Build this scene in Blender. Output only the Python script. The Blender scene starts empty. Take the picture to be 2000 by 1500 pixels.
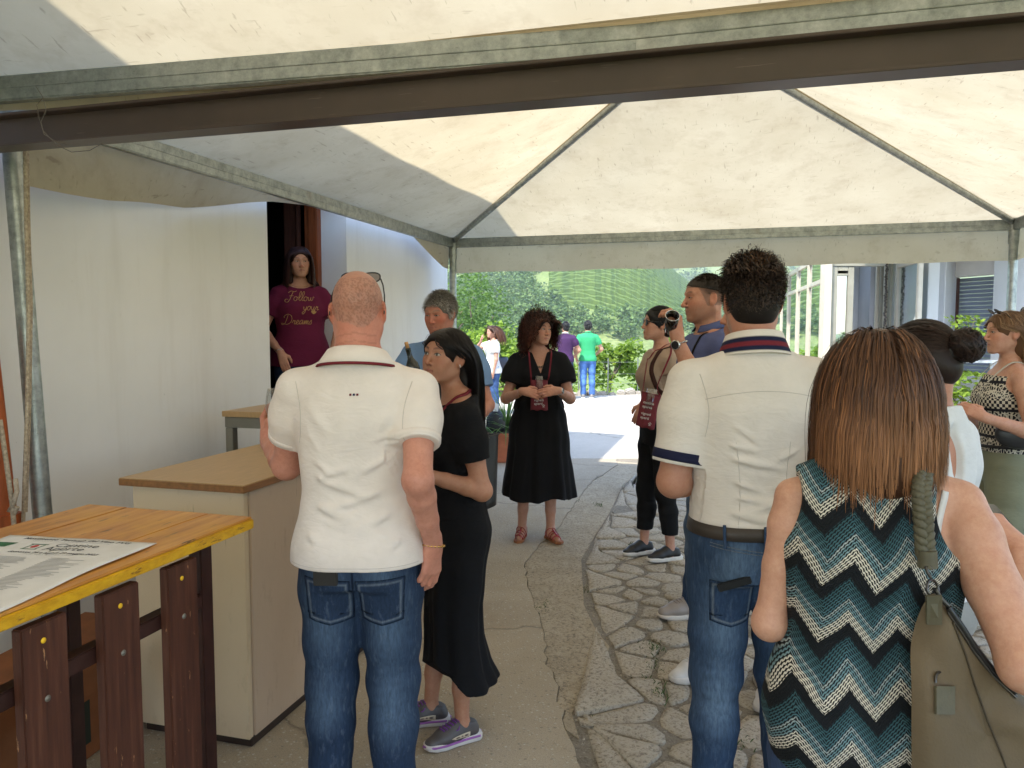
import bpy, bmesh, math, random
import numpy as np
from mathutils import Vector, Matrix, Euler
from mathutils.bvhtree import BVHTree

SC = bpy.context.scene
COL = SC.collection
RAD = math.radians

# ------------------------------------------------------------------ camera
FPX, CX, CY, YH, CAMZ = 1505.0, 1000.0, 750.0, 645.0, 1.56
PITCH = math.atan((CY - YH) / FPX)
cam_d = bpy.data.cameras.new('camera')
cam_d.sensor_fit = 'HORIZONTAL'; cam_d.sensor_width = 36.0
cam_d.lens = 36.0 * FPX / 2000.0
cam_d.clip_start = 0.05; cam_d.clip_end = 4000
cam = bpy.data.objects.new('camera', cam_d); COL.objects.link(cam)
cam.location = (0, 0, CAMZ); cam.rotation_euler = (math.pi/2 - PITCH, 0, 0)
SC.camera = cam

# ------------------------------------------------------------------ sky, sun, exposure
P_, D_ = (0.9615, -0.275), (0.275, 0.9615)     # the courtyard's own axes: p = to the right, d = away along the house wall
SUN_P, SUN_D = 0.23, 0.61                        # drift of a shadow per metre of drop
sx = SUN_P*P_[0] + SUN_D*D_[0]; sy = SUN_P*P_[1] + SUN_D*D_[1]
sun_dir = Vector((sx, sy, -1)).normalized()      # direction the light travels
world = bpy.data.worlds.new('World'); SC.world = world; world.use_nodes = True
wn = world.node_tree.nodes; wl = world.node_tree.links
sky = wn.new('ShaderNodeTexSky'); sky.sky_type = 'NISHITA'; sky.sun_disc = False
sky.sun_elevation = math.asin(-sun_dir.z)
sky.sun_rotation = math.atan2(-sun_dir.x, -sun_dir.y)
wn['Background'].inputs['Strength'].default_value = 0.15
wl.new(sky.outputs[0], wn['Background'].inputs['Color'])
sun_d = bpy.data.lights.new('sun', 'SUN'); sun_d.energy = 2.1; sun_d.angle = RAD(0.53); sun_d.color = (1, .955, .88)
sun = bpy.data.objects.new('sun', sun_d); COL.objects.link(sun)
sun.rotation_euler = sun_dir.to_track_quat('-Z', 'Y').to_euler(); sun.location = (0, 0, 30)
SC.view_settings.view_transform = 'Standard'; SC.view_settings.look = 'None'
SC.view_settings.exposure = 2.22; SC.view_settings.gamma = 1.0
SC.view_settings.use_curve_mapping = False
SC.cycles.max_bounces = 8; SC.cycles.diffuse_bounces = 5; SC.cycles.transmission_bounces = 6
SC.cycles.transparent_max_bounces = 8; SC.cycles.glossy_bounces = 3
SC.cycles.use_denoising = True
SC.cycles.sample_clamp_indirect = 6.0
SC.cycles.caustics_reflective = False; SC.cycles.caustics_refractive = False

# ------------------------------------------------------------------ helpers
def ray(x, y):
    u = (x - CX)/FPX; v = (CY - y)/FPX
    c, s = math.cos(PITCH), math.sin(PITCH)
    return Vector((u, c + v*s, -s + v*c))
def at(x, y, Y):                       # point seen at photo pixel (x, y) at forward distance Y
    r = ray(x, y); return Vector((0, 0, CAMZ)) + r*(Y/r.y)
def on_z(x, y, z=0.0):                 # point seen at photo pixel on a level plane
    r = ray(x, y); return Vector((0, 0, CAMZ)) + r*((z - CAMZ)/r.z)
def pd(p, d, z=0.0):
    return Vector((p*P_[0] + d*D_[0], p*P_[1] + d*D_[1], z))
def to_pd(v): return (v.x*P_[0]+v.y*P_[1], v.x*D_[0]+v.y*D_[1])
YAW = math.atan2(P_[1], P_[0])         # turns (p, d, z) meshes into the world

class MB:
    """collects faces of one mesh"""
    def __init__(s): s.v = []; s.f = []; s.sm = []
    def add(s, vs, fs, smooth=False):
        b = len(s.v); s.v += [tuple(v) for v in vs]
        s.f += [tuple(i+b for i in f) for f in fs]; s.sm += [smooth]*len(fs); return s
    def box(s, a, b, m=None):
        x0,y0,z0 = a; x1,y1,z1 = b
        vs = [Vector(c) for c in ((x0,y0,z0),(x1,y0,z0),(x1,y1,z0),(x0,y1,z0),(x0,y0,z1),(x1,y0,z1),(x1,y1,z1),(x0,y1,z1))]
        if m is not None: vs = [m @ v for v in vs]
        return s.add(vs, [(0,3,2,1),(4,5,6,7),(0,1,5,4),(1,2,6,5),(2,3,7,6),(3,0,4,7)])
    def bevbox(s, a, b, r=0.005, m=None):
        bm = bmesh.new(); bmesh.ops.create_cube(bm, size=1)
        for v in bm.verts:
            v.co = Vector([(a[i]+b[i])/2 + v.co[i]*(b[i]-a[i]) for i in range(3)])
        bmesh.ops.bevel(bm, geom=bm.edges[:], offset=r, segments=2, affect='EDGES')
        vs = [m @ v.co if m is not None else v.co.copy() for v in bm.verts]
        fs = [[v.index for v in f.verts] for f in bm.faces]; bm.free()
        return s.add(vs, fs)
    def tube(s, pts, r, n=10, caps=True, smooth=True, closed=False):
        pts = [Vector(p) for p in pts]; k = len(pts)
        rs = r if hasattr(r, '__len__') else [r]*k
        vs = []; fs = []; up = None
        for i, p in enumerate(pts):
            if closed: t = pts[(i+1) % k] - pts[i-1]
            else: t = pts[min(i+1,k-1)] - pts[max(i-1,0)]
            t.normalize()
            if up is None:
                up = Vector((0,0,1)) if abs(t.z) < .9 else Vector((1,0,0))
            sd = t.cross(up); sd.normalize(); up = sd.cross(t); up.normalize()
            for j in range(n):
                a = 2*math.pi*j/n
                vs.append(p + sd*(math.cos(a)*rs[i]) + up*(math.sin(a)*rs[i]))
        m = k if closed else k-1
        for i in range(m):
            i2 = (i+1) % k
            for j in range(n):
                fs.append((i*n+j, i*n+(j+1)%n, i2*n+(j+1)%n, i2*n+j))
        s.add(vs, fs, smooth)
        if caps and not closed:
            s.add(vs[:n], [tuple(range(n))]); s.add(vs[-n:], [tuple(range(n-1,-1,-1))])
        return s
    def lathe(s, prof, n=24, m=None, smooth=True):
        vs = []; fs = []
        for (r, z) in prof:
            for j in range(n):
                a = 2*math.pi*j/n; v = Vector((r*math.cos(a), r*math.sin(a), z))
                vs.append(m @ v if m is not None else v)
        for i in range(len(prof)-1):
            for j in range(n):
                fs.append((i*n+j, i*n+(j+1)%n, (i+1)*n+(j+1)%n, (i+1)*n+j))
        return s.add(vs, fs, smooth)
    def prism(s, poly, z0, z1, m=None):
        n = len(poly)
        vs = [Vector((x,y,z0)) for x,y in poly] + [Vector((x,y,z1)) for x,y in poly]
        if m is not None: vs = [m @ v for v in vs]
        fs = [tuple(range(n-1,-1,-1)), tuple(range(n,2*n))] + [(i,(i+1)%n,(i+1)%n+n,i+n) for i in range(n)]
        return s.add(vs, fs)
    def grid(s, fn, nu, nv, smooth=True):
        vs = [fn(i/nu, j/nv) for j in range(nv+1) for i in range(nu+1)]
        fs = [(j*(nu+1)+i, j*(nu+1)+i+1, (j+1)*(nu+1)+i+1, (j+1)*(nu+1)+i) for j in range(nv) for i in range(nu)]
        return s.add(vs, fs, smooth)
    def mesh(s, name):
        me = bpy.data.meshes.new(name); me.from_pydata(s.v, [], s.f)
        me.polygons.foreach_set('use_smooth', s.sm); me.update(); return me
    def build(s, name, mat=None, parent=None, **kw):
        return link(name, s.mesh(name), mat, parent, **kw)

def link(name, me, mat=None, parent=None, loc=None, rot=None, label=None, cat=None, group=None, kind=None):
    o = bpy.data.objects.new(name, me); COL.objects.link(o)
    if mat is not None and me is not None:
        me.materials.clear()
        for m_ in (mat if isinstance(mat, (list, tuple)) else [mat]): me.materials.append(m_)
    if parent is not None: o.parent = parent
    if loc is not None: o.location = loc
    if rot is not None: o.rotation_euler = rot
    return tag(o, label, cat, group, kind)
def tag(o, label=None, cat=None, group=None, kind=None):
    if label: o['label'] = label
    if cat: o['category'] = cat
    if group: o['group'] = group
    if kind: o['kind'] = kind
    return o
def thing(name, label, cat, loc=(0,0,0), rot=(0,0,0), group=None):
    return link(name, None, None, None, loc, rot, label, cat, group)
def np_mesh(name, V, F, smooth=True):
    V = np.asarray(V, np.float32); F = np.asarray(F, np.int32)
    me = bpy.data.meshes.new(name)
    me.vertices.add(len(V)); me.vertices.foreach_set('co', V.ravel())
    k = F.shape[1]
    me.loops.add(F.size); me.loops.foreach_set('vertex_index', F.ravel())
    me.polygons.add(len(F)); me.polygons.foreach_set('loop_start', np.arange(0, F.size, k, dtype=np.int32))
    me.polygons.foreach_set('use_smooth', np.full(len(F), smooth))
    me.update(calc_edges=True); me.validate(); return me

# ------------------------------------------------------------------ materials
class NT:
    def __init__(s, name):
        s.m = bpy.data.materials.new(name); s.m.use_nodes = True
        s.t = s.m.node_tree; s.n = s.t.nodes; s.b = s.n['Principled BSDF']; s.out = s.n['Material Output']
        s._tc = None
    def node(s, kind, **kw):
        x = s.n.new('ShaderNode'+kind)
        for k, v in kw.items():
            if hasattr(x, k): setattr(x, k, v)
            else: x.inputs[k].default_value = v
        return x
    def lk(s, a, b): s.t.links.new(a, b)
    def co(s, which='Object', scale=(1,1,1), rot=(0,0,0)):
        tc = s.node('TexCoord'); mp = s.node('Mapping'); mp.inputs['Scale'].default_value = scale; mp.inputs['Rotation'].default_value = rot
        s.lk(tc.outputs[which], mp.inputs[0]); return mp.outputs[0]
    def noise(s, co, scale, detail=4, rough=.55, dist=0):
        x = s.node('TexNoise'); x.inputs['Scale'].default_value = scale; x.inputs['Detail'].default_value = detail
        x.inputs['Roughness'].default_value = rough; x.inputs['Distortion'].default_value = dist
        s.lk(co, x.inputs['Vector']); return x.outputs['Fac']
    def ramp(s, fac, stops, interp='LINEAR'):
        x = s.node('ValToRGB'); x.color_ramp.interpolation = interp; e = x.color_ramp.elements
        while len(e) < len(stops): e.new(.5)
        for el, (p, c) in zip(e, stops):
            el.position = p; el.color = (c, c, c, 1) if not hasattr(c, '__len__') else (*c[:3], 1)
        s.lk(fac, x.inputs[0]); return x.outputs[0]
    def mix(s, fac, a, b, mode='MIX'):
        x = s.node('Mix'); x.data_type = 'RGBA'; x.blend_type = mode
        for v, i in ((fac, 0), (a, 6), (b, 7)):
            if hasattr(v, 'is_linked') or hasattr(v, 'links'): s.lk(v, x.inputs[i])
            elif i == 0: x.inputs[0].default_value = v
            else: x.inputs[i].default_value = (*v[:3], 1)
        return x.outputs[2]
    def math(s, op, a, b=0.0):
        x = s.node('Math'); x.operation = op
        for v, i in ((a, 0), (b, 1)):
            if hasattr(v, 'links'): s.lk(v, x.inputs[i])
            else: x.inputs[i].default_value = v
        return x.outputs[0]
    def bump(s, h, strength=.3, dist=.01):
        x = s.node('Bump'); x.inputs['Strength'].default_value = strength; x.inputs['Distance'].default_value = dist
        s.lk(h, x.inputs['Height']); s.lk(x.outputs[0], s.b.inputs['Normal']); return x.outputs[0]
    def col(s, c):
        if hasattr(c, 'links'): s.lk(c, s.b.inputs['Base Color'])
        else: s.b.inputs['Base Color'].default_value = (*c[:3], 1)
    def set(s, rough=.6, metal=0, spec=.5):
        s.b.inputs['Roughness'].default_value = rough; s.b.inputs['Metallic'].default_value = metal
        s.b.inputs['Specular IOR Level'].default_value = spec
def srgb(r, g, b):
    f = lambda c: (c/255/12.92) if c <= 10.3 else ((c/255+.055)/1.055)**2.4
    return (f(r), f(g), f(b))
MATS = {}
def mat(name, c, rough=.6, metal=0, spec=.4, var=.18, scale=8, bump=0, bscale=60, which='Object', stretch=(1,1,1)):
    """a plain surface with mottled colour and fine relief"""
    if name in MATS: return MATS[name]
    t = NT(name); t.set(rough, metal, spec)
    co = t.co(which, stretch)
    n = t.noise(co, scale, 5)
    a = tuple(max(0, x*(1-var)) for x in c); b = tuple(min(1, x*(1+var)) for x in c)
    t.col(t.ramp(n, [(.3, a), (.7, b)]))
    if bump: t.bump(t.noise(co, bscale, 3), bump, .004)
    MATS[name] = t.m; return t.m
# ================================================================== materials of the setting
def m_canvas():
    t = NT('canvas'); co = t.co('Object')
    big = t.noise(co, 1.6, 5, .6); 
    base = t.ramp(big, [(.3, (.465, .39, .255)), (.7, (.555, .48, .33))])
    st = t.noise(t.co('Object', (60, 9, 20), (0, 0, .5)), 1.0, 3, .5)
    st2 = t.noise(t.co('Object', (8, 50, 20), (0, 0, .4)), 1.0, 3, .5)
    sp = t.ramp(st, [(.66, 0), (.71, 1)]); sp2 = t.ramp(st2, [(.67, 0), (.73, 1)])
    blot = t.noise(co, 5, 4, .7); blotm = t.ramp(blot, [(.50, 0), (.75, .5)])
    c = t.mix(blotm, base, (.36, .28, .18)); c = t.mix(t.math('MULTIPLY', sp, .4), c, (.2, .15, .1))
    c = t.mix(t.math('MULTIPLY', sp2, .3), c, (.2, .15, .1))
    d = t.node('BsdfDiffuse'); tr = t.node('BsdfTranslucent'); mx = t.node('MixShader'); mx.inputs[0].default_value = .52
    t.lk(c, d.inputs[0]); t.lk(c, tr.inputs[0]); t.lk(d.outputs[0], mx.inputs[1]); t.lk(tr.outputs[0], mx.inputs[2])
    bp = t.node('Bump'); bp.inputs['Strength'].default_value = .25; bp.inputs['Distance'].default_value = .02
    t.lk(t.noise(co, 3, 4), bp.inputs['Height']); t.lk(bp.outputs[0], d.inputs['Normal'])
    t.lk(mx.outputs[0], t.out.inputs[0]); return t.m
CANVAS = m_canvas()
def m_galv():
    t = NT('galvanised'); t.set(.42, .75, .5); co = t.co('Object')
    a = t.noise(t.co('Object', (1, 1, 1)), 22, 6, .7); b = t.noise(co, 3, 3)
    c = t.ramp(a, [(.3, (.24, .26, .25)), (.55, (.38, .40, .385)), (.75, (.50, .52, .5))])
    c = t.mix(t.ramp(b, [(.62, 0), (.75, .5)]), c, (.22, .17, .12))
    sc = t.noise(t.co('Object', (9, 9, 60)), 5, 3); c = t.mix(t.ramp(sc, [(.66, 0), (.7, .5)]), c, (.11, .1, .09))
    t.col(c); t.lk(t.ramp(a, [(.3, .5), (.7, .34)]), t.b.inputs['Roughness']); t.bump(a, .12, .002); return t.m
GALV = m_galv()
def m_brownsteel():
    t = NT('brown_paint'); t.set(.42, 0, .5); co = t.co('Object')
    n = t.noise(co, 4, 4); c = t.ramp(n, [(.3, (.052, .033, .024)), (.7, (.072, .046, .034))])
    s = t.noise(t.co('Object', (3, 70, 70)), 2.2, 3, .6); c = t.mix(t.ramp(s, [(.70, 0), (.73, .7)]), c, (.15, .11, .09))
    t.col(c); t.bump(t.noise(co, 40, 3), .08, .002); return t.m
BROWN = m_brownsteel()
def m_render(name, a, b, stain=(.5, .46, .40)):
    t = NT(name); t.set(.85, 0, .2); co = t.co('Object')
    n = t.noise(co, 1.1, 6, .65); c = t.ramp(n, [(.3, a), (.7, b)])
    m = t.noise(co, 14, 4, .7); c = t.mix(t.ramp(m, [(.68, 0), (.82, .35)]), c, stain)
    st = t.noise(t.co('Object', (5, 5, .5)), 1.0, 5, .65); c = t.mix(t.ramp(st, [(.52, 0), (.75, .28)]), c, stain); c = t.mix(t.ramp(t.noise(co, 45, 4, .6), [(.70, 0), (.74, .5)]), c, tuple(x*.5 for x in stain))
    t.col(c); t.bump(t.math('ADD', t.noise(co, 160, 4, .7), t.math('MULTIPLY', t.noise(co, 3, 4), 4)), .16, .004); return t.m
PLASTER = m_render('white_plaster', (.69, .675, .655), (.76, .745, .725))
PLASTER2 = m_render('bluish_white_plaster', (.64, .65, .66), (.72, .73, .74))
PLASTER3 = m_render('grey_side_plaster', (.40, .40, .42), (.5, .5, .52), (.22, .2, .19))  # darker grey, for the side faces of the walls
SHADE = mat('painted_shade', (.012, .012, .013), .8)  # near-black colour stands in for unlit shade
def m_concrete(name='exposed_aggregate', k=1.0):
    t = NT(name); t.set(.88, 0, .3); co = t.co('Object')
    big = t.noise(co, .55, 6, .65, .3); c = t.ramp(big, [(.3, (.29, .235, .165)), (.5, (.40, .335, .24)), (.72, (.50, .43, .33))])
    if k != 1: c = t.mix(.45, c, (.62, .60, .55))
    v = t.node('TexVoronoi'); v.inputs['Scale'].default_value = 58; t.lk(co, v.inputs['Vector'])
    peb = t.ramp(v.outputs['Distance'], [(.12, 1), (.42, 0)])
    hs = t.node('SeparateColor'); t.lk(v.outputs['Color'], hs.inputs[0])
    few = t.ramp(hs.outputs[0], [(.35, 0), (.42, 1)])
    pm = t.math('MULTIPLY', peb, few)
    pc = t.ramp(hs.outputs[1], [(0, (.23, .2, .155)), (.5, (.44, .40, .32)), (1, (.6, .56, .46))])
    c = t.mix(t.math('MULTIPLY', pm, .95), c, pc)
    g = t.noise(co, 210, 3, .8); c = t.mix(t.ramp(g, [(.35, .45), (.55, 0)]), c, (.10, .09, .075))
    ck = t.node('TexVoronoi'); ck.feature = 'DISTANCE_TO_EDGE'; ck.inputs['Scale'].default_value = .42
    wob = t.node('TexNoise'); wob.inputs['Scale'].default_value = 3.2; wob.inputs['Detail'].default_value = 6
    t.lk(co, wob.inputs['Vector']); vm = t.node('VectorMath'); vm.operation = 'MULTIPLY_ADD'
    t.lk(wob.outputs['Color'], vm.inputs[0]); vm.inputs[1].default_value = (.35, .35, .1); t.lk(co, vm.inputs[2])
    t.lk(vm.outputs[0], ck.inputs['Vector'])
    crack = t.ramp(ck.outputs['Distance'], [(.0015, 1), (.005, 0)])
    c = t.mix(t.math('MULTIPLY', crack, .6), c, (.1, .09, .07))
    t.col(c)
    h = t.math('ADD', t.math('MULTIPLY', pm, .6), t.math('MULTIPLY', g, .8)); h = t.math('SUBTRACT', h, crack)
    t.bump(h, .7, .006); return t.m
CONCRETE = m_concrete()
SUNLIT = m_concrete('sunlit_terrace_concrete', 1.45)  # same concrete, its colour lightened to stand in for strong sunlight
def m_stone(name, a, b):
    t = NT(name); t.set(.82, 0, .3); co = t.co('Object')
    oi = t.node('ObjectInfo')
    n = t.noise(co, 5, 7, .72, .4); c = t.ramp(n, [(.28, a), (.72, b)])
    c = t.mix(t.math('MULTIPLY', oi.outputs['Random'], .45), c, (.40, .37, .31))
    f = t.noise(co, 55, 5, .75); c = t.mix(t.ramp(f, [(.36, .75), (.50, 0)]), c, (.11, .088, .06)); c = t.mix(t.ramp(t.noise(co, 2.2, 5, .7), [(.48, 0), (.75, .3)]), c, (.19, .15, .10))
    c = t.mix(t.ramp(t.noise(co, 110, 3, .6), [(.60, 0), (.70, .5)]), c, (.52, .49, .42))
    t.col(c); t.bump(t.math('ADD', f, t.math('MULTIPLY', n, 1.5)), .9, .016); return t.m
STONE = m_stone('flagstone', (.41, .345, .25), (.60, .525, .41))
MORTAR = m_stone('earthy_mortar', (.12, .095, .06), (.26, .21, .14))
WORN = m_stone('worn_mortar', (.35, .285, .19), (.49, .41, .29))

# ================================================================== ground and hills
def sm(a, b, x):
    t = np.clip((x-a)/(b-a), 0, 1); return t*t*(3-2*t)
def terrain_h(x, y):
    x = np.asarray(x, float); y = np.asarray(y, float)
    u = x/np.maximum(y, 20)
    z = np.full(np.broadcast(x, y).shape, -.06) - 1.6*sm(19.3, 24, y) - 12*sm(26, 75, y)
    crest = 50 - 34*sm(.115, .30, u) + 5*np.sin(u*17)
    h1 = (crest+14)*sm(85, 430, y)**.9*(1-sm(430, 640, y)*.75)
    h2 = 150*sm(520, 980, y)*(1+.1*np.sin(u*9))
    return z + h1 + h2 + 1.6*np.sin(x*.045+y*.02)*sm(60, 140, y) + 2.2*np.sin(x*.017-y*.031+1)*sm(80, 200, y)
def m_hill():
    t = NT('hillside_grass'); t.set(.95, 0, .1); co = t.co('Object')
    n = t.noise(co, .05, 6, .6); c = t.ramp(n, [(.3, (.13, .18, .055)), (.55, (.19, .235, .08)), (.75, (.27, .28, .13))])
    c = t.mix(t.ramp(t.noise(co, 1.2, 4), [(.4, .5), (.6, 0)]), c, (.05, .085, .025)); t.col(c); return t.m
xs = np.concatenate([-np.geomspace(900, 12, 50), np.linspace(-10, 10, 9), np.geomspace(12, 1000, 60)])
ys = np.concatenate([np.linspace(-300, 0, 8), np.linspace(4, 26, 16), np.geomspace(28, 1250, 120)])
X, Y = np.meshgrid(xs, ys); Zt = terrain_h(X, Y)
nx, ny = len(xs), len(ys)
idx = np.arange(nx*ny).reshape(ny, nx)
F = np.stack([idx[:-1, :-1], idx[:-1, 1:], idx[1:, 1:], idx[1:, :-1]], -1).reshape(-1, 4)
link('ground', np_mesh('ground', np.stack([X, Y, Zt], -1).reshape(-1, 3), F), m_hill(), kind='structure')

rnd = random.Random(4)
# --- paved yard: an aggregate slab to the left, old flagstones to the right, the sunny terrace behind
edge_px = [(1205, 908), (1156, 940), (1128, 975), (1090, 1030), (1050, 1066), (1025, 1100), (1028, 1140), (1050, 1195), (1062, 1260), (1085, 1340), (1112, 1440), (1138, 1510), (1150, 1620)]
edge = [on_z(*p) for p in edge_px]
edge = [Vector((edge[0].x+.05, 9.3, 0))] + edge + [Vector((.22, 1.5, 0)), Vector((.2, -3, 0))]
fine = []
for i in range(len(edge)-1):
    k = max(1, int((edge[i+1]-edge[i]).length/.07))
    for j in range(k):
        q = edge[i].lerp(edge[i+1], j/k); fine.append(Vector((q.x+rnd.gauss(0, .008), q.y, 0)))
fine.append(edge[-1])
def slab(name, poly, top, thick, m, **kw):
    ar = sum(p[0]*q[1]-q[0]*p[1] for p, q in zip(poly, poly[1:]+poly[:1]))
    if ar < 0: poly = poly[::-1]
    return MB().prism([(p[0], p[1]) for p in poly], top-thick, top).build(name, m, **kw)
slab('concrete_slab', [(-9, 9.3)] + [(p.x, p.y) for p in fine] + [(-9, -3)], 0.0, .04, CONCRETE, kind='structure')
yard = slab('stone_paving', [(0.1, 9.296), (9, 9.296), (9, -3), (.1, -3)], -.010, .03, MORTAR, kind='structure')
slab('terrace', [(-2.2, 9.3), (12, 9.3), (12, 18.6), (4.2, 19.0), (1.0, 18.3), (-2.2, 17.4)], .002, .06, SUNLIT, kind='structure')
# worn mortar strip between slab and stones
inner = [(1262, 905), (1215, 950), (1190, 1000), (1165, 1040), (1135, 1090), (1150, 1180), (1165, 1230), (1195, 1260), (1180, 1300), (1115, 1390), (1128, 1440)]
inn = [on_z(*p) for p in inner]
slab('worn_strip', [(p.x+.006, p.y) for p in fine if on_z(1128, 1440).y < p.y < 9.2] + [(p.x+rnd.gauss(0, .012), p.y) for p in reversed(inn)], -.006, .02, WORN, kind='structure')

# flagstones: cells of a jittered pattern, each a stone of its own
def cells(seeds, dom):
    out = []
    for i, s in enumerate(seeds):
        poly = [Vector(c) for c in dom]
        near = sorted(((s[0]-t[0])**2+(s[1]-t[1])**2, j) for j, t in enumerate(seeds) if j != i)[:18]
        for _, j in near:
            t = seeds[j]; mid = Vector(((s[0]+t[0])/2, (s[1]+t[1])/2)); nrm = Vector((t[0]-s[0], t[1]-s[1])).normalized()
            new = []
            for a, b in zip(poly, poly[1:]+poly[:1]):
                da = (a-mid).dot(nrm); db = (b-mid).dot(nrm)
                if da <= 0: new.append(a)
                if da*db < 0: new.append(a.lerp(b, da/(da-db)))
            poly = new
            if len(poly) < 3: break
        out.append(poly)
    return out
def left_of(y):      # where the stones begin
    pts = [(p.y, p.x) for p in inn] + [(1.0, .38)]
    pts.sort()
    ys_ = [a for a, _ in pts]; xs_ = [b for _, b in pts]
    return float(np.interp(y, ys_, xs_))
seeds = []
tries = 0
while tries < 9000:
    tries += 1
    y = rnd.uniform(1.6, 9.2); x = rnd.uniform(left_of(y)+.08, 3.3)
    rr = rnd.choice((.11, .20, .28, .34, .40))*(1 + (.35 if y > 6 else 0))
    if all((x-a)**2 + ((y-b)*.85)**2 > rr*rr for a, b in seeds): seeds.append((x, y))
polys = cells(seeds, [(-1, 1), (4, 1), (4, 10), (-1, 10)])
def stone_mesh(poly, c, i):
    area = 0
    pts = []
    r2 = random.Random(i)
    for a, b in zip(poly, poly[1:]+poly[:1]):
        L = (b-a).length; k = max(2, int(L/.055))
        for j in range(k):
            q = a.lerp(b, (j+.5*r2.random())/k); pts.append(q - c)
    gap = r2.uniform(.005, .016)
    pts2 = []
    for q in pts:
        L = q.length
        pts2.append(q*max(.4, (L-gap-abs(r2.gauss(0, .006)))/max(L, .01)))
    # soften corners
    for _ in range(1):
        pts2 = [pts2[k]*.8 + pts2[k-1]*.1 + pts2[(k+1) % len(pts2)]*.1 for k in range(len(pts2))]
    n = len(pts2); zt = r2.uniform(-.006, .005)
    tx, ty = r2.gauss(0, .018), r2.gauss(0, .018)
    vs = []
    for s_, z in ((1.0, -.03), (1.0, zt-.006), (.97, zt-.001), (.6, zt+.0005)):
        vs += [(q.x*s_, q.y*s_, z + (tx*q.x+ty*q.y if z > -.02 else 0) + (r2.gauss(0, .0012) if z > -.02 else 0)) for q in pts2]
    fs = [(r*n+k, r*n+(k+1) % n, (r+1)*n+(k+1) % n, (r+1)*n+k) for r in range(3) for k in range(n)]
    fs.append(tuple(range(3*n, 4*n)))
    me = bpy.data.meshes.new('stone'); me.from_pydata(vs, [], fs)
    me.polygons.foreach_set('use_smooth', [True]*len(fs)); return me
def seen(i):      # stones the viewer can see come first, the nearest of them largest
    x, y = seeds[i]; u = CX+FPX*x/y; return (0 if 1010 < u < 1530 and y > 2.6 else 1, y)
near_first = sorted(range(len(seeds)), key=seen); rest = MB()
for q, i in enumerate(near_first):
    poly = polys[i]
    if len(poly) < 3: continue
    poly = [Vector((max(v.x, left_of(v.y)+.012), min(v.y, 9.25))) for v in poly]
    c = sum(poly, Vector((0, 0)))/len(poly); me = stone_mesh(poly, c, i)
    if q < 290: link('stone', me, STONE, yard, (c.x, c.y, 0))
    else: rest.add([(v.co.x+c.x, v.co.y+c.y, v.co.z) for v in me.vertices], [tuple(f.vertices) for f in me.polygons], True); bpy.data.meshes.remove(me)
if rest.v: rest.build('outer_stones', STONE, yard, kind='stuff')
# pebbles caught in the joints (far too many to count) and tufts of weed
pb = MB(); r3 = random.Random(9)
for _ in range(2600):
    y = r3.uniform(1.7, 7); x = left_of(y) + abs(r3.gauss(0, .9)); s_ = r3.uniform(.004, .012)
    m_ = Matrix.Translation((x, y, -.013)) @ Euler((r3.random()*6, r3.random()*6, 0)).to_matrix().to_4x4()
    vs = [m_ @ Vector(v)*1 for v in ((s_, 0, 0), (-s_, 0, 0), (0, s_*.8, 0), (0, -s_*.8, 0), (0, 0, s_*.7), (0, 0, -s_*.7))]
    pb.add(vs, [(0, 2, 4), (2, 1, 4), (1, 3, 4), (3, 0, 4), (2, 0, 5), (1, 2, 5), (3, 1, 5), (0, 3, 5)], True)
pb.build('pebbles', mat('pebble', (.36, .32, .25), .8, var=.4, scale=30), label='small pebbles and grit in the joints between flagstones', cat='gravel', kind='stuff')
WEED = mat('weed', (.075, .12, .035), .7, var=.4, scale=40)
gr = MB()
for (px, py, n_, hh) in ((1170, 985, 40, .05), (1240, 1065, 40, .05), (1185, 1062, 20, .035), (1275, 1265, 60, .06), (1280, 1300, 30, .05), (1165, 1355, 50, .05), (1290, 1350, 50, .06), (1062, 1180, 30, .035), (1055, 1185, 20, .03), (1440, 1440, 30, .05), (1140, 1150, 15, .03), (1130, 975, 20, .03), (1255, 1330, 25, .04)):
    c = on_z(px, py)
    for _ in range(n_):
        a = r3.uniform(0, 6.28); b = c + Vector((r3.gauss(0, .026), r3.gauss(0, .045), -.01)); l = hh*r3.uniform(.2, .5)
        o_ = Vector((math.cos(a), math.sin(a), 0)); w = Vector((-o_.y, o_.x, 0))*.0022
        gr.add([b-w, b+w, b+o_*l*.35+w*.8+Vector((0, 0, l*.7)), b+o_*l*.8+Vector((0, 0, l))], [(0, 1, 2), (0, 2, 3)])
gr.build('weeds', WEED, label='small green weeds growing between the flagstones', cat='weeds', kind='stuff')

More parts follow.
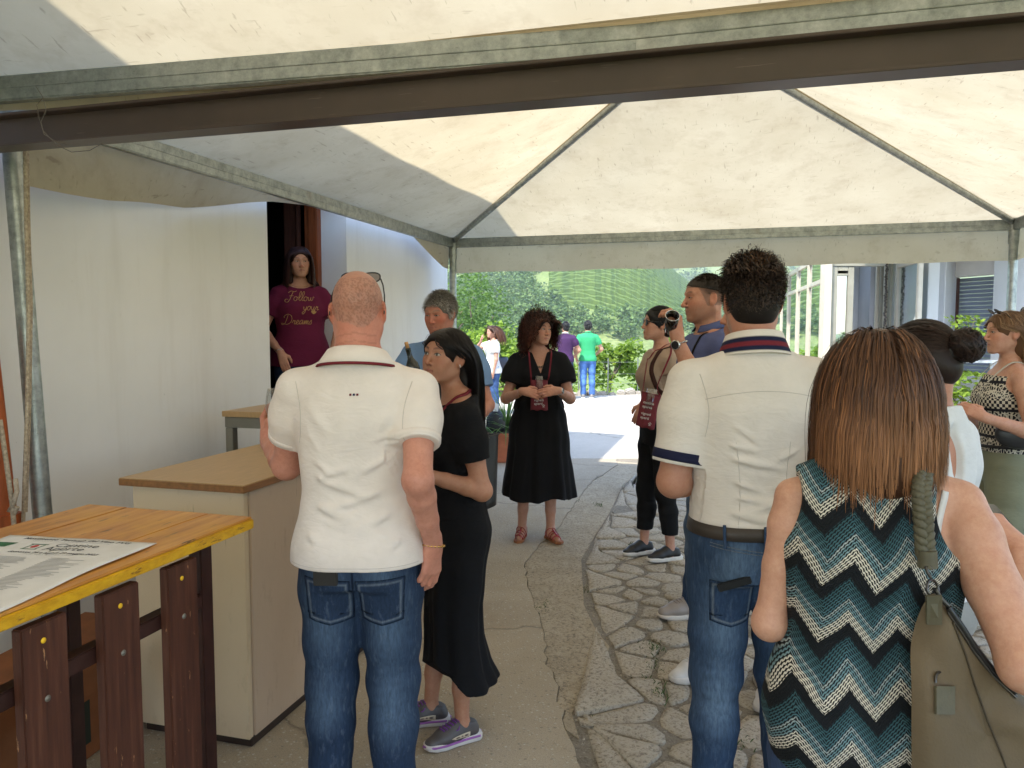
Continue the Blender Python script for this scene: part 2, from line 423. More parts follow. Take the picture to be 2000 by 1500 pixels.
# ================================================================== the two marquees
def tent(label, group, p0, p1, d0, d1, H, apex, left_fn=None, skip=(), seed=0, lean=None, loc=None, yaw=YAW):
    root = thing('marquee', label, 'marquee', loc or pd(p0, d0), (0, 0, yaw), group)
    W, L = p1-p0, d1-d0
    C = [Vector((0, 0, H)), Vector((W, 0, H)), Vector((W, L, H)), Vector((0, L, H))]
    A = Vector((W/2, L/2, apex)); up = Vector((0, 0, .045))
    rs = np.random.RandomState(seed)
    ph = rs.uniform(0, 6, 12)
    for k in range(4):
        a, b = C[k]+up, C[(k+1) % 4]+up
        out = ((a+b)/2 - Vector((W/2, L/2, 0))); out.z = 0; out.normalize()
        def fn(u, v, a=a, b=b, k=k, out=out):
            v2 = v; o_ = .035 if v > 0 else .055; td = (b-a).normalized()
            q = ((a+(out-td)*o_).lerp(b+(out+td)*o_, u)).lerp(A+up, v2)
            env = math.sin(math.pi*min(1, v2))*(4*u*(1-u))
            q.z += -.05*env - .012*math.sin(u*22+ph[k])*math.sin(math.pi*v2)*(1-v2)
            return q
        m_ = MB(); m_.grid(fn, 26, 20); m_.build('roof_panel', CANVAS, root)
        # hem turned over the eave beam, then the hanging valance
        if k not in skip:
            def val(u, v, a=a, b=b, k=k, out=out):
                drop = .30 if seed == 1 else .078
                bow = 0
                if k == 3 and left_fn: drop, bow = left_fn(1-u)
                q = (a.lerp(b, u)) + out*(.035 + bow*v + .018*math.sin(u*16+ph[k+4])*v)
                q.z = a.z - .0 - (drop+.045)*v + .006*math.sin(u*30+ph[k])*v
                return q
            m_ = MB(); m_.grid(val, 60, 6); m_.build('valance', CANVAS, root)
    for k in range(4):
        a, b = C[k], C[(k+1) % 4]
        t_ = (b-a).normalized(); mm = Matrix.Translation(a) @ Matrix(((t_.x, -t_.y, 0), (t_.y, t_.x, 0), (0, 0, 1))).to_4x4()
        m_ = MB(); L_ = (b-a).length
        m_.bevbox((0.03, -.022, -.05), (L_-.03, .022, .04), .005, mm)
        m_.tube([mm @ Vector((.03, -.0225, -.005)), mm @ Vector((L_-.03, -.0225, -.005))], .0022, 6)
        m_.tube([mm @ Vector((.03, .0225, -.005)), mm @ Vector((L_-.03, .0225, -.005))], .0022, 6)
        m_.build('eave_beam', GALV, root)
        m_ = MB(); m_.tube([a+Vector((0, 0, .01)), A-Vector((0, 0, .0))], .024, 14); m_.build('rafter_tube', GALV, root)
        # seam band of the canvas over the rafter, sagging free of it
        def seam(u, v, a=a):
            q = (a+up).lerp(A+up, u); t2 = (A-a); side = Vector((-t2.y, t2.x, 0)).normalized()
            return q + side*(.03*(v-.5)) + Vector((0, 0, -.012))
        m_ = MB(); m_.grid(seam, 12, 1); m_.build('seam_band', CANVAS, root)
        foot = Vector((a.x, a.y, 0))
        if lean: foot += lean[k]
        m_ = MB(); m_.tube([foot, a+Vector((0, 0, .0))], .036, 18)
        m_.build('pole', GALV, root)
        m_ = MB(); m_.tube([a-Vector((0, 0, .16)), a+Vector((0, 0, .05))], .043, 18); m_.build('corner_socket', GALV, root)
        m_ = MB(); m_.bevbox((foot.x-.09, foot.y-.09, .001), (foot.x+.09, foot.y+.09, .012), .002); m_.build('base_plate', GALV, root)
    return root
TP0, TP1, TD0, TD1, TH, TA = -2.75, 2.25, 2.43, 7.43, 2.445, 3.34
def left_val(s):       # s: 0 at the near corner, 1 at the far corner; the valance is rolled up in the middle
    pts = [(0, .30, .0), (.12, .275, .06), (.25, .20, .15), (.42, .04, .16), (.5, .005, .05), (.78, .0, .02), (.86, .10, .03), (.97, .26, .0), (1, .27, 0)]
    x_ = [p[0] for p in pts]
    return float(np.interp(s, x_, [p[1] for p in pts])), float(np.interp(s, x_, [p[2] for p in pts]))
tent('cream canvas marquee on galvanised poles, the far one over the guests', 'marquees', TP0, TP1, TD0, TD1, TH, TA, left_val, skip=(0,), seed=1,
     lean=[Vector((.10, .02, 0)), Vector((0, 0, 0)), Vector((0, 0, 0)), Vector((0, 0, 0))])
ya = YAW+RAD(3.9); Pn = Vector((math.cos(ya), math.sin(ya), 0)); Dn = Vector((-math.sin(ya), math.cos(ya), 0)); corner = Vector((0, 2.50, 0))-Pn*2.05
tent('cream canvas marquee whose roof edge crosses the top of the picture', 'marquees', TP0, TP1, TD0-5.0, TD0, TH, TA, None, skip=(0, 1, 3), seed=2, loc=corner-Dn*5.0, yaw=ya,
     lean=[Vector((0, 0, 0)), Vector((0, 0, 0)), Vector((0, 0, 0)), Vector((.10, -.16, 0))])
# brown steel beam between the marquees
bx0, bd = -3.0, 2.20
br = thing('steel_beam', 'dark brown painted steel beam spanning below the marquee eaves', 'beam', pd(bx0, bd, 2.206), (0, 0, YAW))
m_ = MB(); Lb = 6.4
for (y0, y1, z0, z1) in ((-.045, .045, 0, .010), (-.045, .045, .102, .112), (-.005, .005, .010, .102)):
    m_.bevbox((0, y0, z0), (Lb, y1, z1), .002)
m_.build('girder', BROWN, br)
m_ = MB(); m_.bevbox((-.12, -.07, -2.195), (-.0, .07, .1), .004); m_.build('post', BROWN, br)
m_ = MB(); m_.bevbox((Lb, -.07, -2.195), (Lb+.12, .07, .1), .004); m_.build('post', BROWN, br)
# wire twisted round the beam
w = MB(); wp = at(78, 255, 2.62)
def wpt(x, y, Y=2.60): return at(x, y, Y)
w.tube([wpt(70, 168), wpt(84, 190), wpt(90, 215), wpt(80, 238), wpt(84, 255), wpt(98, 270), wpt(112, 284), wpt(140, 297), wpt(175, 294), wpt(200, 280)], .0012, 5)
w.tube([wpt(84, 190), wpt(72, 205), wpt(76, 230), wpt(86, 262), wpt(108, 276), wpt(135, 283)], .0012, 5)
w.build('wire', mat('steel_wire', (.16, .14, .12), .4, .6), label='thin loop of wire twisted round the brown beam', cat='wire')
# rope beside the near left pole
ROPE = mat('rope', (.42, .34, .25), .9, var=.35, scale=90, bump=.8, bscale=240)
w = MB()
w.tube([at(49, 292, 3.02), at(51, 420, 3.02), at(56, 620, 3.0), at(53, 800, 3.0), at(46, 1000, 2.98), at(44, 1050, 2.98)], .0075, 8)
w.tube([at(53, 292, 3.05), at(55, 420, 3.05), at(60, 600, 3.03), at(57, 800, 3.03), at(50, 1000, 3.0)], .0075, 8)
w.tube([at(0, 820, 2.9), at(12, 900, 2.9), at(24, 985, 2.9), at(30, 1060, 2.9)], .009, 8)
w.tube([at(30, 935, 2.9), at(33, 960, 2.9), at(26, 985, 2.89), at(18, 998, 2.9), at(28, 1003, 2.9), at(34, 990, 2.9)], .009, 8)
w.build('guy_rope', ROPE, label='beige guy rope hanging beside the near left pole', cat='rope')
OWOOD = mat('orange_wood', srgb(176, 92, 48), .6, var=.25, scale=6, stretch=(8, 8, 1), bump=.2, bscale=40)
m_ = MB(); m_.tube([at(-34, 640, 2.98), at(8, 1010, 2.98)], .045, 14); m_.tube([at(8, 1005, 2.98), at(11, 1030, 2.98)], [.06, .06], 14)
m_.build('parasol_pole', OWOOD, label='orange wooden pole leaning at the left edge', cat='pole')

# ================================================================== the house on the left
WP = -2.98; DN, DF, WE = 4.52, 5.61, 7.88
hs = thing('white_house', 'white plastered house with an open doorway along the left', 'house', pd(WP, DN), (0, 0, YAW))
def hb(name, m, *boxes, bev=0):
    b = MB()
    for (a0, a1) in boxes:
        a0 = (a0[0]-WP, a0[1]-DN, a0[2]); a1 = (a1[0]-WP, a1[1]-DN, a1[2])
        (b.bevbox(a0, a1, bev) if bev else b.box(a0, a1))
    return b.build(name, m, hs)
hb('wall', PLASTER, ((WP-.24, -4, 0), (WP, DN, 5.38)))
hb('wall', PLASTER, ((WP-.24, DF, 0), (WP, WE, 5.38)))
hb('wall', PLASTER, ((WP-.238, DN, 2.75), (WP-.002, DF, 5.38)))
hb('wall', PLASTER, ((WP-.238, DN, 0), (WP-.002, DF, .49)))
hb('wall', PLASTER, ((WP-6, WE-.24, 0), (WP-.24, WE, 5.38)))
hb('interior', SHADE, ((WP-4.2, DN-1.6, .3), (WP-.25, DF+1.4, .48)), ((WP-4.2, DN-1.6, .48), (WP-4.1, DF+1.4, 2.9)), ((WP-4.2, DN-1.7, .48), (WP-.25, DN-1.6, 2.9)), ((WP-4.2, DF+1.4, .48), (WP-.25, DF+1.5, 2.9)), ((WP-4.2, DN-1.6, 2.9), (WP-.25, DF+1.4, 3.0)))  # room surfaces coloured black for the indoor shade
DWOOD = mat('door_wood', srgb(128, 66, 34), .45, var=.3, scale=5, stretch=(14, 14, 1), bump=.1)
DWOOD2 = mat('dark_door_wood', srgb(74, 44, 34), .45, var=.3, scale=5, stretch=(14, 14, 1))
fr = hb('door_frame', DWOOD, ((WP-.30, DF-.075, .49), (WP-.22, DF-.002, 2.75)), ((WP-.34, DF-.06, .49), (WP-.30, DF-.002, 2.75)), bev=.006)
hb('door_leaf', DWOOD2, ((WP-.52, DF-.075, .5), (WP-.42, DF-.02, 2.74)), ((WP-.40, DF-.085, .5), (WP-.385, DF-.03, 2.74)), bev=.006)
hb('threshold', mat('threshold_stone', (.33, .31, .28), .6), ((WP-.25, DN-.02, .492), (WP+.05, DF+.02, .52)), bev=.006)
RW = mat('roof_wood', (.20, .11, .06), .7, stretch=(1, 12, 12))
RT = mat('roof_tile', (.33, .13, .08), .8, var=.3)
b = MB()
for (x0, x1, z0, z1) in ((WP-6, -2.78, 7.2, 5.40),):
    vs = [(x0-WP, -5-DN, z0), (x1-WP, -5-DN, z1), (x1-WP, WE+.2-DN, z1), (x0-WP, WE+.2-DN, z0)]
    vs2 = [(a_, b_, c_+.14) for a_, b_, c_ in vs]
    b.add(vs+vs2, [(0, 1, 2, 3), (7, 6, 5, 4), (0, 4, 5, 1), (1, 5, 6, 2), (2, 6, 7, 3), (3, 7, 4, 0)])
b.build('roof', RT, hs)
b = MB(); b.tube([(-2.80-WP, -5-DN, 5.36), (-2.80-WP, WE+.2-DN, 5.36)], .055, 10); b.build('gutter', mat('copper_gutter', (.25, .12, .08), .5, .4), hs)
# ================================================================== far hillside: woods, vineyard, near shrubs
rs = np.random.RandomState(11)
def leaf_quads(P, size, rs, up_bias=.3):
    """one folded leaf (two triangles pairs) at each point"""
    n = len(P)
    a = rs.normal(size=(n, 3)); a /= np.linalg.norm(a, axis=1)[:, None]
    a[:, 2] *= .6
    b = rs.normal(size=(n, 3)); b[:, 2] += up_bias
    b = np.cross(a, b); b /= np.linalg.norm(b, axis=1)[:, None]+1e-6
    s = (size*rs.uniform(.6, 1.3, n))[:, None]
    c = np.cross(a, b)
    V = np.stack([P-a*s, P+b*s*.55-c*s*.12, P+a*s, P-b*s*.55-c*s*.12], 1).reshape(-1, 3)
    F = np.arange(4*n).reshape(n, 4)
    return V, F
def m_leaf(name, a, b, tr=.35, rough=.6):
    t = NT(name); t.set(rough, 0, .3); co = t.co('Object')
    g = t.node('NewGeometry')
    n = t.math('ADD', t.math('MULTIPLY', g.outputs['Random Per Island'], .7), t.math('MULTIPLY', t.noise(co, .8, 3), .5))
    c = t.ramp(n, [(.2, a), (.85, b)]); t.col(c)
    tb = t.node('BsdfTranslucent'); mx = t.node('MixShader'); mx.inputs[0].default_value = tr
    c2 = t.mix(.5, c, (.13, .19, .02), 'ADD'); t.lk(c2, tb.inputs[0])
    t.lk(t.b.outputs[0], mx.inputs[1]); t.lk(tb.outputs[0], mx.inputs[2]); t.lk(mx.outputs[0], t.out.inputs[0]); return t.m
WOOD_L = m_leaf('woodland_foliage', (.03, .07, .022), (.12, .19, .05), .25)
VINE_L = m_leaf('vine_foliage', (.06, .11, .02), (.125, .19, .035), .35)
SHRUB_L = m_leaf('shrub_foliage', (.085, .16, .02), (.26, .36, .05), .5)
TREE_L = m_leaf('dark_tree_foliage', (.04, .085, .02), (.11, .19, .045), .4)
BARK = mat('bark', (.13, .10, .075), .9, var=.35, scale=12, bump=.6, bscale=40)

def u_of(px): return (px-CX)/FPX
# woodland mask in photo-like angular terms is turned into real places on the hillside
def wood_at(x, y):
    u = x/y; n = math.sin(x*.05+1.3)+math.sin(y*.043+x*.021)+math.sin(x*.023-y*.061)
    if y > 560: return n > -1.2
    z = float(terrain_h(x, y)); e = (z+3-CAMZ)/y         # how high it stands above the horizon
    ex = u*FPX+CX; ey = YH - e*FPX
    if ex < 1050+15*n+.5*max(0, ey-545): return ey < 640 and n > -1.6
    if ex < 1345 and 606 < ey < 640: return n > -.9
    if ex > 1345: return ey > 585 and n > -.6
    if ex < 1180 and 590 < ey <= 606: return n > .6
    return False
pts = []
tries = 0
while len(pts) < 4200 and tries < 90000:
    tries += 1
    y = 95*math.exp(rs.uniform(0, math.log(980/95.))); u = rs.uniform(-.16, .42)
    x = u*y
    if wood_at(x, y): pts.append((x, y))
PT = np.array(pts); PZ = terrain_h(PT[:, 0], PT[:, 1])
Vs = []; Fs = []; off = 0
ncl = 58
for (x, y), z in zip(pts, PZ):
    r = rs.uniform(1.1, 2.1)*(1.9 if y > 500 else 1)*(.75 if y < 170 else 1); h = r*rs.uniform(1.5, 2.3)
    d = rs.normal(size=(ncl, 3)); d /= np.linalg.norm(d, axis=1)[:, None]
    d *= rs.uniform(.55, 1.05, ncl)[:, None]
    lob = 1 + .25*np.sin(d[:, 0:1]*4+x) * np.cos(d[:, 1:2]*4+y)
    P = d*lob*np.array([r, r, h*.55]) + np.array([x, y, z+h*.62])
    V, F = leaf_quads(P, r*.30, rs)
    Vs.append(V); Fs.append(F+off); off += len(V)
link('woodland', np_mesh('woodland', np.concatenate(Vs), np.concatenate(Fs), False), WOOD_L,
     label='dense green woods covering the hillside across the valley', cat='woods', kind='stuff')
# vine rows on the terraced slope
nrow = 0
for k in range(74):
    yb = 165 + k*5.2
    V = []; F = []; run = []; joff = rs.uniform(0, .0021)
    for j in range(170):
        u = .0 + j*.0021 + joff; y = yb + 9*math.sin(u*14+.6) + 4*math.sin(u*31); x = u*y
        z = float(terrain_h(x, y)); e = (z-CAMZ)/y; ex = u*FPX+CX; ey = YH-e*FPX
        ok = (1070+ (0 if ey > 0 else 0) < ex < 1420) and ey < 640 and not wood_at(x, y) and y < 430
        run.append((x, y, z) if ok else None)
    for a, b_ in zip(run, run[1:]):
        if a is None or b_ is None:
            if len(F) > 80: break
            V = []; F = []; continue
        nb = len(V); hh = [1.35+.25*math.sin(a[0]*.9+k*2.4)+.12*math.sin(a[0]*2.3+k*k), 1.35+.25*math.sin(b_[0]*.9+k*2.4)+.12*math.sin(b_[0]*2.3+k*k)]
        for q, h_ in ((a, hh[0]), (b_, hh[1])):
            w_ = .5+.12*math.sin(q[0]*1.7+k*1.9)
            V += [(q[0], q[1]-w_, q[2]-.3), (q[0], q[1]-w_*1.1, q[2]+h_*.7), (q[0], q[1], q[2]+h_), (q[0], q[1]+w_*1.1, q[2]+h_*.7), (q[0], q[1]+w_, q[2]-.3)]
        for i in range(4): F.append((nb+i, nb+i+1, nb+5+i+1, nb+5+i))
    if len(F) > 30:
        link('vine_row', np_mesh('vine_row', V, F, False), VINE_L, label='row of vines following the contour of the far terraced hillside', cat='vine row', group='vine rows on the far hill')
        nrow += 1
# ---- trees and shrubs just beyond the terrace
def tree(name, label, cat, base, h, crown, n, leaf, m, seed, group=None, trunk_r=.05, lobes=7, stems=1):
    r_ = np.random.RandomState(seed); rr = random.Random(seed)
    root = thing(name, label, cat, base, group=group)
    b = MB(); cx, cy, cz = crown
    tips = []
    for s_ in range(lobes):
        a = rr.uniform(0, 6.28); q = rr.uniform(.25, .85)
        tips.append(Vector((math.cos(a)*cx*q, math.sin(a)*cy*q, h - cz + rr.uniform(-.75, .75)*cz)))
    for s_ in range(stems):
        o = Vector((rr.gauss(0, .12*(stems > 1)), rr.gauss(0, .12*(stems > 1)), 0))
        b.tube([o-Vector((0, 0, .3)), o+Vector((rr.gauss(0, .04), 0, (h-cz*1.6)*.5)), Vector((o.x*.5, o.y*.5, max(.3, h-cz*1.5)))], [trunk_r, trunk_r*.8, trunk_r*.6], 9)
    for t_ in tips:
        st = Vector((0, 0, max(.3, h-cz*1.5))); mid = st.lerp(t_, .5)+Vector((0, 0, .12*cz))
        b.tube([st, mid, t_], [trunk_r*.5, trunk_r*.3, trunk_r*.12], 6)
    b.build('trunk', BARK, root)
    P = []
    for t_ in tips:
        k = n//lobes; d = r_.normal(size=(k, 3)); d /= np.linalg.norm(d, axis=1)[:, None]
        rad = rr.uniform(.36, .6)
        d *= (r_.uniform(.25, 1.0, k)**.5)[:, None]*np.array([cx, cy, cz])*rad
        P.append(d + np.array(t_))
    P = np.concatenate(P)
    V, F = leaf_quads(P, leaf, r_, .8)
    link('crown', np_mesh('crown', V, F, False), m, root)
    return root
def gz(x, y): return float(terrain_h(x, y))
def plant_at(px, Y): x = (px-CX)/FPX*Y; return Vector((x, Y, gz(x, Y)))
tree('dark_tree', 'tall dark leafy tree beyond the terrace, right of the far tent pole', 'tree', plant_at(925, 30), 5.4, (1.5, 1.5, 2.3), 4200, .10, TREE_L, 1, trunk_r=.14, lobes=12)
tree('dark_tree', 'tall dark leafy tree partly hidden by the white house corner', 'tree', plant_at(868, 33), 7.0, (1.9, 1.8, 2.6), 3800, .11, TREE_L, 2, trunk_r=.14, lobes=9)
SH = [(905, 22.5, 2.75, 1.1, 'bright green shrub behind the woman shading her face'), (985, 22, 2.7, .95, 'bright green shrub between the far woman and the curly-haired woman'),
      (1085, 23.5, 2.1, .7, 'bright green shrub behind the man in the dark polo shirt'), (1195, 21.5, 2.15, .8, 'bright green shrub just right of the man in green'),
      (1262, 22.5, 2.0, .75, 'bright green shrub left of the woman in sunglasses'), (1335, 21, 1.9, .65, 'bright green shrub behind the woman in sunglasses'), (1405, 22.5, 2.2, .8, 'bright green shrub behind the smiling man')]
for i, (px, Y_, h, w_, lab) in enumerate(SH):
    tree('leafy_shrub', lab, 'shrub', plant_at(px, Y_), h, (w_, w_*.8, h*.36), 1500, .085, SHRUB_L, 20+i, 'shrubs beyond the terrace', .045, 9, 3)
# low planting just over the edge
lowV = []; lowF = []; off = 0
P = []
for _ in range(5200):
    u = rs.uniform(-.13, .30); y = rs.uniform(19.6, 25.5); P.append((u*y, y, gz(u*y, y) + abs(rs.normal(0, .28))))
V, F = leaf_quads(np.array(P), .075, rs, 1.0)
link('undergrowth', np_mesh('undergrowth', V, F, False), SHRUB_L, label='low green undergrowth below the terrace edge', cat='undergrowth', kind='stuff')
def spiky(name, label, cat, base, n, L, w, m, seed, group=None, parent=None, droop=.55):
    rr = random.Random(seed); b = MB()
    for _ in range(n):
        a = rr.uniform(0, 6.28); l = L*rr.uniform(.6, 1.1); el = rr.uniform(.35, 1.45)
        o = Vector((math.cos(a), math.sin(a), 0)); sd = Vector((-o.y, o.x, 0))*w
        pr = []
        for k in range(6):
            t_ = k/5; r_ = l*t_*math.cos(el)*(1+.3*t_); z = l*(t_*math.sin(el) - droop*t_*t_*math.cos(el))
            pr.append((o*r_+Vector((0, 0, z)), (1-t_)**.7 * (1 if k else .6)))
        nb = []
        for q, s_ in pr: nb += [q-sd*s_, q+sd*s_]
        b.add(nb, [(2*k, 2*k+1, 2*k+3, 2*k+2) for k in range(5)], True)
    if parent: return b.build(name, m, parent, loc=base)
    return b.build(name, m, loc=base, label=label, cat=cat, group=group)
SPK = m_leaf('strap_leaf', (.05, .12, .03), (.15, .25, .07), .3)
SPKV = m_leaf('variegated_leaf', (.16, .25, .06), (.45, .48, .25), .3)
spiky('spiky_plant', 'spiky green plant right beside the man in green', 'plant', at(1068, 752, 18.6)-Vector((0, 0, .1)), 60, 1.05, .022, SPK, 3)
spiky('spiky_plant', 'pale variegated spiky plant beside the far woman in white', 'plant', at(948, 790, 14.5)-Vector((0, 0, .15)), 50, .75, .022, SPKV, 4)
# stone kerb at the edge of the terrace and fence
KS = m_stone('kerb_stone', (.30, .27, .22), (.46, .42, .36))
kr = thing('stone_edging', 'low line of rough stones along the terrace edge', 'stone edging', (2.4, 18.95, 0))
for k in range(34):
    x = -2.4 + k*.24; s_ = rnd.uniform(.09, .13)
    b = MB(); b.bevbox((-s_, -.11, -.12), (s_, .11, rnd.uniform(.05, .15)), .03, Euler((rnd.gauss(0, .12), rnd.gauss(0, .12), rnd.gauss(0, .3))).to_matrix().to_4x4())
    b.build('stone', KS, kr, loc=(x, (-.75+.245*min(max(x+1.5, 0), 3.2) if x < 1.8 else 0.02*x)+rnd.gauss(0, .03), 0))
fe = thing('wire_fence', 'thin wire fence with slim posts beyond the terrace edge', 'fence', (2.6, 19.6, 0))
FM = mat('fence_metal', (.2, .21, .2), .5, .6)
for k in range(9):
    b = MB(); b.tube([(0, 0, -.8), (0, 0, .85)], .015, 8); b.build('post', FM, fe, loc=(-2.4+k*.75, rnd.gauss(0, .02), 0))
for z in (.2, .45, .75):
    b = MB(); b.tube([(-2.4, 0, z), (3.6, 0, z)], .004, 5); b.build('wire', FM, fe)
# planter with grassy plant behind the curly-haired woman
TERRA = mat('terracotta', srgb(178, 104, 72), .75, var=.15, scale=12, bump=.2)
pp = on_z(965, 905); pl = thing('planter', 'terracotta planter with long grassy leaves behind the curly-haired woman', 'planter', (pp.x-.06, pp.y+.3, 0))
b = MB()
for (a0, a1) in (((-.42, -.24, .03), (.42, .24, .30)), ((-.45, -.27, .0), (.45, .27, .05)), ((-.45, -.27, .29), (.45, .27, .345))): b.bevbox(a0, a1, .012)
b.build('pot', TERRA, pl)
b = MB(); b.bevbox((-.42, -.24, .34), (.42, .24, .352), .003); b.build('soil', mat('soil', (.06, .045, .035), .95, var=.4, scale=30), pl)
spiky('leaves', None, None, (-.2, 0, .35), 150, .78, .013, SPK, 7, parent=pl, droop=.75)
spiky('leaves', None, None, (.2, 0, .35), 110, .7, .013, SPK, 8, parent=pl, droop=.75)

# ================================================================== the glazed house on the right
ALU = mat('beige_aluminium', srgb(196, 186, 168), .4, .1, .5, var=.08)
ALUG = mat('grey_beige_aluminium', srgb(150, 146, 132), .4, .2, .5, var=.08)
def m_glass(name, tint=(.8, .9, .9), rough=.02, tr=.45):
    t = NT(name); g = t.node('BsdfGlossy'); g.inputs['Roughness'].default_value = rough; g.inputs[0].default_value = (.92, .97, 1, 1)
    tp = t.node('BsdfTransparent'); tp.inputs[0].default_value = (*tint, 1)
    lw = t.node('LayerWeight'); lw.inputs[0].default_value = .35
    mx = t.node('MixShader'); f = t.math('ADD', t.math('MULTIPLY', lw.outputs['Facing'], .6), .38)
    t.lk(f, mx.inputs[0]); t.lk(tp.outputs[0], mx.inputs[1]); t.lk(g.outputs[0], mx.inputs[2]); t.lk(mx.outputs[0], t.out.inputs[0]); return t.m
PANE = m_glass('window_glass', (.62, .74, .74))
vh = thing('glazed_house', 'white house with glazed veranda and half open doors on the right', 'house', (5.2, 11.0, 0))
VO = Vector((5.2, 11.0, 0))
def wl(px, Y): return Vector(((px-CX)/FPX*Y, Y, 0)) - VO
def panel(name, a, b_, z0, z1, thick, m, parent, inset=0):
    """upright panel from plan point a to b_"""
    t_ = (b_-a); L = t_.length; t_.normalize(); n_ = Vector((-t_.y, t_.x, 0))
    M = Matrix(((t_.x, n_.x, 0, a.x), (t_.y, n_.y, 0, a.y), (0, 0, 1, 0), (0, 0, 0, 1)))
    q = MB(); q.bevbox((0, -thick/2, z0), (L, thick/2, z1), min(.006, thick/3), M); return q.build(name, m, parent)
def framed(name, a, b_, z0, z1, fw, m, glass=PANE, rails=()):
    t_ = (b_-a); L = t_.length; t_.normalize()
    f = panel(name, a, a+t_*fw, z0, z1, .06, m, vh)
    for nm, p, q, zz0, zz1 in (('stile', b_-t_*fw, b_, z0, z1), ('rail', a+t_*fw, b_-t_*fw, z0, z0+fw*1.1), ('rail', a+t_*fw, b_-t_*fw, z1-fw*1.1, z1)):
        panel(nm, p, q, zz0, zz1, .056, m, f)
    for r in rails: panel('rail', a+t_*fw, b_-t_*fw, r, r+fw*.9, .056, m, f)
    panel('pane', a+t_*fw*.8, b_-t_*fw*.8, z0+fw*.8, z1-fw*.8, .008, glass, f)
    return f
# veranda side, running away from the viewer
A0, A1 = wl(1604, 10.6), wl(1524, 15.6)
for k in range(4):
    framed('window', A0.lerp(A1, k/4+.004), A0.lerp(A1, (k+1)/4-.004), 1.02, 2.62, .07, ALU, rails=(2.2,))
panel('parapet', A0, A1, 0, 1.0, .16, PLASTER2, vh)
panel('corner_post', wl(1603, 10.55), wl(1617, 10.55), 0, 2.75, .14, ALU, vh)
# front: door, pieces of wall set back, the open leaf, the shuttered window
framed('door', wl(1618, 10.62), wl(1662, 10.62), .05, 2.42, .085, ALUG, rails=(1.02, 2.30))
panel('lintel', wl(1617, 10.6), wl(1790, 10.6), 2.56, 2.75, .14, ALU, vh)
panel('transom', wl(1617, 10.62), wl(1720, 10.62), 2.43, 2.55, .08, ALUG, vh)
panel('wall', wl(1600, 12.3), wl(1683, 12.3), 0, 2.9, .15, PLASTER2, vh)
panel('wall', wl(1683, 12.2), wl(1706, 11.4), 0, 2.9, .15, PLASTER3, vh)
for k, px in enumerate((1706, 1714, 1722, 1731)):
    panel('shutter', wl(px, 11.3-.06*k), wl(px+6.5, 11.3-.06*k), .1, 2.6, .05, ALUG if k % 2 else ALU, vh)
panel('wall', wl(1738, 11.7), wl(1765, 11.7), 0, 2.9, .12, PLASTER2, vh)
b = MB()
for k in range(70):
    b.tube([wl(1726, 11.05)+Vector((rnd.gauss(0, .012), rnd.gauss(0, .012), 1.2+k*.02)), wl(1726, 11.05)+Vector((rnd.gauss(0, .012), rnd.gauss(0, .012), 1.225+k*.02))], .012, 5)
b.build('bead_cord', mat('bead_cord', (.14, .12, .1), .6, var=.5, scale=40), vh)
framed('open_door', wl(1748, 10.9), wl(1793, 9.9), .05, 2.52, .085, ALU)
panel('wall', wl(1796, 10.6), wl(1830, 10.6), 0, 2.9, .3, PLASTER2, vh)
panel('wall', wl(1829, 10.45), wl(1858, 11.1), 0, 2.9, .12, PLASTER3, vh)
panel('wall', wl(1946, 10.2), wl(2120, 9.0), 0, 2.9, .2, PLASTER2, vh)
panel('wall', wl(1858, 11.2), wl(1960, 10.6), 0, .95, .2, PLASTER2, vh)
SHUT = mat('grey_shutter', srgb(132, 140, 158), .6, var=.06, scale=4)
sh = panel('shutter_box', wl(1858, 10.95), wl(1947, 10.25), 2.30, 2.62, .12, mat('shutter_box', srgb(214, 208, 204), .6, var=.05), vh)
wd = panel('window_frame', wl(1859, 11.0), wl(1866, 10.95), .95, 2.30, .07, DWOOD2, vh)
for k in range(24):
    panel('slat', wl(1866, 11.02), wl(1944, 10.42), .96+k*.0555, .96+k*.0555+.0525, .018, SHUT, wd)
panel('sill', wl(1856, 10.85), wl(1950, 10.2), .90, .94, .28, mat('grey_sill', (.4, .4, .42), .7), vh)
panel('shading_soffit', wl(1590, 11.8), wl(2200, 11.8), 2.9, 3.0, 5.6, PLASTER2, vh)  # unseen overhang, its depth drawn out to shade the front
panel('floor', wl(1600, 12.2), wl(1960, 12.2), -.02, .03, 3.2, CONCRETE, vh)
# potted plants by the shuttered window
POTG = mat('green_plastic', srgb(28, 96, 74), .45, var=.1)
SHELF = mat('shelf_metal', (.45, .46, .48), .4, .6)
def potplant(label, c, r, h, pr, n, leaf, m, seed, potm=POTG):
    root = thing('potted_plant', label, 'potted plant', c, group='potted plants by the glazed house')
    b = MB(); b.lathe([(0, .0), (pr*.75, 0), (pr, pr*1.3), (pr*1.08, pr*1.3), (pr*1.08, pr*1.45), (pr*.95, pr*1.45), (pr*.9, pr*1.25), (0, pr*1.25)], 24); b.build('pot', potm, root)
    r_ = np.random.RandomState(seed); P = r_.normal(size=(n, 3)); P /= np.linalg.norm(P, axis=1)[:, None]; P *= (r_.uniform(.1, 1, n)**.45)[:, None]*np.array([r, r, h/2]); P[:, 2] += pr*1.4+h*.42
    P += .15*r*np.sin(P*9/r)
    V, F = leaf_quads(P, leaf, r_, .8); link('foliage', np_mesh('foliage', V, F, False), m, root)
    b = MB()
    for k in range(9):
        t_ = P[k*7]; b.tube([(0, 0, pr*1.2), (t_[0]*.4, t_[1]*.4, pr*1.4+h*.2), tuple(t_)], .004, 5)
    b.build('stem', BARK, root)
q = at(1885, 700, 9.3); 
st = thing('plant_stand', 'grey metal plant stand below the shuttered window', 'plant stand', (q.x, q.y, 0))
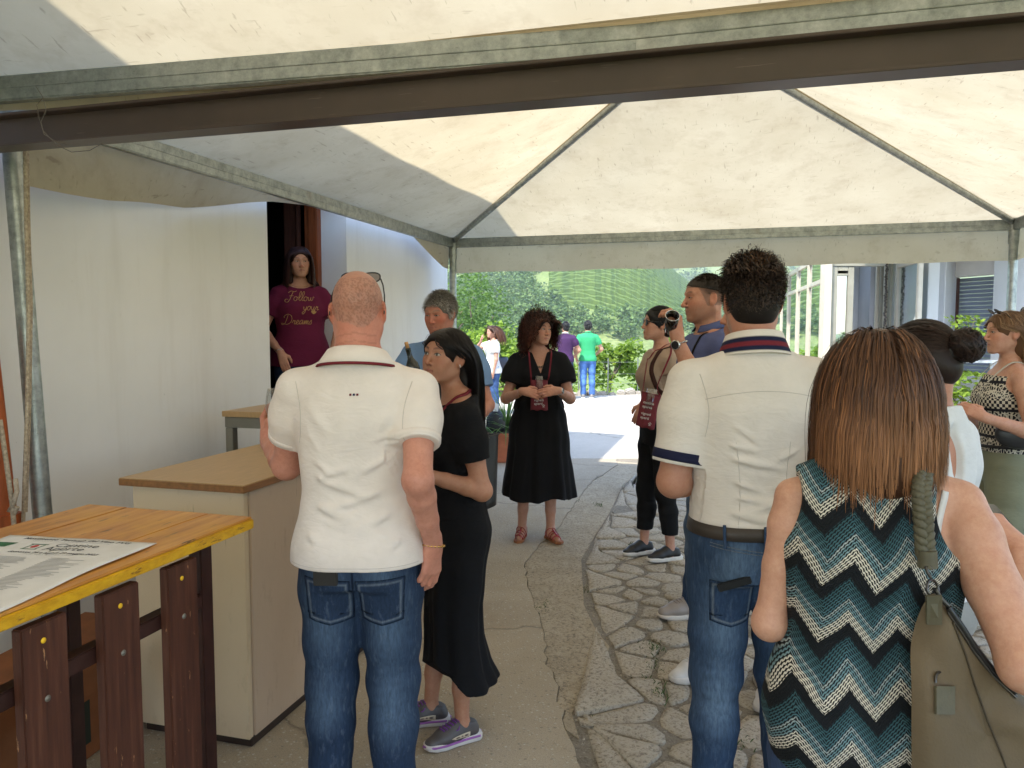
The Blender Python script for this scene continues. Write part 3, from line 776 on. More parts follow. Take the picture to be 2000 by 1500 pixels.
b = MB(); b.bevbox((-.42, -.16, q.z-.05), (.42, .16, q.z-.02), .004); b.build('shelf', SHELF, st)
b = MB(); b.bevbox((-.42, -.16, .42), (.42, .16, .45), .004); b.build('shelf', SHELF, st)
for sx_ in (-.4, .4):
    for sy_ in (-.14, .14): b = MB(); b.bevbox((sx_-.012, sy_-.012, 0), (sx_+.012, sy_+.012, q.z-.03), .002); b.build('leg', SHELF, st)
potplant('bushy light green plant in a green pot on the metal stand', Vector((q.x-.02, q.y, q.z-.02)), .30, .46, .085, 420, .035, SHRUB_L, 5)
potplant('leafy green plant low on the stand behind the woman with the bun', Vector((q.x-.06, q.y-.02, .45)), .34, .55, .13, 420, .05, SHRUB_L, 6, TERRA)
# ================================================================== figures: smooth-blended implicit bodies, meshed as one surface
def V3(*a): return np.array(a[0] if len(a) == 1 else a, float)
def nrm(v): v = np.asarray(v, float); return v/(np.linalg.norm(v)+1e-9)
def rotz(a): c, s = math.cos(a), math.sin(a); return np.array([[c, -s, 0], [s, c, 0], [0, 0, 1.]])
def rotx(a): c, s = math.cos(a), math.sin(a); return np.array([[1, 0, 0], [0, c, -s], [0, s, c]])
def roty(a): c, s = math.cos(a), math.sin(a); return np.array([[c, 0, s], [0, 1, 0], [-s, 0, c]])

class Grid:
    def __init__(s, lo, hi, h):
        s.lo = V3(lo); s.h = h; s.n = np.ceil((V3(hi)-s.lo)/h).astype(int)+1
        s.D = np.full(s.n, .2, np.float32)
        s.ax = [(s.lo[i]+h*np.arange(s.n[i])).astype(np.float32) for i in range(3)]
    def sub(s, lo, hi, pad):
        i0 = np.clip(np.floor((V3(lo)-pad-s.lo)/s.h).astype(int), 0, s.n); i1 = np.clip(np.ceil((V3(hi)+pad-s.lo)/s.h).astype(int)+1, 0, s.n)
        if np.any(i1 <= i0): return None, None
        sl = tuple(slice(a, b) for a, b in zip(i0, i1))
        return sl, (s.ax[0][sl[0]][:, None, None], s.ax[1][sl[1]][None, :, None], s.ax[2][sl[2]][None, None, :])
    def put(s, sl, d, k):
        a = s.D[sl]
        if k > 0:
            hh = np.maximum(k-np.abs(a-d), 0)/k; s.D[sl] = np.minimum(a, d) - hh*hh*k*.25
        else: s.D[sl] = np.minimum(a, d)
    def cut(s, sl, d, k=.006):       # smooth subtraction of the solid d
        a = s.D[sl]; d = -d; hh = np.maximum(k-np.abs(a-d), 0)/k; s.D[sl] = np.maximum(a, d) + hh*hh*k*.25
    # --- solids
    def cone(s, a, b, ra, rb, k=.02, flat=None, sub=False):
        a = V3(a); b = V3(b); r = max(ra, rb)
        sl, g = s.sub(np.minimum(a, b)-r, np.maximum(a, b)+r, .03+k)
        if sl is None: return
        ba = b-a; L = max(float(ba@ba), 1e-9)
        px, py, pz = g[0]-a[0], g[1]-a[1], g[2]-a[2]
        t = np.clip((px*ba[0]+py*ba[1]+pz*ba[2])/L, 0, 1)
        qx, qy, qz = px-t*ba[0], py-t*ba[1], pz-t*ba[2]
        if flat is not None:
            n, f = V3(flat[0]), flat[1]; n = nrm(n)
            c = qx*n[0]+qy*n[1]+qz*n[2]; w = (1/f-1)*c
            qx, qy, qz = qx+w*n[0], qy+w*n[1], qz+w*n[2]
            d = np.sqrt(qx*qx+qy*qy+qz*qz) - (ra+(rb-ra)*t); d = d*np.where(d > 0, 1, f)
        else: d = np.sqrt(qx*qx+qy*qy+qz*qz) - (ra+(rb-ra)*t)
        (s.cut if sub else s.put)(sl, d.astype(np.float32), k)
    def chain(s, pts, rs, k=.015, **kw):
        for i in range(len(pts)-1): s.cone(pts[i], pts[i+1], rs[i], rs[i+1], k, **kw)
    def ellip(s, c, r, k=.02, R=None, sub=False):
        c = V3(c); r = V3(r); m = r.max()
        sl, g = s.sub(c-m, c+m, .03+k)
        if sl is None: return
        x, y, z = g[0]-c[0], g[1]-c[1], g[2]-c[2]
        if R is not None:     # R maps local -> grid space
            x, y, z = (R[0, 0]*x+R[1, 0]*y+R[2, 0]*z, R[0, 1]*x+R[1, 1]*y+R[2, 1]*z, R[0, 2]*x+R[1, 2]*y+R[2, 2]*z)
        k0 = np.sqrt((x/r[0])**2+(y/r[1])**2+(z/r[2])**2); k1 = np.sqrt((x/r[0]**2)**2+(y/r[1]**2)**2+(z/r[2]**2)**2)+1e-6
        d = k0*(k0-1)/k1
        (s.cut if sub else s.put)(sl, d.astype(np.float32), k)
    def loft(s, sec, k=.02, ex=2.3, fn=None, M=None, org=None, infl=0.0):
        """sec: rows (z, half width, half depth, x offset, y offset); fn(x,y,z,ang)->extra distance"""
        sec = np.array(sec, float); z0, z1 = sec[0, 0], sec[-1, 0]
        w = sec[:, 1].max()+infl+.08
        lo = V3(sec[:, 3].min()-w, sec[:, 4].min()-w, z0-.02); hi = V3(sec[:, 3].max()+w, sec[:, 4].max()+w, z1+.02)
        if M is not None:
            cs = np.array([[x, y, z] for x in (lo[0], hi[0]) for y in (lo[1], hi[1]) for z in (lo[2], hi[2])]) @ M.T + org
            lo, hi = cs.min(0), cs.max(0)
        sl, g = s.sub(lo, hi, .02)
        if sl is None: return
        if M is not None:
            x, y, z = g[0]-org[0], g[1]-org[1], g[2]-org[2]
            x, y, z = (M[0, 0]*x+M[1, 0]*y+M[2, 0]*z, M[0, 1]*x+M[1, 1]*y+M[2, 1]*z, M[0, 2]*x+M[1, 2]*y+M[2, 2]*z)
        else:
            x, y, z = g
        zz = np.linspace(z0, z1, 160); F = []
        for c in range(1, 5):
            f = np.interp(zz, sec[:, 0], sec[:, c]); 
            ker = np.hanning(13); ker /= ker.sum(); f = np.convolve(np.pad(f, 6, 'edge'), ker, 'valid'); F.append(f)
        def samp(f): 
            if z.size == z.shape[2]: return np.interp(z.ravel(), zz, f).reshape(z.shape).astype(np.float32)
            return np.interp(z, zz, f).astype(np.float32)
        a, b, cx, cy = samp(F[0])+infl, samp(F[1])+infl, samp(F[2]), samp(F[3])
        X_, Y_ = x-cx, y-cy
        e = ex
        q = (np.abs(X_/a)**e + np.abs(Y_/b)**e)**(1/e)
        rr = np.sqrt(X_*X_+Y_*Y_)+1e-6
        d = rr*(1-1/np.maximum(q, .05)) 
        d = np.where(q < 1, np.maximum(d, (q-1)*np.minimum(a, b)), d)
        if fn is not None: d = d + fn(X_, Y_, z, np.arctan2(X_, -Y_))
        d = np.maximum(d, np.maximum(z0-z, z-z1))
        s.put(sl, np.broadcast_to(d, s.D[sl].shape).astype(np.float32), k)
    def box_all(s): return tuple(slice(None) for _ in range(3)), (s.ax[0][:, None, None], s.ax[1][None, :, None], s.ax[2][None, None, :])
    def clip(s, p, n, lo=None, hi=None, k=.004):
        """keep the side of the plane through p that n points away from; limited to a box"""
        p = V3(p); n = nrm(n)
        if lo is None: sl, g = s.box_all()
        else: sl, g = s.sub(lo, hi, 0)
        if sl is None: return
        d = (g[0]-p[0])*n[0]+(g[1]-p[1])*n[1]+(g[2]-p[2])*n[2]
        a = s.D[sl]; hh = np.maximum(k-np.abs(a-d), 0)/k; s.D[sl] = np.maximum(a, d)+hh*hh*k*.25
    def disp(s, fn, lo=None, hi=None):
        sl, g = s.box_all() if lo is None else s.sub(lo, hi, 0)
        if sl is None: return
        a = s.D[sl]; near = np.abs(a) < .05
        if near.any():
            G = np.broadcast_arrays(*g); x, y, z = G[0][near], G[1][near], G[2][near]
            a[near] += fn(x, y, z).astype(np.float32)
    def ridge(s, a, b, amp, w, taper=True):
        """a raised fold (amp>0) or crease (amp<0) along the segment a-b"""
        a = V3(a); b = V3(b); lo = np.minimum(a, b)-w*3; hi = np.maximum(a, b)+w*3; ba = b-a; L = ba@ba
        def fn(x, y, z):
            px, py, pz = x-a[0], y-a[1], z-a[2]; t = np.clip((px*ba[0]+py*ba[1]+pz*ba[2])/L, 0, 1)
            d2 = (px-t*ba[0])**2+(py-t*ba[1])**2+(pz-t*ba[2])**2
            return -amp*np.exp(-d2/(w*w))*(np.sin(np.pi*(t*.92+.04)) if taper else 1)
        s.disp(fn, lo, hi)
    def mesh(s, smooth_it=1):
        D = s.D; S = D < 0
        n = D.shape
        c = [S[i:n[0]-1+i, j:n[1]-1+j, k:n[2]-1+k] for i in (0, 1) for j in (0, 1) for k in (0, 1)]
        al = c[0].copy(); an = c[0].copy()
        for q in c[1:]: al &= q; an |= q
        act = an & ~al
        I = np.argwhere(act)
        if len(I) == 0: return np.zeros((0, 3)), np.zeros((0, 4), int)
        vid = np.full(act.shape, -1, np.int32); vid[act] = np.arange(len(I))
        cor = np.array([(i, j, k) for i in (0, 1) for j in (0, 1) for k in (0, 1)])
        val = np.stack([D[I[:, 0]+q[0], I[:, 1]+q[1], I[:, 2]+q[2]] for q in cor], 1)
        acc = np.zeros((len(I), 3)); cnt = np.zeros(len(I))
        for a_ in range(8):
            for b_ in range(a_+1, 8):
                if np.abs(cor[a_]-cor[b_]).sum() != 1: continue
                va, vb = val[:, a_], val[:, b_]; m = (va < 0) != (vb < 0)
                t = np.where(m, va/(va-vb+1e-12), 0)
                p = cor[a_][None]+(cor[b_]-cor[a_])[None]*t[:, None]
                acc[m] += p[m]; cnt[m] += 1
        P = (I + acc/cnt[:, None])*s.h + s.lo
        Q = []
        for ax_ in range(3):
            u, v = (ax_+1) % 3, (ax_+2) % 3
            A = S; B = np.roll(S, -1, ax_)
            m = A != B
            sl = [slice(1, -1)]*3; sl[ax_] = slice(0, -1)
            mm = np.zeros_like(m); mm[tuple(sl)] = m[tuple(sl)]
            E = np.argwhere(mm)
            if len(E) == 0: continue
            ins = S[E[:, 0], E[:, 1], E[:, 2]]
            def cell(du, dv):
                e = E.copy(); e[:, u] += du; e[:, v] += dv; return vid[e[:, 0], e[:, 1], e[:, 2]]
            q = np.stack([cell(-1, -1), cell(0, -1), cell(0, 0), cell(-1, 0)], 1)
            q[~ins] = q[~ins][:, ::-1]
            Q.append(q[(q >= 0).all(1)])
        Q = np.concatenate(Q)
        for _ in range(smooth_it):
            acc = np.zeros_like(P); cn = np.zeros(len(P))
            for i in range(4):
                a_, b_ = Q[:, i], Q[:, (i+1) % 4]
                for c_ in range(3):
                    acc[:, c_] += np.bincount(a_, P[b_, c_], len(P)) + np.bincount(b_, P[a_, c_], len(P))
                cn += np.bincount(a_, minlength=len(P)) + np.bincount(b_, minlength=len(P))
            P = P*.5 + .5*acc/np.maximum(cn, 1)[:, None]
        return P, Q

def wav(seed, n=6, fr=(6, 20)):
    r = np.random.RandomState(seed); K = r.normal(size=(n, 3)); K /= np.linalg.norm(K, axis=1)[:, None]
    K *= r.uniform(*fr, n)[:, None]; ph = r.uniform(0, 6.28, n)
    def f(x, y, z, st=(1, 1, 1)):
        o = 0
        for (a, b, c), p in zip(K, ph):
            o = o + np.sin(a*x*st[0]+b*y*st[1]+c*z*st[2]+p+1.1*np.sin(.7*(b*x*st[0]+c*y*st[1]-a*z*st[2])))
        return o/n
    return f
def vcol(me, C):
    """C: (nverts,3) linear colours"""
    at_ = me.color_attributes.new('Col', 'FLOAT_COLOR', 'POINT')
    A = np.ones((len(me.vertices), 4), np.float32); A[:, :3] = C; at_.data.foreach_set('color', A.ravel())
def m_skin():
    t = NT('skin'); t.set(.52, 0, .35); co = t.co('Object')
    at_ = t.node('Attribute'); at_.attribute_name = 'Col'
    n = t.noise(co, 70, 6, .75); n2 = t.noise(co, 11, 4)
    c = t.mix(t.ramp(n, [(.35, .38), (.62, 0)]), at_.outputs['Color'], (.33, .10, .055))
    c = t.mix(t.ramp(n2, [(.4, 0), (.7, .3)]), c, (.60, .31, .22))
    t.col(c); t.b.inputs['Subsurface Weight'].default_value = .12; t.b.inputs['Subsurface Radius'].default_value = (.6, .25, .12); t.b.inputs['Subsurface Scale'].default_value = .012
    t.bump(t.noise(co, 260, 3, .6), .12, .002); return t.m
SKIN = m_skin()
def m_vcol(name, rough=.8, bump=.15, bs=400, sheen=0, spec=.2, var=.12):
    t = NT(name); t.set(rough, 0, spec); co = t.co('Object'); at_ = t.node('Attribute'); at_.attribute_name = 'Col'
    n = t.noise(co, 12, 5, .6); c = t.mix(t.ramp(n, [(.3, var), (.7, 0)]), at_.outputs['Color'], (0, 0, 0))
    t.col(c); t.bump(t.noise(co, bs, 3, .6), bump, .002)
    if sheen: t.b.inputs['Sheen Weight'].default_value = sheen
    return t.m
def m_cloth():
    t = NT('cloth'); t.set(.9, 0, .15); co = t.co('Object'); at_ = t.node('Attribute'); at_.attribute_name = 'Col'
    n = t.noise(co, 12, 5, .6); c = t.mix(t.ramp(n, [(.3, .10), (.7, 0)]), at_.outputs['Color'], (0, 0, 0)); t.col(c)
    r = t.noise(t.co('Object', (9, 9, 22), (.5, .35, .2)), 1.0, 3, .5, .8); r2 = t.noise(t.co('Object', (16, 16, 30), (-.5, -.3, .4)), 1.0, 2, .5, 1.0)
    rr = t.math('ADD', t.math('ABSOLUTE', t.math('SUBTRACT', r, .5)), t.math('MULTIPLY', t.math('ABSOLUTE', t.math('SUBTRACT', r2, .5)), .6))
    fine = t.noise(co, 600, 2, .5); t.bump(t.math('ADD', rr, t.math('MULTIPLY', fine, .02)), .16, .03); return t.m
CLOTH = m_cloth()
def m_denim():
    t = NT('denim'); t.set(.9, 0, .15); at_ = t.node('Attribute'); at_.attribute_name = 'Col'; co = t.co('Object', (1, 1, .18))
    n = t.noise(co, 160, 4, .7); c = t.mix(t.ramp(n, [(.35, .45), (.65, 0)]), at_.outputs['Color'], (.01, .015, .03))
    n3 = t.noise(t.co('Object', (1, 1, .3)), 55, 4, .7); c = t.mix(t.ramp(n3, [(.55, 0), (.75, .25)]), c, (.2, .26, .34))
    t.col(c); t.bump(n, .3, .002); return t.m
DENIM = m_denim()
LEATHER = m_vcol('leather', .45, .2, 220, spec=.5)
RUBBER = mat('white_rubber', (.70, .68, .64), .6, var=.08, scale=20)
EYE = None

class Person:
    """local frame: stands on z=0, faces -Y, its left is +X"""
    def __init__(s, name, label, X, Y, yaw, H, fem=False, z=0, h=.0055, skin=(.46, .25, .17), bulk=1.0, twist=0, lean=0, side=0, cat='person', group=None, hw=1.0, neck=(0, 0)):
        s.yaw = RAD(yaw); s.org = V3(X, Y, z); s.R = rotz(s.yaw); s.H = H; s.fem = fem; s.h = h; s.skin = V3(skin); s.bulk = bulk; s.hw = hw
        s.root = thing(name, label, cat, (X, Y, z), (0, 0, s.yaw), group)
        k = H/1.75; s.k = k; f = fem
        s.lean = RAD(lean); s.side = RAD(side); s.tw = RAD(twist)
        # torso frame pivots at the hips
        s.hip = V3(0, 0, .525*H)
        s.TM = rotz(s.tw) @ roty(s.side) @ rotx(s.lean)
        s.sh = {1: V3((.093 if f else .106)*H*hw, .006, .793*H), -1: V3(-(.093 if f else .106)*H*hw, .006, .793*H)}
        for q in s.sh: s.sh[q] = s.T(s.sh[q])
        s.neck0 = s.T(V3(0, .018*k, .825*H))
        s.headc = s.T(V3(neck[0], -.012*k+neck[1], .932*H))        # ear-level centre of the head (crown at +.118 for k=1)
        s.HM = np.eye(3)
        s.arms = {}; s.legs = {}
        b = bulk
        hipw = (.172 if f else .165)*k*(.5+.5*b); 
        if f:
            s.sec = [(.46*H, .150*k*b, .105*k*b, 0, .012), (.52*H, .172*k*b, .118*k*b, 0, .014), (.57*H, .158*k*b, .108*k*b, 0, .008), (.625*H, .128*k*b, .092*k*b, 0, 0), (.68*H, .138*k*b, .098*k*b, 0, 0),
                     (.735*H, .148*k*b, .108*k*b, 0, -.004), (.785*H, .150*k, .095*k, 0, .004), (.815*H, .125*k, .070*k, 0, .012), (.84*H, .070*k, .052*k, 0, .018), (.855*H, .05*k, .046*k, 0, .018)]
        else:
            s.sec = [(.46*H, .150*k*b, .105*k*b, 0, .01), (.52*H, .168*k*b, .118*k*b, 0, .012), (.57*H, .160*k*b, .113*k*b, 0, .004), (.62*H, .155*k*b, .110*k*b, 0, -.004), (.69*H, .165*k*b, .118*k*b, 0, -.004),
                     (.75*H, .176*k*b, .122*k*b, 0, 0), (.79*H, .172*k, .108*k, 0, .008), (.82*H, .140*k, .080*k, 0, .014), (.845*H, .082*k, .060*k, 0, .018), (.86*H, .058*k, .054*k, 0, .016)]
    def T(s, p): return s.TM @ (V3(p)-s.hip) + s.hip
    def loc(s, w): return s.R.T @ (V3(*w) - s.org)                 # world -> local
    def px(s, x, y, Y): return s.loc(at(x, y, Y))
    def head(s, yaw=0, pitch=0, roll=0):                           # yaw relative to the world-facing of the body
        s.HM = rotz(RAD(yaw)) @ rotx(RAD(pitch)) @ roty(RAD(roll)); return s
    def hp(s, p): return s.HM @ (V3(p)*s.k*(1.0 if not s.fem else .97)*s.hs) + s.headc
    hs = 1.0
    def arm(s, side, wrist=None, elbow=None, hint=(0, 1, -.3), hand=None, dorsal=None, curl=.5, thumb=.4, spread=.1, r=1.0, tl=None):
        S = s.sh[side]; H = s.H; la, lf = .172*H, .148*H
        if wrist is None: wrist = S + V3(side*.05, -.03, -.31*H)
        W = V3(wrist); d = W-S; L = np.linalg.norm(d)
        mx = (la+lf)*.995
        if L > mx: W = S + d/L*mx; d = W-S; L = mx
        if elbow is None:
            a = (la*la-lf*lf+L*L)/(2*L); hgt = math.sqrt(max(la*la-a*a, 0)); u = d/L
            hv = V3(hint); hv = hv-u*(hv@u); hv = nrm(hv); E = S+u*a+hv*hgt
        else: E = V3(elbow)
        fd = nrm(W-E); hd = nrm(hand) if hand is not None else fd
        dn = V3(dorsal) if dorsal is not None else V3(side, 0, .2); dn = nrm(dn-hd*(dn@hd))
        s.arms[side] = dict(S=S, E=E, W=W, hd=hd, dn=dn, curl=curl, thumb=thumb, spread=spread, r=r, tl=tl); return s
    def leg(s, side, foot=None, toe=0, knee=None):
        H = s.H; hipj = V3(side*.052*H, .0, .515*H)
        A = V3(foot) if foot is not None else V3(side*.06*H, .02, .045*H)
        if A[2] < .02: A[2] = .045*H
        K = V3(knee) if knee is not None else (hipj*.47+A*.53+V3(0, -.018, .01))
        s.legs[side] = dict(Hp=hipj, K=K, A=A, toe=RAD(toe)); return s
    # ---- skin
    def skin_arm(s, g, side):
        a = s.arms[side]; k = s.k*(.86 if s.fem else 1)*a['r']
        S, E, W = a['S'], a['E'], a['W']
        u = nrm(E-S); f = nrm(W-E)
        g.cone(s.T((side*.02, .018, .836*s.H)), S+V3(0, 0, .004), .034*s.k, .042*k, .04)
        g.chain([S, S+(E-S)*.22, S+(E-S)*.55, E], [.047*k, .051*k, .046*k, .0415*k], .012)
        g.chain([E, E+(W-E)*.24, E+(W-E)*.6, W], [.0415*k, .0418*k, .034*k, .0255*k], .01, flat=None)
        g.ellip(E+nrm(u-f)*.005, (.029*k,)*3, .04)
        s.hand(g, side)
    def hand(s, g, side):
        a = s.arms[side]; k = s.k*(.9 if s.fem else 1.02); W, y, z = a['W'], a['hd'], a['dn']
        x = np.cross(y, z)*1.0                       # towards ...
        x = nrm(x)
        tx = x if np.dot(np.cross(z, x), y) > 0 else -x
        th = x*side                                  # thumb side
        # thumb side: for the left hand (side 1) with fingers down and dorsal outwards the thumb points forwards
        P = lambda X_, Y_, Z_: W + (th*X_ + y*Y_ + z*Z_)*k
        s.HF = getattr(s, 'HF', {}); s.HF[side] = (W, th, y, z, k)
        g.cone(P(0, -.02, 0), P(0, .03, 0), .025*k, .030*k, .02, flat=(z, .72))
        for (xx, yy) in ((.028, .088), (.010, .092), (-.010, .088), (-.027, .080)):
            g.cone(P(xx*.55, .02, 0), P(xx, yy, .001), .0175*k, .0125*k, .012, flat=(z, .85))
        c = a['curl']; c = c if hasattr(c, '__len__') else [c]*4
        sp = a['spread']
        a['tips'] = []
        for i, (xx, yy, l) in enumerate(((.028, .088, 1.0), (.010, .092, 1.08), (-.010, .088, 1.0), (-.027, .080, .8))):
            p = P(xx, yy, .001); an = 0; ab = (.12-.085*i)*sp*4
            pts = [p]; rr = [.0105*k]
            for j, (ll, cc) in enumerate(((.043, .75), (.026, 1.0), (.022, .7))):
                an += c[i]*cc
                d = (y*math.cos(ab)+th*math.sin(ab))*math.cos(an) - z*math.sin(an)
                pts.append(pts[-1]+d*ll*l*k); rr.append((.0094, .0085, .0072)[j]*k)
            g.chain(pts, rr, .004); a['tips'].append(pts[-1])
        t0 = P(.022, .022, -.008); th_ = a['thumb']
        d1 = nrm(th*(.75) + y*.62 - z*(.25+.5*th_)); d2 = nrm(th*(.35-.5*th_)+y*(.9) - z*(.3+.6*th_)); d3 = nrm(th*(.2-.7*th_)+y*.9 - z*(.3+.7*th_))
        if a['tl'] is not None: d1, d2, d3 = [nrm(th*q[0]+y*q[1]+z*q[2]) for q in a['tl']]
        p1 = t0+d1*.038*k; p2 = p1+d2*.032*k; p3 = p2+d3*.026*k
        g.chain([t0, p1, p2, p3], [.017*k, .0125*k, .0105*k, .0085*k], .012); a['thumbtip'] = p3
    def skin_leg(s, g, side, lo=0):
        l = s.legs[side]; k = s.k*(1.0 if not s.fem else .88)*(.6+.4*s.bulk); Hp, K, A = l['Hp'], l['K'], l['A']
        g.chain([Hp, Hp+(K-Hp)*.35, K], [.088*k, .078*k, .053*k], .02)
        cb = V3(0, .018*k, 0)
        g.chain([K, K+(A-K)*.28+cb, K+(A-K)*.62+cb*.4, A], [.052*k, .056*k, .042*k, .034*k], .02)
        R = rotz(l['toe']); f = lambda x, y, z: A + R @ V3(x, y, z)*k
        g.chain([A, f(0, -.01, -.04), f(0, -.07, -.045), f(side*-.004, -.14, -.058)], [.036*k, .036*k, .033*k, .022*k], .02, flat=(V3(0, 0, 1), .85))
        g.cone(f(0, .03, -.05), f(0, 0, -.05), .028*k, .03*k, .02)
    def skin_head(s, g, ears=True, **o):
        k = s.k*(1 if not s.fem else .97)*s.hs; HM = s.HM; c = s.headc
        P = lambda x, y, z: s.hp(V3(x, y, z))
        E = lambda p, r, kk=.02, sub=False, R=None: g.ellip(P(*p), V3(r)*k, kk*k, HM if R is None else HM@R, sub)
        C = lambda a, b, ra, rb, kk=.015, sub=False, flat=None: g.cone(P(*a), P(*b), ra*k, rb*k, kk*k, sub=sub, flat=None if flat is None else (HM@V3(flat[0]), flat[1]))
        f = s.fem; jw = o.get('jaw', 1.0 if not f else .90)
        # neck
        nr = (.056 if not f else .046)*s.k*o.get('neck', 1)
        g.cone(s.neck0 - V3(0, -.0, .03), P(0, .028, -.05), nr*1.14, nr*.96, .03)
        if not f: g.ellip(P(0, -.045, -.125), V3(.014, .014, .018)*k, .02)
        E((0, .014, .034), (.0745, .097, .088), .03)
        E((0, -.028, -.022), (.063*jw**.5, .066, .085), .035)
        E((0, -.046, .040), (.058, .040, .046), .03)
        for q in (-1, 1):
            C((q*.050*jw, .012, -.05), (q*.020, -.074, -.094), .021, .0165, .03)
            E((q*.043, -.062, -.014), (.021, .018, .017), .03)                 # cheekbone
            E((q*.034, -.070, -.048), (.018, .016, .024), .03)                 # cheek
            C((q*.014, -.0925, .030), (q*.047, -.076, .032), .0065 if not f else .004, .006, .014)   # brow
        E((0, -.082, -.094), (.018, .014, .013), .02)
        E((0, -.086, -.058), (.024, .011, .018), .02)                          # muzzle
        for q in (-1, 1): E((q*.0315, -.0975, .0105), (.0175, .0135, .0095), .014, sub=True)
        for q in (-1, 1): E((q*.0315, -.0805, .0105), (.0145, .0105, .0105), .006)      # lids over the ball
        nl = o.get('nose', 1.0)
        C((0, -.091, .020), (0, -.1105*(.6+.4*nl), -.024), .0062, .0102*(.7+.3*nl), .010)
        E((0, -.111*(.6+.4*nl), -.027), (.0105, .0095, .009), .008)
        for q in (-1, 1): E((q*.0115, -.100, -.030), (.0075, .009, .0068), .006)
        # lips
        C((-.020, -.0895, -.0565), (0, -.0975, -.0535), .0042, .0058, .006); C((.020, -.0895, -.0565), (0, -.0975, -.0535), .0042, .0058, .006)
        C((-.017, -.0895, -.0645), (0, -.0965, -.0665), .0045, .0066, .006); C((.017, -.0895, -.0645), (0, -.0965, -.0665), .0045, .0066, .006)
        C((-.023, -.0955, -.060), (.023, -.0955, -.060), .0022, .0022, .003, sub=True); 
        if ears:
            for q in (-1, 1):
                R = rotz(q*-.35) @ rotx(-.12)
                E((q*.079, .016, -.002), (.0075, .0185, .031), .008, R=R); E((q*.074, .008, -.02), (.010, .010, .016), .01)
                E((q*.086, .010, .004), (.006, .0095, .017), .006, sub=True, R=R)
    def head_local(s, P):
        k = s.k*(1 if not s.fem else .97)*s.hs
        return ((P - s.headc) @ s.HM)/k
    def skin_colors(s, P, lips=(.42, .14, .11), brow=(.05, .03, .02), stubble=0, stub_col=(.12, .09, .08), cheek=.25, bald=None, scalp=None, brow_t=1.0, red=0, sun=None):
        C = np.tile(s.skin, (len(P), 1)); q = s.head_local(P); x, y, z = q[:, 0], q[:, 1], q[:, 2]
        def mixc(m, c): 
            m = np.clip(m, 0, 1)[:, None]; C[:] = C*(1-m)+V3(c)*m
        G = lambda px, py, pz, rx, ry, rz: np.exp(-(((np.abs(x)-px)/rx)**2+((y-py)/ry)**2+((z-pz)/rz)**2))
        inh = (np.abs(z) < .16) & (np.abs(x) < .12) & (np.abs(y) < .14)
        red_c = s.skin*V3(1.05, .68, .60)
        mixc(inh*G(.045, -.065, -.02, .022, .04, .02)*cheek*2, red_c); mixc(inh*G(0, -.115, -.026, .016, .02, .014)*cheek*2, red_c)
        mixc(inh*G(.084, .015, 0, .012, .03, .04)*.6, red_c)
        if red: mixc(np.where(z < .02, red, red*.4)*inh, s.skin*V3(1.0, .55, .48))
        if stubble:
            m = np.where((z < -.025) & (z > -.125) & (y < .03), 1, 0)*np.clip((-.02-z)/.03, 0, 1)*(1-G(0, -.105, -.03, .02, .02, .012))
            mixc(inh*m*stubble, stub_col)
        if scalp is not None:
            hl = scalp[0]; m = (z > hl(x, y)) & (np.abs(x) < .0765); mixc(inh*m*scalp[2], scalp[1])
        m = inh*(np.abs(x) < .024)*(y < -.08)*np.exp(-((z+.0600-.0028*np.cos(x*140))/.0062)**4)*np.clip((.024-np.abs(x))/.004, 0, 1); mixc(m*.85, lips)
        m = inh*(np.abs(x) < .022)*(y < -.08)*np.exp(-((z+.0600)/.0018)**2); mixc(m*.7, V3(lips)*.35)
        ax = np.abs(x); arch = .0335+.006*np.sin(np.clip((ax-.012)/.042, 0, 1)*np.pi*.9)-.0*ax
        m = inh*(y < -.05)*(ax > .012)*(ax < .054)*np.exp(-((z-arch)/(.0048*max(brow_t, .9)))**4)*np.clip((.056-ax)/.012, 0, 1); mixc(m*.9, brow)
        m = inh*G(.0115, -.105, -.0355, .006, .012, .003); mixc(m*.8, s.skin*.3)
        m = inh*(y < -.06)*G(.0315, -.09, .0105, .022, .03, .013); mixc(m*.25, s.skin*V3(.75, .6, .55))
        # knuckles and palms slightly redder
        for sd, a in s.arms.items():
            dd = np.linalg.norm(P-(a['W']+a['hd']*.1), axis=1); mixc(np.exp(-(dd/.08)**2)*.3, red_c)
        return C
    def eyes(s, bv, iris=(.10, .06, .035), gaze=(0, 0), open_=1.0, lash=True, lashc=(.012, .008, .006), shadow=None):
        for q in (-1, 1):
            nu, nv = 22, 12; Vv = []; Cc = []
            for j in range(nv+1):
                for i in range(nu+1):
                    u = i/nu*2-1; v = j/nv*2-1
                    hu = .0058*open_*(1-abs(u)**2.2)**.8; hd = .0042*open_*(1-abs(u)**2.0)
                    x = u*.0155; zz = .0105 + (hu if v > 0 else hd)*v*1.12 + .0012*u*q*1.0
                    o = s.hp((q*.0315+x, -.16, zz)); d = s.HM @ V3(0, 1, 0)
                    hit = bv.ray_cast(Vector(o), Vector(d))
                    p = V3(hit[0]) if hit[0] is not None else s.hp((q*.0315, -.088, .0105))
                    p = p - d*(.0012)
                    Vv.append(p)
                    r = math.hypot(x-gaze[0]*.006, (zz-.0108-gaze[1]*.004))
                    c = (.46, .42, .39)
                    if r < .0060: c = iris
                    if r < .0027: c = (.006, .006, .006)
                    if abs(u) > .86: c = (.42, .26, .22)
                    if v > .70 and lash: c = lashc
                    if v < -.86: c = tuple(.5*a+.5*b for a, b in zip(lashc, s.skin)) 
                    Cc.append(c)
            Fc = [(j*(nu+1)+i, j*(nu+1)+i+1, (j+1)*(nu+1)+i+1, (j+1)*(nu+1)+i) for j in range(nv) for i in range(nu)]
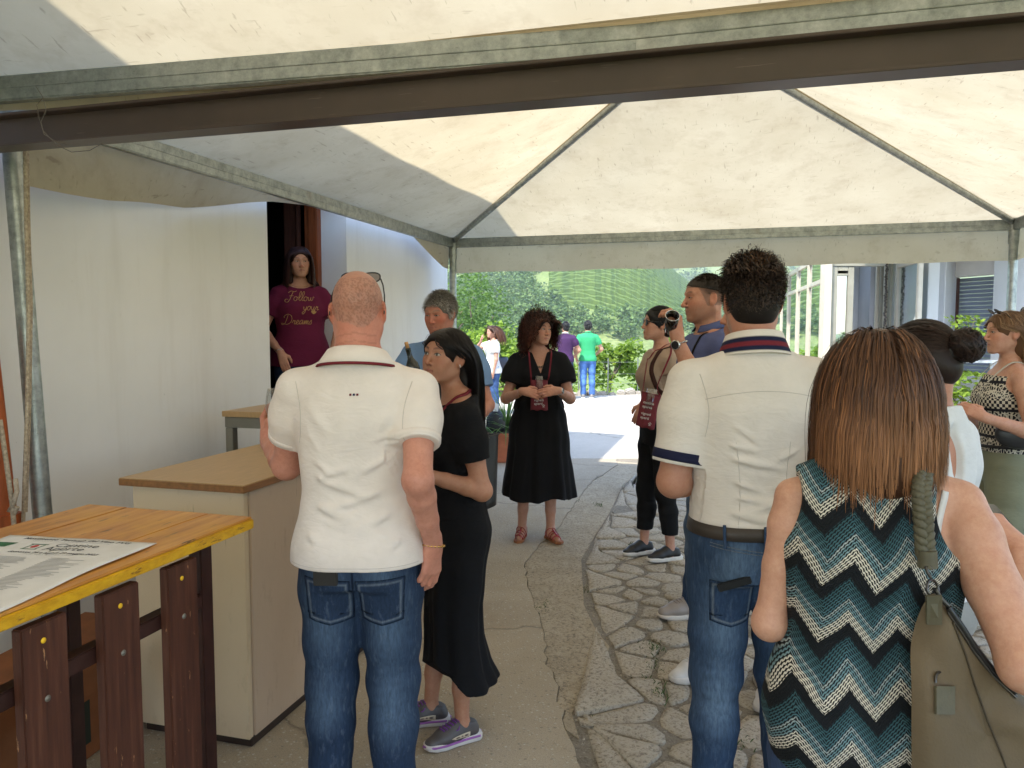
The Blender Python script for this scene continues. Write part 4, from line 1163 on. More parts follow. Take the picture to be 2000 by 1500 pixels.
            me = np_mesh('eye', np.array(Vv), Fc); vcol(me, np.array(Cc)); link('eye', me, EYEM, s.root)
            if lash:
                b = MB(); L = []
                for i in range(9):
                    u = i/8*2-1; hu = .0058*open_*(1-abs(u)**2.2)**.8; o = s.hp((q*.0315+u*.0165, -.16, .0105+hu*1.15)); d = s.HM @ V3(0, 1, 0)
                    hit = bv.ray_cast(Vector(o), Vector(d))
                    if hit[0] is not None: L.append(V3(hit[0])-d*.0016)
                if len(L) > 3: b.tube(L, .0011*s.k, 5); b.build('lash', LASH, s.root)
    def body(s, arms=(1, -1), legs=(1, -1), torso=True, head=True, col={}, ears=True, eyes=None, zmin=None, hd={}, h=None):
        pts = [s.headc+V3(0, 0, .16), s.headc-V3(.14, .16, .0), s.headc+V3(.14, .16, 0)]
        for sd in arms:
            a = s.arms[sd]; pts += [a['S'], a['E'], a['W'], a['W']+a['hd']*.2, a['W']-.09, a['W']+.09, a['E']-.06, a['E']+.06]
        for sd in legs: l = s.legs[sd]; pts += [l['A']+V3(-.14, -.2, -.09), l['A']+V3(.14, .1, 0)]
        if torso: pts += [V3(-.2, -.15, .45*s.H), V3(.2, .15, .5*s.H)]
        pts = np.array(pts); lo, hi = pts.min(0)-.03, pts.max(0)+.03
        if zmin is not None: lo[2] = zmin
        g = Grid(lo, hi, h or s.h)
        if torso: g.loft(s.sec, .02, M=s.TM, org=s.hip-s.TM@s.hip)
        for sd in legs: s.skin_leg(g, sd)
        for sd in arms: s.skin_arm(g, sd)
        if head: s.skin_head(g, ears, **hd)
        P, Q = g.mesh(1); me = np_mesh('body', P, Q); vcol(me, s.skin_colors(P, **col))
        s.body_o = link('body', me, SKIN, s.root); s.bv = BVHTree.FromPolygons([Vector(p) for p in P], [tuple(q) for q in Q.tolist()])
        if eyes is not None: s.eyes(s.bv, **eyes)
        return s
    # ---- clothes
    def top(s, name='shirt', color=(.6, .58, .55), mtl=None, hem=.47, sleeve=.55, ease=.018, sl_ease=.014, neckz=None, folds=.003, seed=0, bust=.0, belly=0, extra=None, arms=(1, -1), neck_r=None, vneck=None, h=None, colfn=None, sec=None, clipneck=True, hemflare=.0, over=True):
        H, k = s.H, s.k; b = s.bulk
        pts = [V3(-.25*b, -.24, hem*H), V3(.25*b, .22, .89*H)]
        for sd in arms: a = s.arms[sd]; pts += [a['E']-.075, a['E']+.075, a['S']+.1, a['S']-.1]
        if s.lean or s.side: pts += [s.T(V3(.2, .2, .85*H)), s.T(V3(-.2, -.2, .85*H))]
        pts = np.array(pts); g = Grid(pts.min(0)-.02, pts.max(0)+.02, h or s.h)
        S_ = [list(r) for r in (sec or s.sec)]
        lowr = [r for r in S_ if r[0] > .51*H][0]
        if over: S_ = [[r[0], max(r[1], lowr[1]), max(r[2], lowr[2]), r[3], r[4]] if r[0] < .51*H else r for r in S_]
        S_ = [r for r in S_ if r[0] < .83*H] + [[.838*H, .088*k, .064*k, 0, .018], [.862*H, .062*k, .056*k, 0, .016]]
        if hemflare: S_ = [[r[0], r[1]+hemflare*max(0, (.62*H-r[0])/(.16*H)), r[2]+hemflare*max(0, (.62*H-r[0])/(.16*H)), r[3], r[4]] for r in S_]
        M, org = s.TM, s.hip-s.TM@s.hip
        g.loft(S_, .02, M=M, org=org, infl=ease)
        if over and hem < .56:
            b2 = .5+.5*b
            for q in (-1, 1):
                g.ellip((q*.068*k*b2, .060*k*b2, .505*H), V3(.090, .085, .092)*k*b2+ease*.3, .05); g.cone((q*.052*H, 0, .515*H), (q*.056*H, 0, .44*H), .096*k*b2+ease*.3, .092*k*b2+ease*.3, .05)
        if bust:
            for q in (-1, 1): g.ellip(s.T((q*.066*k, -.085*k*(.7+.3*b), .722*H)), V3(.058, .052, .056)*bust*k, .06)
        if belly: g.ellip(s.T((0, -.05*k, .60*H)), V3(.14, .11, .13)*k*belly, .06)
        for sd in arms:
            a = s.arms[sd]; S, E = a['S'], a['E']; rr = s.k*(.86 if s.fem else 1)*a['r']
            g.cone(s.T((sd*.025, .018, .834*H)), S+V3(0, 0, .002), .036*k+ease*.35, .043*rr+sl_ease*.55, .05)
            g.chain([S, S+(E-S)*.3, E], [.047*rr+sl_ease*.6, .050*rr+sl_ease, .046*rr+sl_ease*1.35], .045)
        w = wav(seed+3, 7, (9, 26)); w2 = wav(seed+5, 6, (25, 55))
        g.disp(lambda x, y, z: folds*(1.0*w(x, y, z, (1, 1, .55))+.45*w2(x, y, z, (1, 1, .7))))
        if extra: extra(g, s)
        # sleeve ends
        for sd in arms:
            a = s.arms[sd]; u = nrm(a['E']-a['S']); c = a['S']+(a['E']-a['S'])*sleeve
            lo = np.minimum(c, a['E'])-.10; hi = np.maximum(c, a['E'])+.10
            # only clip the sleeve, not the trunk: limit to outside the trunk
            sl, gg = g.sub(lo, hi, .03)
            if sl is not None:
                d = (gg[0]-c[0])*u[0]+(gg[1]-c[1])*u[1]+(gg[2]-c[2])*u[2]
                q = s.arm_mask(gg, a, c, u)
                D = g.D[sl]; g.D[sl] = np.where(q, np.maximum(D, d), D).astype(np.float32)
        g.clip((0, 0, hem*H), (0, 0, -1))
        nz = (neckz or .842)*H
        if clipneck: g.clip(s.T((0, .02, nz)), s.TM@V3(0, -.30, 1))
        if neck_r: g.ellip(s.T((0, -.035, nz+.012)), V3(neck_r[0], .075, neck_r[1]), .004, sub=True)
        if vneck:          # a V cut at the front
            wv, dp = vneck; sl, gg = g.sub((-.2, -.3, nz-dp-.02), (.2, .0, nz+.08), 0)
            if sl is not None:
                zz = gg[2]-(nz-dp); d = np.abs(gg[0]) - wv*np.clip(zz/dp, 0, 2); d = np.maximum(d, gg[1]-.0) + 0*zz
                g.cut(sl, d.astype(np.float32), .003)
        P, Q = g.mesh(1); me = np_mesh(name, P, Q)
        C = np.tile(V3(color), (len(P), 1)) if colfn is None else colfn(P, s); vcol(me, C)
        o = link(name, me, mtl or CLOTH, s.root); s.clothes = getattr(s, 'clothes', {}); s.clothes[name] = BVHTree.FromPolygons([Vector(p) for p in P], [tuple(q) for q in Q.tolist()])
        return o
    def arm_mask(s, gg, a, c, u):
        # points nearer the arm axis than ~8cm and beyond the sleeve end, outside the trunk
        L = nrm(a['E']-a['S']); px, py, pz = gg[0]-c[0], gg[1]-c[1], gg[2]-c[2]
        t = px*L[0]+py*L[1]+pz*L[2]
        r2 = (px-t*L[0])**2+(py-t*L[1])**2+(pz-t*L[2])**2
        X_ = gg[0]-0*gg[1]-0*gg[2]
        T = s.TM.T; hx = (gg[0]-s.hip[0])*T[0, 0]+(gg[1]-s.hip[1])*T[0, 1]+(gg[2]-s.hip[2])*T[0, 2]
        hy = (gg[0]-s.hip[0])*T[1, 0]+(gg[1]-s.hip[1])*T[1, 1]+(gg[2]-s.hip[2])*T[1, 2]
        hz = (gg[0]-s.hip[0])*T[2, 0]+(gg[1]-s.hip[1])*T[2, 1]+(gg[2]-s.hip[2])*T[2, 2]+s.hip[2]
        aw = np.interp(hz, [r[0] for r in s.sec], [r[1] for r in s.sec])+.012; bw = np.interp(hz, [r[0] for r in s.sec], [r[2] for r in s.sec])+.012
        trunk = (hx/aw)**2+(hy/bw)**2 < 1.12
        return (r2 < .0095) & ~trunk
    def trousers(s, name='jeans', color=(.05, .08, .16), mtl=None, waist=.575, hem=.06, r=(.094, .072, .062), ease=.012, folds=.003, seed=0, fade=None, seat=1.0, h=None, legs=(1, -1), knee_folds=1.0, zmin=None, extra=None):
        H, k = s.H, s.k; b = (.5+.5*s.bulk)
        A = [s.legs[q]['A'] for q in legs]; K = [s.legs[q]['K'] for q in legs]
        pts = np.array(A+K+[V3(-.24, -.2, hem*H), V3(.24, .22, waist*H)]); lo = pts.min(0)-.1; hi = pts.max(0)+.1; lo[2] = zmin if zmin is not None else hem*H-.02; hi[2] = waist*H+.02
        g = Grid(lo, hi, h or s.h)
        sec = [r_ for r_ in s.sec if r_[0] < .68*H]
        g.loft(sec, .02, infl=ease)
        for q in (-1, 1): g.ellip((q*.068*k*b, .062*k*b, .50*H), V3(.085, .075, .088)*k*b*seat, .05)       # seat
        for q in legs:
            l = s.legs[q]; Hp, Kn, An = l['Hp'], l['K'], l['A']
            hz = V3(An[0], An[1], hem*H); cb = V3(0, .012, 0)
            g.chain([Hp, Hp+(Kn-Hp)*.3, Hp+(Kn-Hp)*.7, Kn, Kn+(An-Kn)*.35+cb, hz-V3(0, 0, .05)], [r[0]*k*b*1.0, r[0]*k*b, (r[0]*.35+r[1]*.65)*k*b, r[1]*k, (r[1]*.6+r[2]*.4)*k, r[2]*k], .03)
        w = wav(seed+11, 7, (10, 30)); w2 = wav(seed+15, 6, (30, 70))
        kz = np.mean([q[2] for q in K]) 
        def fn(x, y, z):
            amp = folds*(.55 + 1.4*np.exp(-((z-hem*H-.10)/.14)**2) + knee_folds*1.1*np.exp(-((z-kz+.03)/.11)**2) + .7*np.exp(-((z-.46*H)/.05)**2))
            return amp*(w(x, y, z, (.5, .5, 1.9)) + .6*w2(x, y, z, (.35, .35, 1.5)))
        g.disp(fn)
        if extra: extra(g, s)
        g.clip((0, 0, waist*H), (0, .0, 1)); g.clip((0, 0, hem*H), (0, 0, -1))
        P, Q = g.mesh(1); me = np_mesh(name, P, Q)
        C = np.tile(V3(color), (len(P), 1))
        if fade is not None:
            n = wav(seed+40, 6, (8, 20))(P[:, 0], P[:, 1], P[:, 2], (1, 1, .5)); m = np.zeros(len(P))
            for q in legs:
                l = s.legs[q]
                for (t, sgn, wz) in ((.45, 1, .16), (.45, -1, .17), (1.15, 1, .10), (1.2, -1, .10)):
                    c = l['Hp']+(l['K']-l['Hp'])*min(t, 1)+((l['A']-l['K'])*(t-1) if t > 1 else 0)
                    m += np.exp(-((P[:, 2]-c[2])/wz)**2-((P[:, 0]-c[0])/.055)**2)*((P[:, 1]-c[1])*sgn > 0)
                m += .5*np.exp(-((P[:, 0]-q*.07)/.05)**2-((P[:, 2]-.50*H)/.08)**2)*(P[:, 1] > 0)
            m = np.clip(m*.75+.28*n, 0, 1)[:, None]; C = C*(1-m)+V3(fade)*m
            # inner/outer seams
        vcol(me, C)
        o = link(name, me, mtl or DENIM, s.root); s.clothes = getattr(s, 'clothes', {}); s.clothes[name] = BVHTree.FromPolygons([Vector(p) for p in P], [tuple(q) for q in Q.tolist()])
        return o
    def skirt(s, name, color, rows, folds=6, amp=.012, seed=0, hemfn=None, mtl=None, h=None, ex=2.1):
        """rows: (z as part of H, half width, half depth, x, y)"""
        H = s.H; rows = [(r[0]*H, r[1]*s.k, r[2]*s.k, r[3], r[4]) for r in rows]; rows.sort()
        w = max(r[1] for r in rows)+.06; dp = max(r[2]+abs(r[4]) for r in rows)+.06; xo = max(abs(r[3]) for r in rows)
        g = Grid((-w-xo, -dp, rows[0][0]-.03), (w+xo, dp, rows[-1][0]+.02), h or s.h)
        r_ = np.random.RandomState(seed); ph = r_.uniform(0, 6.28, 4); zt, zb = rows[-1][0], rows[0][0]
        def fn(x, y, z, ang):
            t = np.clip((zt-z)/(zt-zb), 0, 1)
            return amp*t*(np.sin(ang*folds+ph[0]+1.5*np.sin(ang+ph[1]))+.5*np.sin(ang*(folds*2+1)+ph[2]+2*t)) + amp*.35*np.sin(z*30+ang*3+ph[3])*(1-t)
        g.loft(rows, .0, fn=fn, ex=ex)
        if hemfn:
            sl, gg = g.box_all(); d = hemfn(gg[0], gg[1])*1.0 - gg[2]; g.D = np.maximum(g.D, d.astype(np.float32))
        P, Q = g.mesh(1); me = np_mesh(name, P, Q); vcol(me, np.tile(V3(color), (len(P), 1)))
        s.clothes = getattr(s, 'clothes', {}); s.clothes[name] = BVHTree.FromPolygons([Vector(p) for p in P], [tuple(q) for q in Q.tolist()])
        return link(name, me, mtl or CLOTH, s.root)
    def shoe(s, side, color, sole=(.7, .68, .64), L=.27, name='shoe', low=True, sole_h=.028, lace=None, toe_up=0, accent=None, W=1.0):
        l = s.legs[side]; A = l['A']; R = rotz(l['toe']); k = s.k*(.93 if s.fem else 1.05)
        base = V3(A[0], A[1], 0)
        f = lambda x, y, z: base + R @ V3(x, y, z)*k
        xs_ = [f(x, y, 0) for x in (-.07, .07) for y in (-.24, .11)]; lo = np.min(xs_, 0)-.03; hi = np.max(xs_, 0)+.03
        g = Grid((lo[0], lo[1], -.01), (hi[0], hi[1], .16), .0045)
        y0, y1 = .065, -.19
        g.chain([f(0, .045, .045), f(0, -.03, .05), f(0, -.09, .045), f(0, -.150, .030)], [.038*k*W, .038*k*W, .043*k*W, .034*k*W], .02, flat=(V3(0, 0, 1), .78))
        g.chain([f(0, .035, .085 if low else .11), f(0, -.03, .078)], [.034*k, .035*k], .03)
        g.cone(f(0, -.02, .085), f(0, -.10, .055), .022*k, .026*k, .02)
        g.clip((0, 0, sole_h*.75), (0, 0, -1)); g.clip(f(0, 0, .105 if low else .12), V3(R @ V3(0, .25, 1)))
        P, Q = g.mesh(1); me = np_mesh(name, P, Q)
        C = np.tile(V3(color), (len(P), 1))
        vcol(me, C); sh = link(name, me, LEATHER, s.root)
        # sole
        pr = [(-.040, .075), (-.028, .090), (.0, .094), (.028, .090), (.040, .075), (.040, .02), (.038, -.04), (.046, -.10), (.043, -.145), (.028, -.178), (.0, -.19), (-.028, -.18), (-.043, -.15), (-.046, -.10), (-.038, -.04), (-.040, .02)]
        b = MB(); n = len(pr); rows = []
        for (zz, sc) in ((.002, .93), (.006, 1.0), (sole_h*.9, 1.0), (sole_h*1.05, .94)):
            rows += [f(x*sc*W, y*(.98 if sc < 1 else 1.0)+.0, zz/k + (max(0, -.13-y)*.15 if zz < .02 else 0)) for x, y in pr]
        fs = [(r*n+i, r*n+(i+1) % n, (r+1)*n+(i+1) % n, (r+1)*n+i) for r in range(3) for i in range(n)] + [tuple(range(3*n, 4*n)), tuple(range(n-1, -1, -1))]
        b.add(rows, fs, True); me = b.mesh('sole'); vcol(me, np.tile(V3(sole), (len(me.vertices), 1))); link('sole', me, LEATHER, sh)
        bv = BVHTree.FromPolygons([Vector(p) for p in P], [tuple(q) for q in Q.tolist()])
        if lace is not None:
            b = MB()
            for j in range(6):
                yy = -.035-j*.015; pts = []
                for i in range(7):
                    o = f((i/6*2-1)*.024, yy+.006*(1 if i % 2 else -1)*0+.010*abs(i/6*2-1), .2); hit = bv.ray_cast(Vector(o), Vector((0, 0, -1)))
                    if hit[0] is not None: pts.append(V3(hit[0])+V3(0, 0, .002))
                if len(pts) > 3: b.tube(pts, .0030, 6)
            for sg in (-1, 1): 
                pts = [f(0, -.035, .083), f(sg*.025, -.02, .10), f(sg*.045, -.04, .085), f(sg*.03, -.055, .075), f(0, -.038, .083)]
                b.tube(pts, .0025, 5)
            me = b.mesh('laces'); vcol(me, np.tile(V3(lace), (len(me.vertices), 1))); link('laces', me, LEATHER, sh)
        s.shoes = getattr(s, 'shoes', {}); s.shoes[side] = (sh, bv, f)
        return sh
    # ---- helpers that lay things on the clothes
    def project(s, bv, o, d, off=.003):
        hit = bv.ray_cast(Vector(o), Vector(nrm(d)))
        return None if hit[0] is None else V3(hit[0]) + V3(hit[1])*off*(1 if Vector(hit[1]).dot(Vector(nrm(d))) < 0 else -1)
    def patch(s, name, bv, fn, d, nu, nv, color, mtl=None, off=.003, parent=None, thick=.003, colfn=None):
        """a patch of cloth laid on a surface: fn(u,v)->start point, cast along d"""
        P = {}
        for j in range(nv+1):
            for i in range(nu+1):
                q = s.project(bv, fn(i/nu, j/nv), d, off)
                if q is not None: P[i, j] = q
        ids = {k_: n for n, k_ in enumerate(P)}; Vv = list(P.values()); n = len(Vv)
        F = [(ids[i, j], ids[i+1, j], ids[i+1, j+1], ids[i, j+1]) for j in range(nv) for i in range(nu) if all(q in ids for q in ((i, j), (i+1, j), (i+1, j+1), (i, j+1)))]
        if not F: return None
        me = np_mesh(name, np.array(Vv), F); C = np.tile(V3(color), (n, 1)) if colfn is None else np.array([colfn(i/nu, j/nv) for i, j in P])
        vcol(me, C); o = link(name, me, mtl or CLOTH, parent or s.root)
        md = o.modifiers.new('thickness', 'SOLIDIFY'); md.thickness = thick; md.offset = -1
        return o
    def band(s, name, bvs, pts, w, color, mtl=None, off=.004, normal_from=None, n=40, parent=None):
        """a strap through control points, pushed to the surface of bvs"""
        pts = [V3(p) for p in pts]; L = []
        for i in range(n+1):
            t = i/n*(len(pts)-1); a = min(int(t), len(pts)-2); f_ = t-a
            p0 = pts[max(a-1, 0)]; p1 = pts[a]; p2 = pts[a+1]; p3 = pts[min(a+2, len(pts)-1)]
            p = .5*((2*p1)+(-p0+p2)*f_+(2*p0-5*p1+4*p2-p3)*f_**2+(-p0+3*p1-3*p2+p3)*f_**3)
            nn = None
            for bv in bvs:
                q = bv.find_nearest(Vector(p))
                if q[0] is not None and (q[3] < .05):
                    nv_ = V3(q[1]); sd = (p-V3(q[0])) @ nv_
                    if sd < off: p = V3(q[0])+nv_*off
                    nn = nv_
            L.append((p, nn))
        b = MB(); vs = []; last = V3(0, -1, 0)
        for i, (p, nn) in enumerate(L):
            t = nrm(L[min(i+1, n)][0]-L[max(i-1, 0)][0]); nn = last if nn is None else nn; last = nn
            sd = nrm(np.cross(t, nn))*w/2
            vs += [p-sd, p+sd]
        b.add(vs, [(2*i, 2*i+1, 2*i+3, 2*i+2) for i in range(n)], True); me = b.mesh(name); vcol(me, np.tile(V3(color), (len(me.vertices), 1)))
        o = link(name, me, mtl or CLOTH, parent or s.root); md = o.modifiers.new('thickness', 'SOLIDIFY'); md.thickness = .0025; md.offset = 0
        return o
def cuff(p, bvname, side, t0, t1, color, name='cuff', off=.0025, n=36, rows=3, parent=None, which='upper', thick=.002):
    a = p.arms[side]; S, E = a['S'], a['E']; u = nrm(E-S); e1 = nrm(np.cross(u, V3(.2, 1, .1))); e2 = np.cross(u, e1); bv = p.clothes[bvname]; vs = []
    for j in range(rows+1):
        c = S+(E-S)*(t0+(t1-t0)*j/rows); rs_ = []
        for i in range(n):
            an = 6.2832*i/n; d = e1*math.cos(an)+e2*math.sin(an); h_ = bv.ray_cast(Vector(c+d*.16), Vector(-d), .16); rs_.append(np.linalg.norm(V3(h_[0])-c) if h_[0] is not None else np.nan)
        rs_ = np.array(rs_); md = np.nanmedian(rs_); rs_ = np.where(np.isnan(rs_) | (rs_ > md*1.35), md, rs_); rs_ = (np.roll(rs_, 1)+rs_*2+np.roll(rs_, -1))/4
        for i in range(n): an = 6.2832*i/n; vs.append(c+(e1*math.cos(an)+e2*math.sin(an))*(rs_[i]+off))
    b = MB(); b.add(vs, [(j*n+i, j*n+(i+1) % n, (j+1)*n+(i+1) % n, (j+1)*n+i) for j in range(rows) for i in range(n)], True); me = b.mesh(name); vcol(me, np.tile(V3(color), (len(me.vertices), 1)))
    o = link(name, me, CLOTH, p.root); m_ = o.modifiers.new('t', 'SOLIDIFY'); m_.thickness = thick; m_.offset = -1; return o
EYEM = m_vcol('eye', .15, 0, 10, spec=.6, var=0)
LASH = mat('lash', (.012, .009, .008), .8)

# ---- hair made of ribbons
def m_hair(name, root, tip, rough=.5, z0=None, z1=None):
    t = NT(name); t.set(rough, 0, .22); at_ = t.node('Attribute'); at_.attribute_name = 'Col'
    t.col(at_.outputs['Color']); t.b.inputs['Anisotropic'].default_value = .6
    co = t.co('Object'); t.bump(t.noise(co, 300, 2), .2, .002); return t.m
HAIR = m_hair('hair', 0, 0)
def ribbons(name, strands, widths, cols, parent, centre=None, mtl=None):
    """strands: (n, m, 3); widths (n,) ; cols (n, m, 3); each ribbon faces away from centre"""
    S = np.asarray(strands, float); n, m, _ = S.shape
    T = np.gradient(S, axis=1); T /= np.linalg.norm(T, axis=2)[..., None]+1e-9
    N = S - (centre if centre is not None else S.mean((0, 1))); N /= np.linalg.norm(N, axis=2)[..., None]+1e-9
    B = np.cross(T, N); B /= np.linalg.norm(B, axis=2)[..., None]+1e-9
    tp = np.ones(m); tp[0] = .6; tp[-2] = .7; tp[-1] = .25
    w = (np.asarray(widths)[:, None]*tp[None])[..., None]*.5
    Vv = np.stack([S-B*w, S+N*w*.35, S+B*w], 2)     # slightly domed
    Vv = Vv.reshape(-1, 3)
    base = np.arange(n)[:, None]*m*3 + np.arange(m-1)[None]*3
    F = np.concatenate([np.stack([base+i, base+i+1, base+i+4, base+i+3], -1).reshape(-1, 4) for i in (0, 1)])
    me = np_mesh(name, Vv, F); vcol(me, np.repeat(np.asarray(cols, float).reshape(-1, 3), 3, 0))
    return link(name, me, mtl or HAIR, parent)
def hair_cap(p, color, g_fn, name='hair_base', parent=None, h=.005):
    """solid under-hair in head space"""
    k = p.k*p.hs; lo = p.headc-.24; hi = p.headc+.22; lo[2] -= .25
    g = Grid(lo, hi, h); g_fn(g, p)
    P, Q = g.mesh(1)
    me = np_mesh(name, P, Q); vcol(me, np.tile(V3(color), (len(P), 1))); return link(name, me, HAIR, parent or p.root)
# ================================================================== furniture and small things
def text_mb(body, size, shear=0, align='CENTER', bold=0, spacing=1.0):
    cu = bpy.data.curves.new('txt', 'FONT'); cu.body = body; cu.size = size; cu.shear = shear; cu.align_x = align; cu.offset = bold; cu.space_character = spacing; cu.resolution_u = 2
    o = bpy.data.objects.new('txt', cu); COL.objects.link(o); dg = bpy.context.evaluated_depsgraph_get(); dg.update()
    me = bpy.data.meshes.new_from_object(o.evaluated_get(dg)); bpy.data.objects.remove(o); bpy.data.curves.remove(cu)
    b = MB(); b.add([tuple(v.co) for v in me.vertices], [tuple(p.vertices) for p in me.polygons]); bpy.data.meshes.remove(me); return b
def xf(b, M): b.v = [tuple(M @ Vector(v)) for v in b.v]; return b
def m_woodtop():
    t = NT('worn_yellow_boards'); t.set(.38, 0, .5); co = t.co('Object', (30, 3, 10))
    n = t.noise(co, 1.0, 5, .6); c = t.ramp(n, [(.25, srgb(150, 92, 34)), (.5, srgb(190, 130, 58)), (.75, srgb(214, 160, 84))])
    s = t.noise(t.co('Object', (46, 7, 5)), 1.0, 4, .6); c = t.mix(t.ramp(s, [(.63, 0), (.68, .8)]), c, (.06, .035, .015))
    y = t.noise(t.co('Object', (3, 3, 3)), 1.5, 4); c = t.mix(t.ramp(y, [(.5, 0), (.65, .5)]), c, srgb(205, 148, 26))
    t.col(c); t.bump(n, .25, .003); return t.m
def m_yellow():
    t = NT('chipped_yellow_paint'); t.set(.45, 0, .5); co = t.co('Object')
    n = t.noise(t.co('Object', (6, 6, 14)), 3, 5, .7); c = t.ramp(n, [(.3, srgb(184, 132, 10)), (.62, srgb(214, 164, 24))])
    k = t.noise(t.co('Object', (8, 5, 22)), 2.4, 6, .7); c = t.mix(t.ramp(k, [(.6, 0), (.64, .9)]), c, srgb(120, 78, 32)); t.col(c); t.bump(k, .3, .003); return t.m
def m_plank():
    t = NT('dark_red_brown_plank'); t.set(.55, 0, .4); co = t.co('Object', (20, 20, 1.2))
    n = t.noise(co, 3, 6, .65); c = t.ramp(n, [(.25, srgb(54, 28, 19)), (.55, srgb(80, 44, 30)), (.8, srgb(104, 66, 48))])
    k = t.noise(t.co('Object', (14, 14, 3)), 4, 5, .7); c = t.mix(t.ramp(k, [(.655, 0), (.69, .85)]), c, srgb(176, 130, 90)); t.col(c); t.bump(n, .25, .003); return t.m
WTOP, YEL, PLANK = m_woodtop(), m_yellow(), m_plank()
IRON = mat('dark_brown_iron', srgb(58, 32, 26), .5, .1, var=.3, scale=14)
# --- plank bar table at the left
tb = thing('plank_table', 'high worn yellow table with dark red-brown vertical planks, nearest on the left', 'table', pd(-1.66, 1.5), (0, 0, YAW))
def tbm(p, d, z): return (p+1.66, d-1.5, z)
tz = 1.0
b = MB(); b.bevbox(tbm(-1.988, -.2, tz-.036), tbm(-1.378, 1.988, tz-.0075), .003); b.build('edge_frame', YEL, tb)
for k in range(4):
    p0 = -1.987+k*.1512
    b = MB(); b.bevbox(tbm(p0+.001, -.2, tz-.007), tbm(p0+.1505, 1.985+rnd.uniform(-.003, .003), tz+rnd.uniform(-.0008, .001)), .0018); b.build('board', WTOP, tb)
for k in range(9):
    d0 = 1.63-k*.2135
    b = MB(); b.bevbox(tbm(-1.418, d0, .06), tbm(-1.391, d0+.115, tz-.055), .003); pk = b.build('plank', PLANK, tb)
    b = MB(); M_ = Matrix.Translation(tbm(-1.3905, d0+.057, .80-.012*k)) @ Matrix.Rotation(math.pi/2, 4, 'Y'); b.lathe([(0, .002), (.0025, .003), (.0032, .0012), (.0068, .0012), (.0075, 0)], 14, M_); b.build('screw', mat('screw_steel', (.2, .18, .15), .5, .6), pk)
    b = MB(); M_ = Matrix.Translation(tbm(-1.3905, d0+.052, .905)) @ Matrix.Rotation(math.pi/2, 4, 'Y'); b.lathe([(0, .0012), (.0062, .0012), (.0062, 0)], 16, M_); b.build('yellow_dot', mat('yellow_sticker', srgb(240, 190, 40), .6, var=.03), pk)
for z_ in (.80, .16):
    b = MB(); b.bevbox(tbm(-1.461, -.15, z_-.02), tbm(-1.420, 1.80, z_+.02), .003); b.build('rail', IRON, tb)
for (p_, d_) in ((-1.465, 1.80), (-1.94, 1.80), (-1.465, -.1), (-1.94, -.1)):
    b = MB(); b.bevbox(tbm(p_, d_, .0), tbm(p_+.042, d_+.05, tz-.034), .003); b.build('leg', IRON, tb)
b = MB(); b.bevbox(tbm(-1.91, 1.80, .10), tbm(-1.41, 1.84, .14), .003); b.build('foot_rail', IRON, tb)
# --- flyer lying on it
def m_paper():
    t = NT('paper'); t.set(.7, 0, .2); co = t.co('Object'); n = t.noise(co, 20, 4); t.col(t.ramp(n, [(.3, (.62, .60, .57)), (.7, (.68, .66, .63))])); return t.m
PAPER = m_paper(); INK = mat('black_ink', (.035, .035, .035), .7, var=.1); INKG = mat('grey_ink', (.25, .25, .25), .7); INKGR = mat('green_ink', srgb(44, 92, 60), .7, var=.3, scale=30); INKR = mat('red_ink', srgb(170, 50, 44), .7)
A_, B_ = on_z(20, 1048, tz), on_z(306, 1063, tz)      # the flyer's upper edge
ex_ = (B_-A_).normalized(); wid = (B_-A_).length; C_ = on_z(75, 1168, tz)
ey_ = Vector((-ex_.y, ex_.x, 0)); 
if ey_.dot(C_-A_) > 0: pass
fh = .56
fl = thing('flyer', 'printed white wine event flyer lying on the yellow table', 'flyer', A_+Vector((0, 0, .0012)), (0, 0, math.atan2(ex_.y, ex_.x)))
W_ = wid
def paper_z(x, y): return .0012 + .004*max(0, math.sin(y*9+1+x*5))*(1 if x > W_*.55 else .5) + .010*max(0, x-W_+.05)*0
b = MB(); b.grid(lambda u, v: (u*W_*(1-.0*v) + .004*math.sin(v*9), -v*fh+.002*math.sin(u*14), paper_z(u*W_, -v*fh)), 20, 26)
sh_ = b.build('sheet', PAPER, fl); md = sh_.modifiers.new('t', 'SOLIDIFY'); md.thickness = .0004
def ink(b, m, name, x, y, parent=fl):
    b.v = [(v[0]+x, v[1]+y, paper_z(v[0]+x, v[1]+y)+.0012) for v in b.v]; return b.build(name, m, parent)
ink(text_mb('Movimento Turismo del Vino FVG', .0205, .1, 'CENTER', .0004, 1.08), INK, 'headline', W_/2+.004, -.030)
ink(text_mb("L'associazione di cantine che vende l'esperienza di buona persona", .0085, .05), INKG, 'subtitle', W_/2, -.043)
ink(text_mb('Cantine', .040, 0), INK, 'title', W_*.60, -.082); ink(text_mb('Aperte', .040, 0), INK, 'title', W_*.57, -.112)
ink(text_mb('domenica 28 e lunedi 29 maggio 2023', .0165, .1, 'CENTER', .0003), INK, 'date_line', W_*.56, -.140)
ink(text_mb('ore 10 - visite e degustazioni in cantina', .009), INKG, 'small_line', W_*.56, -.152)
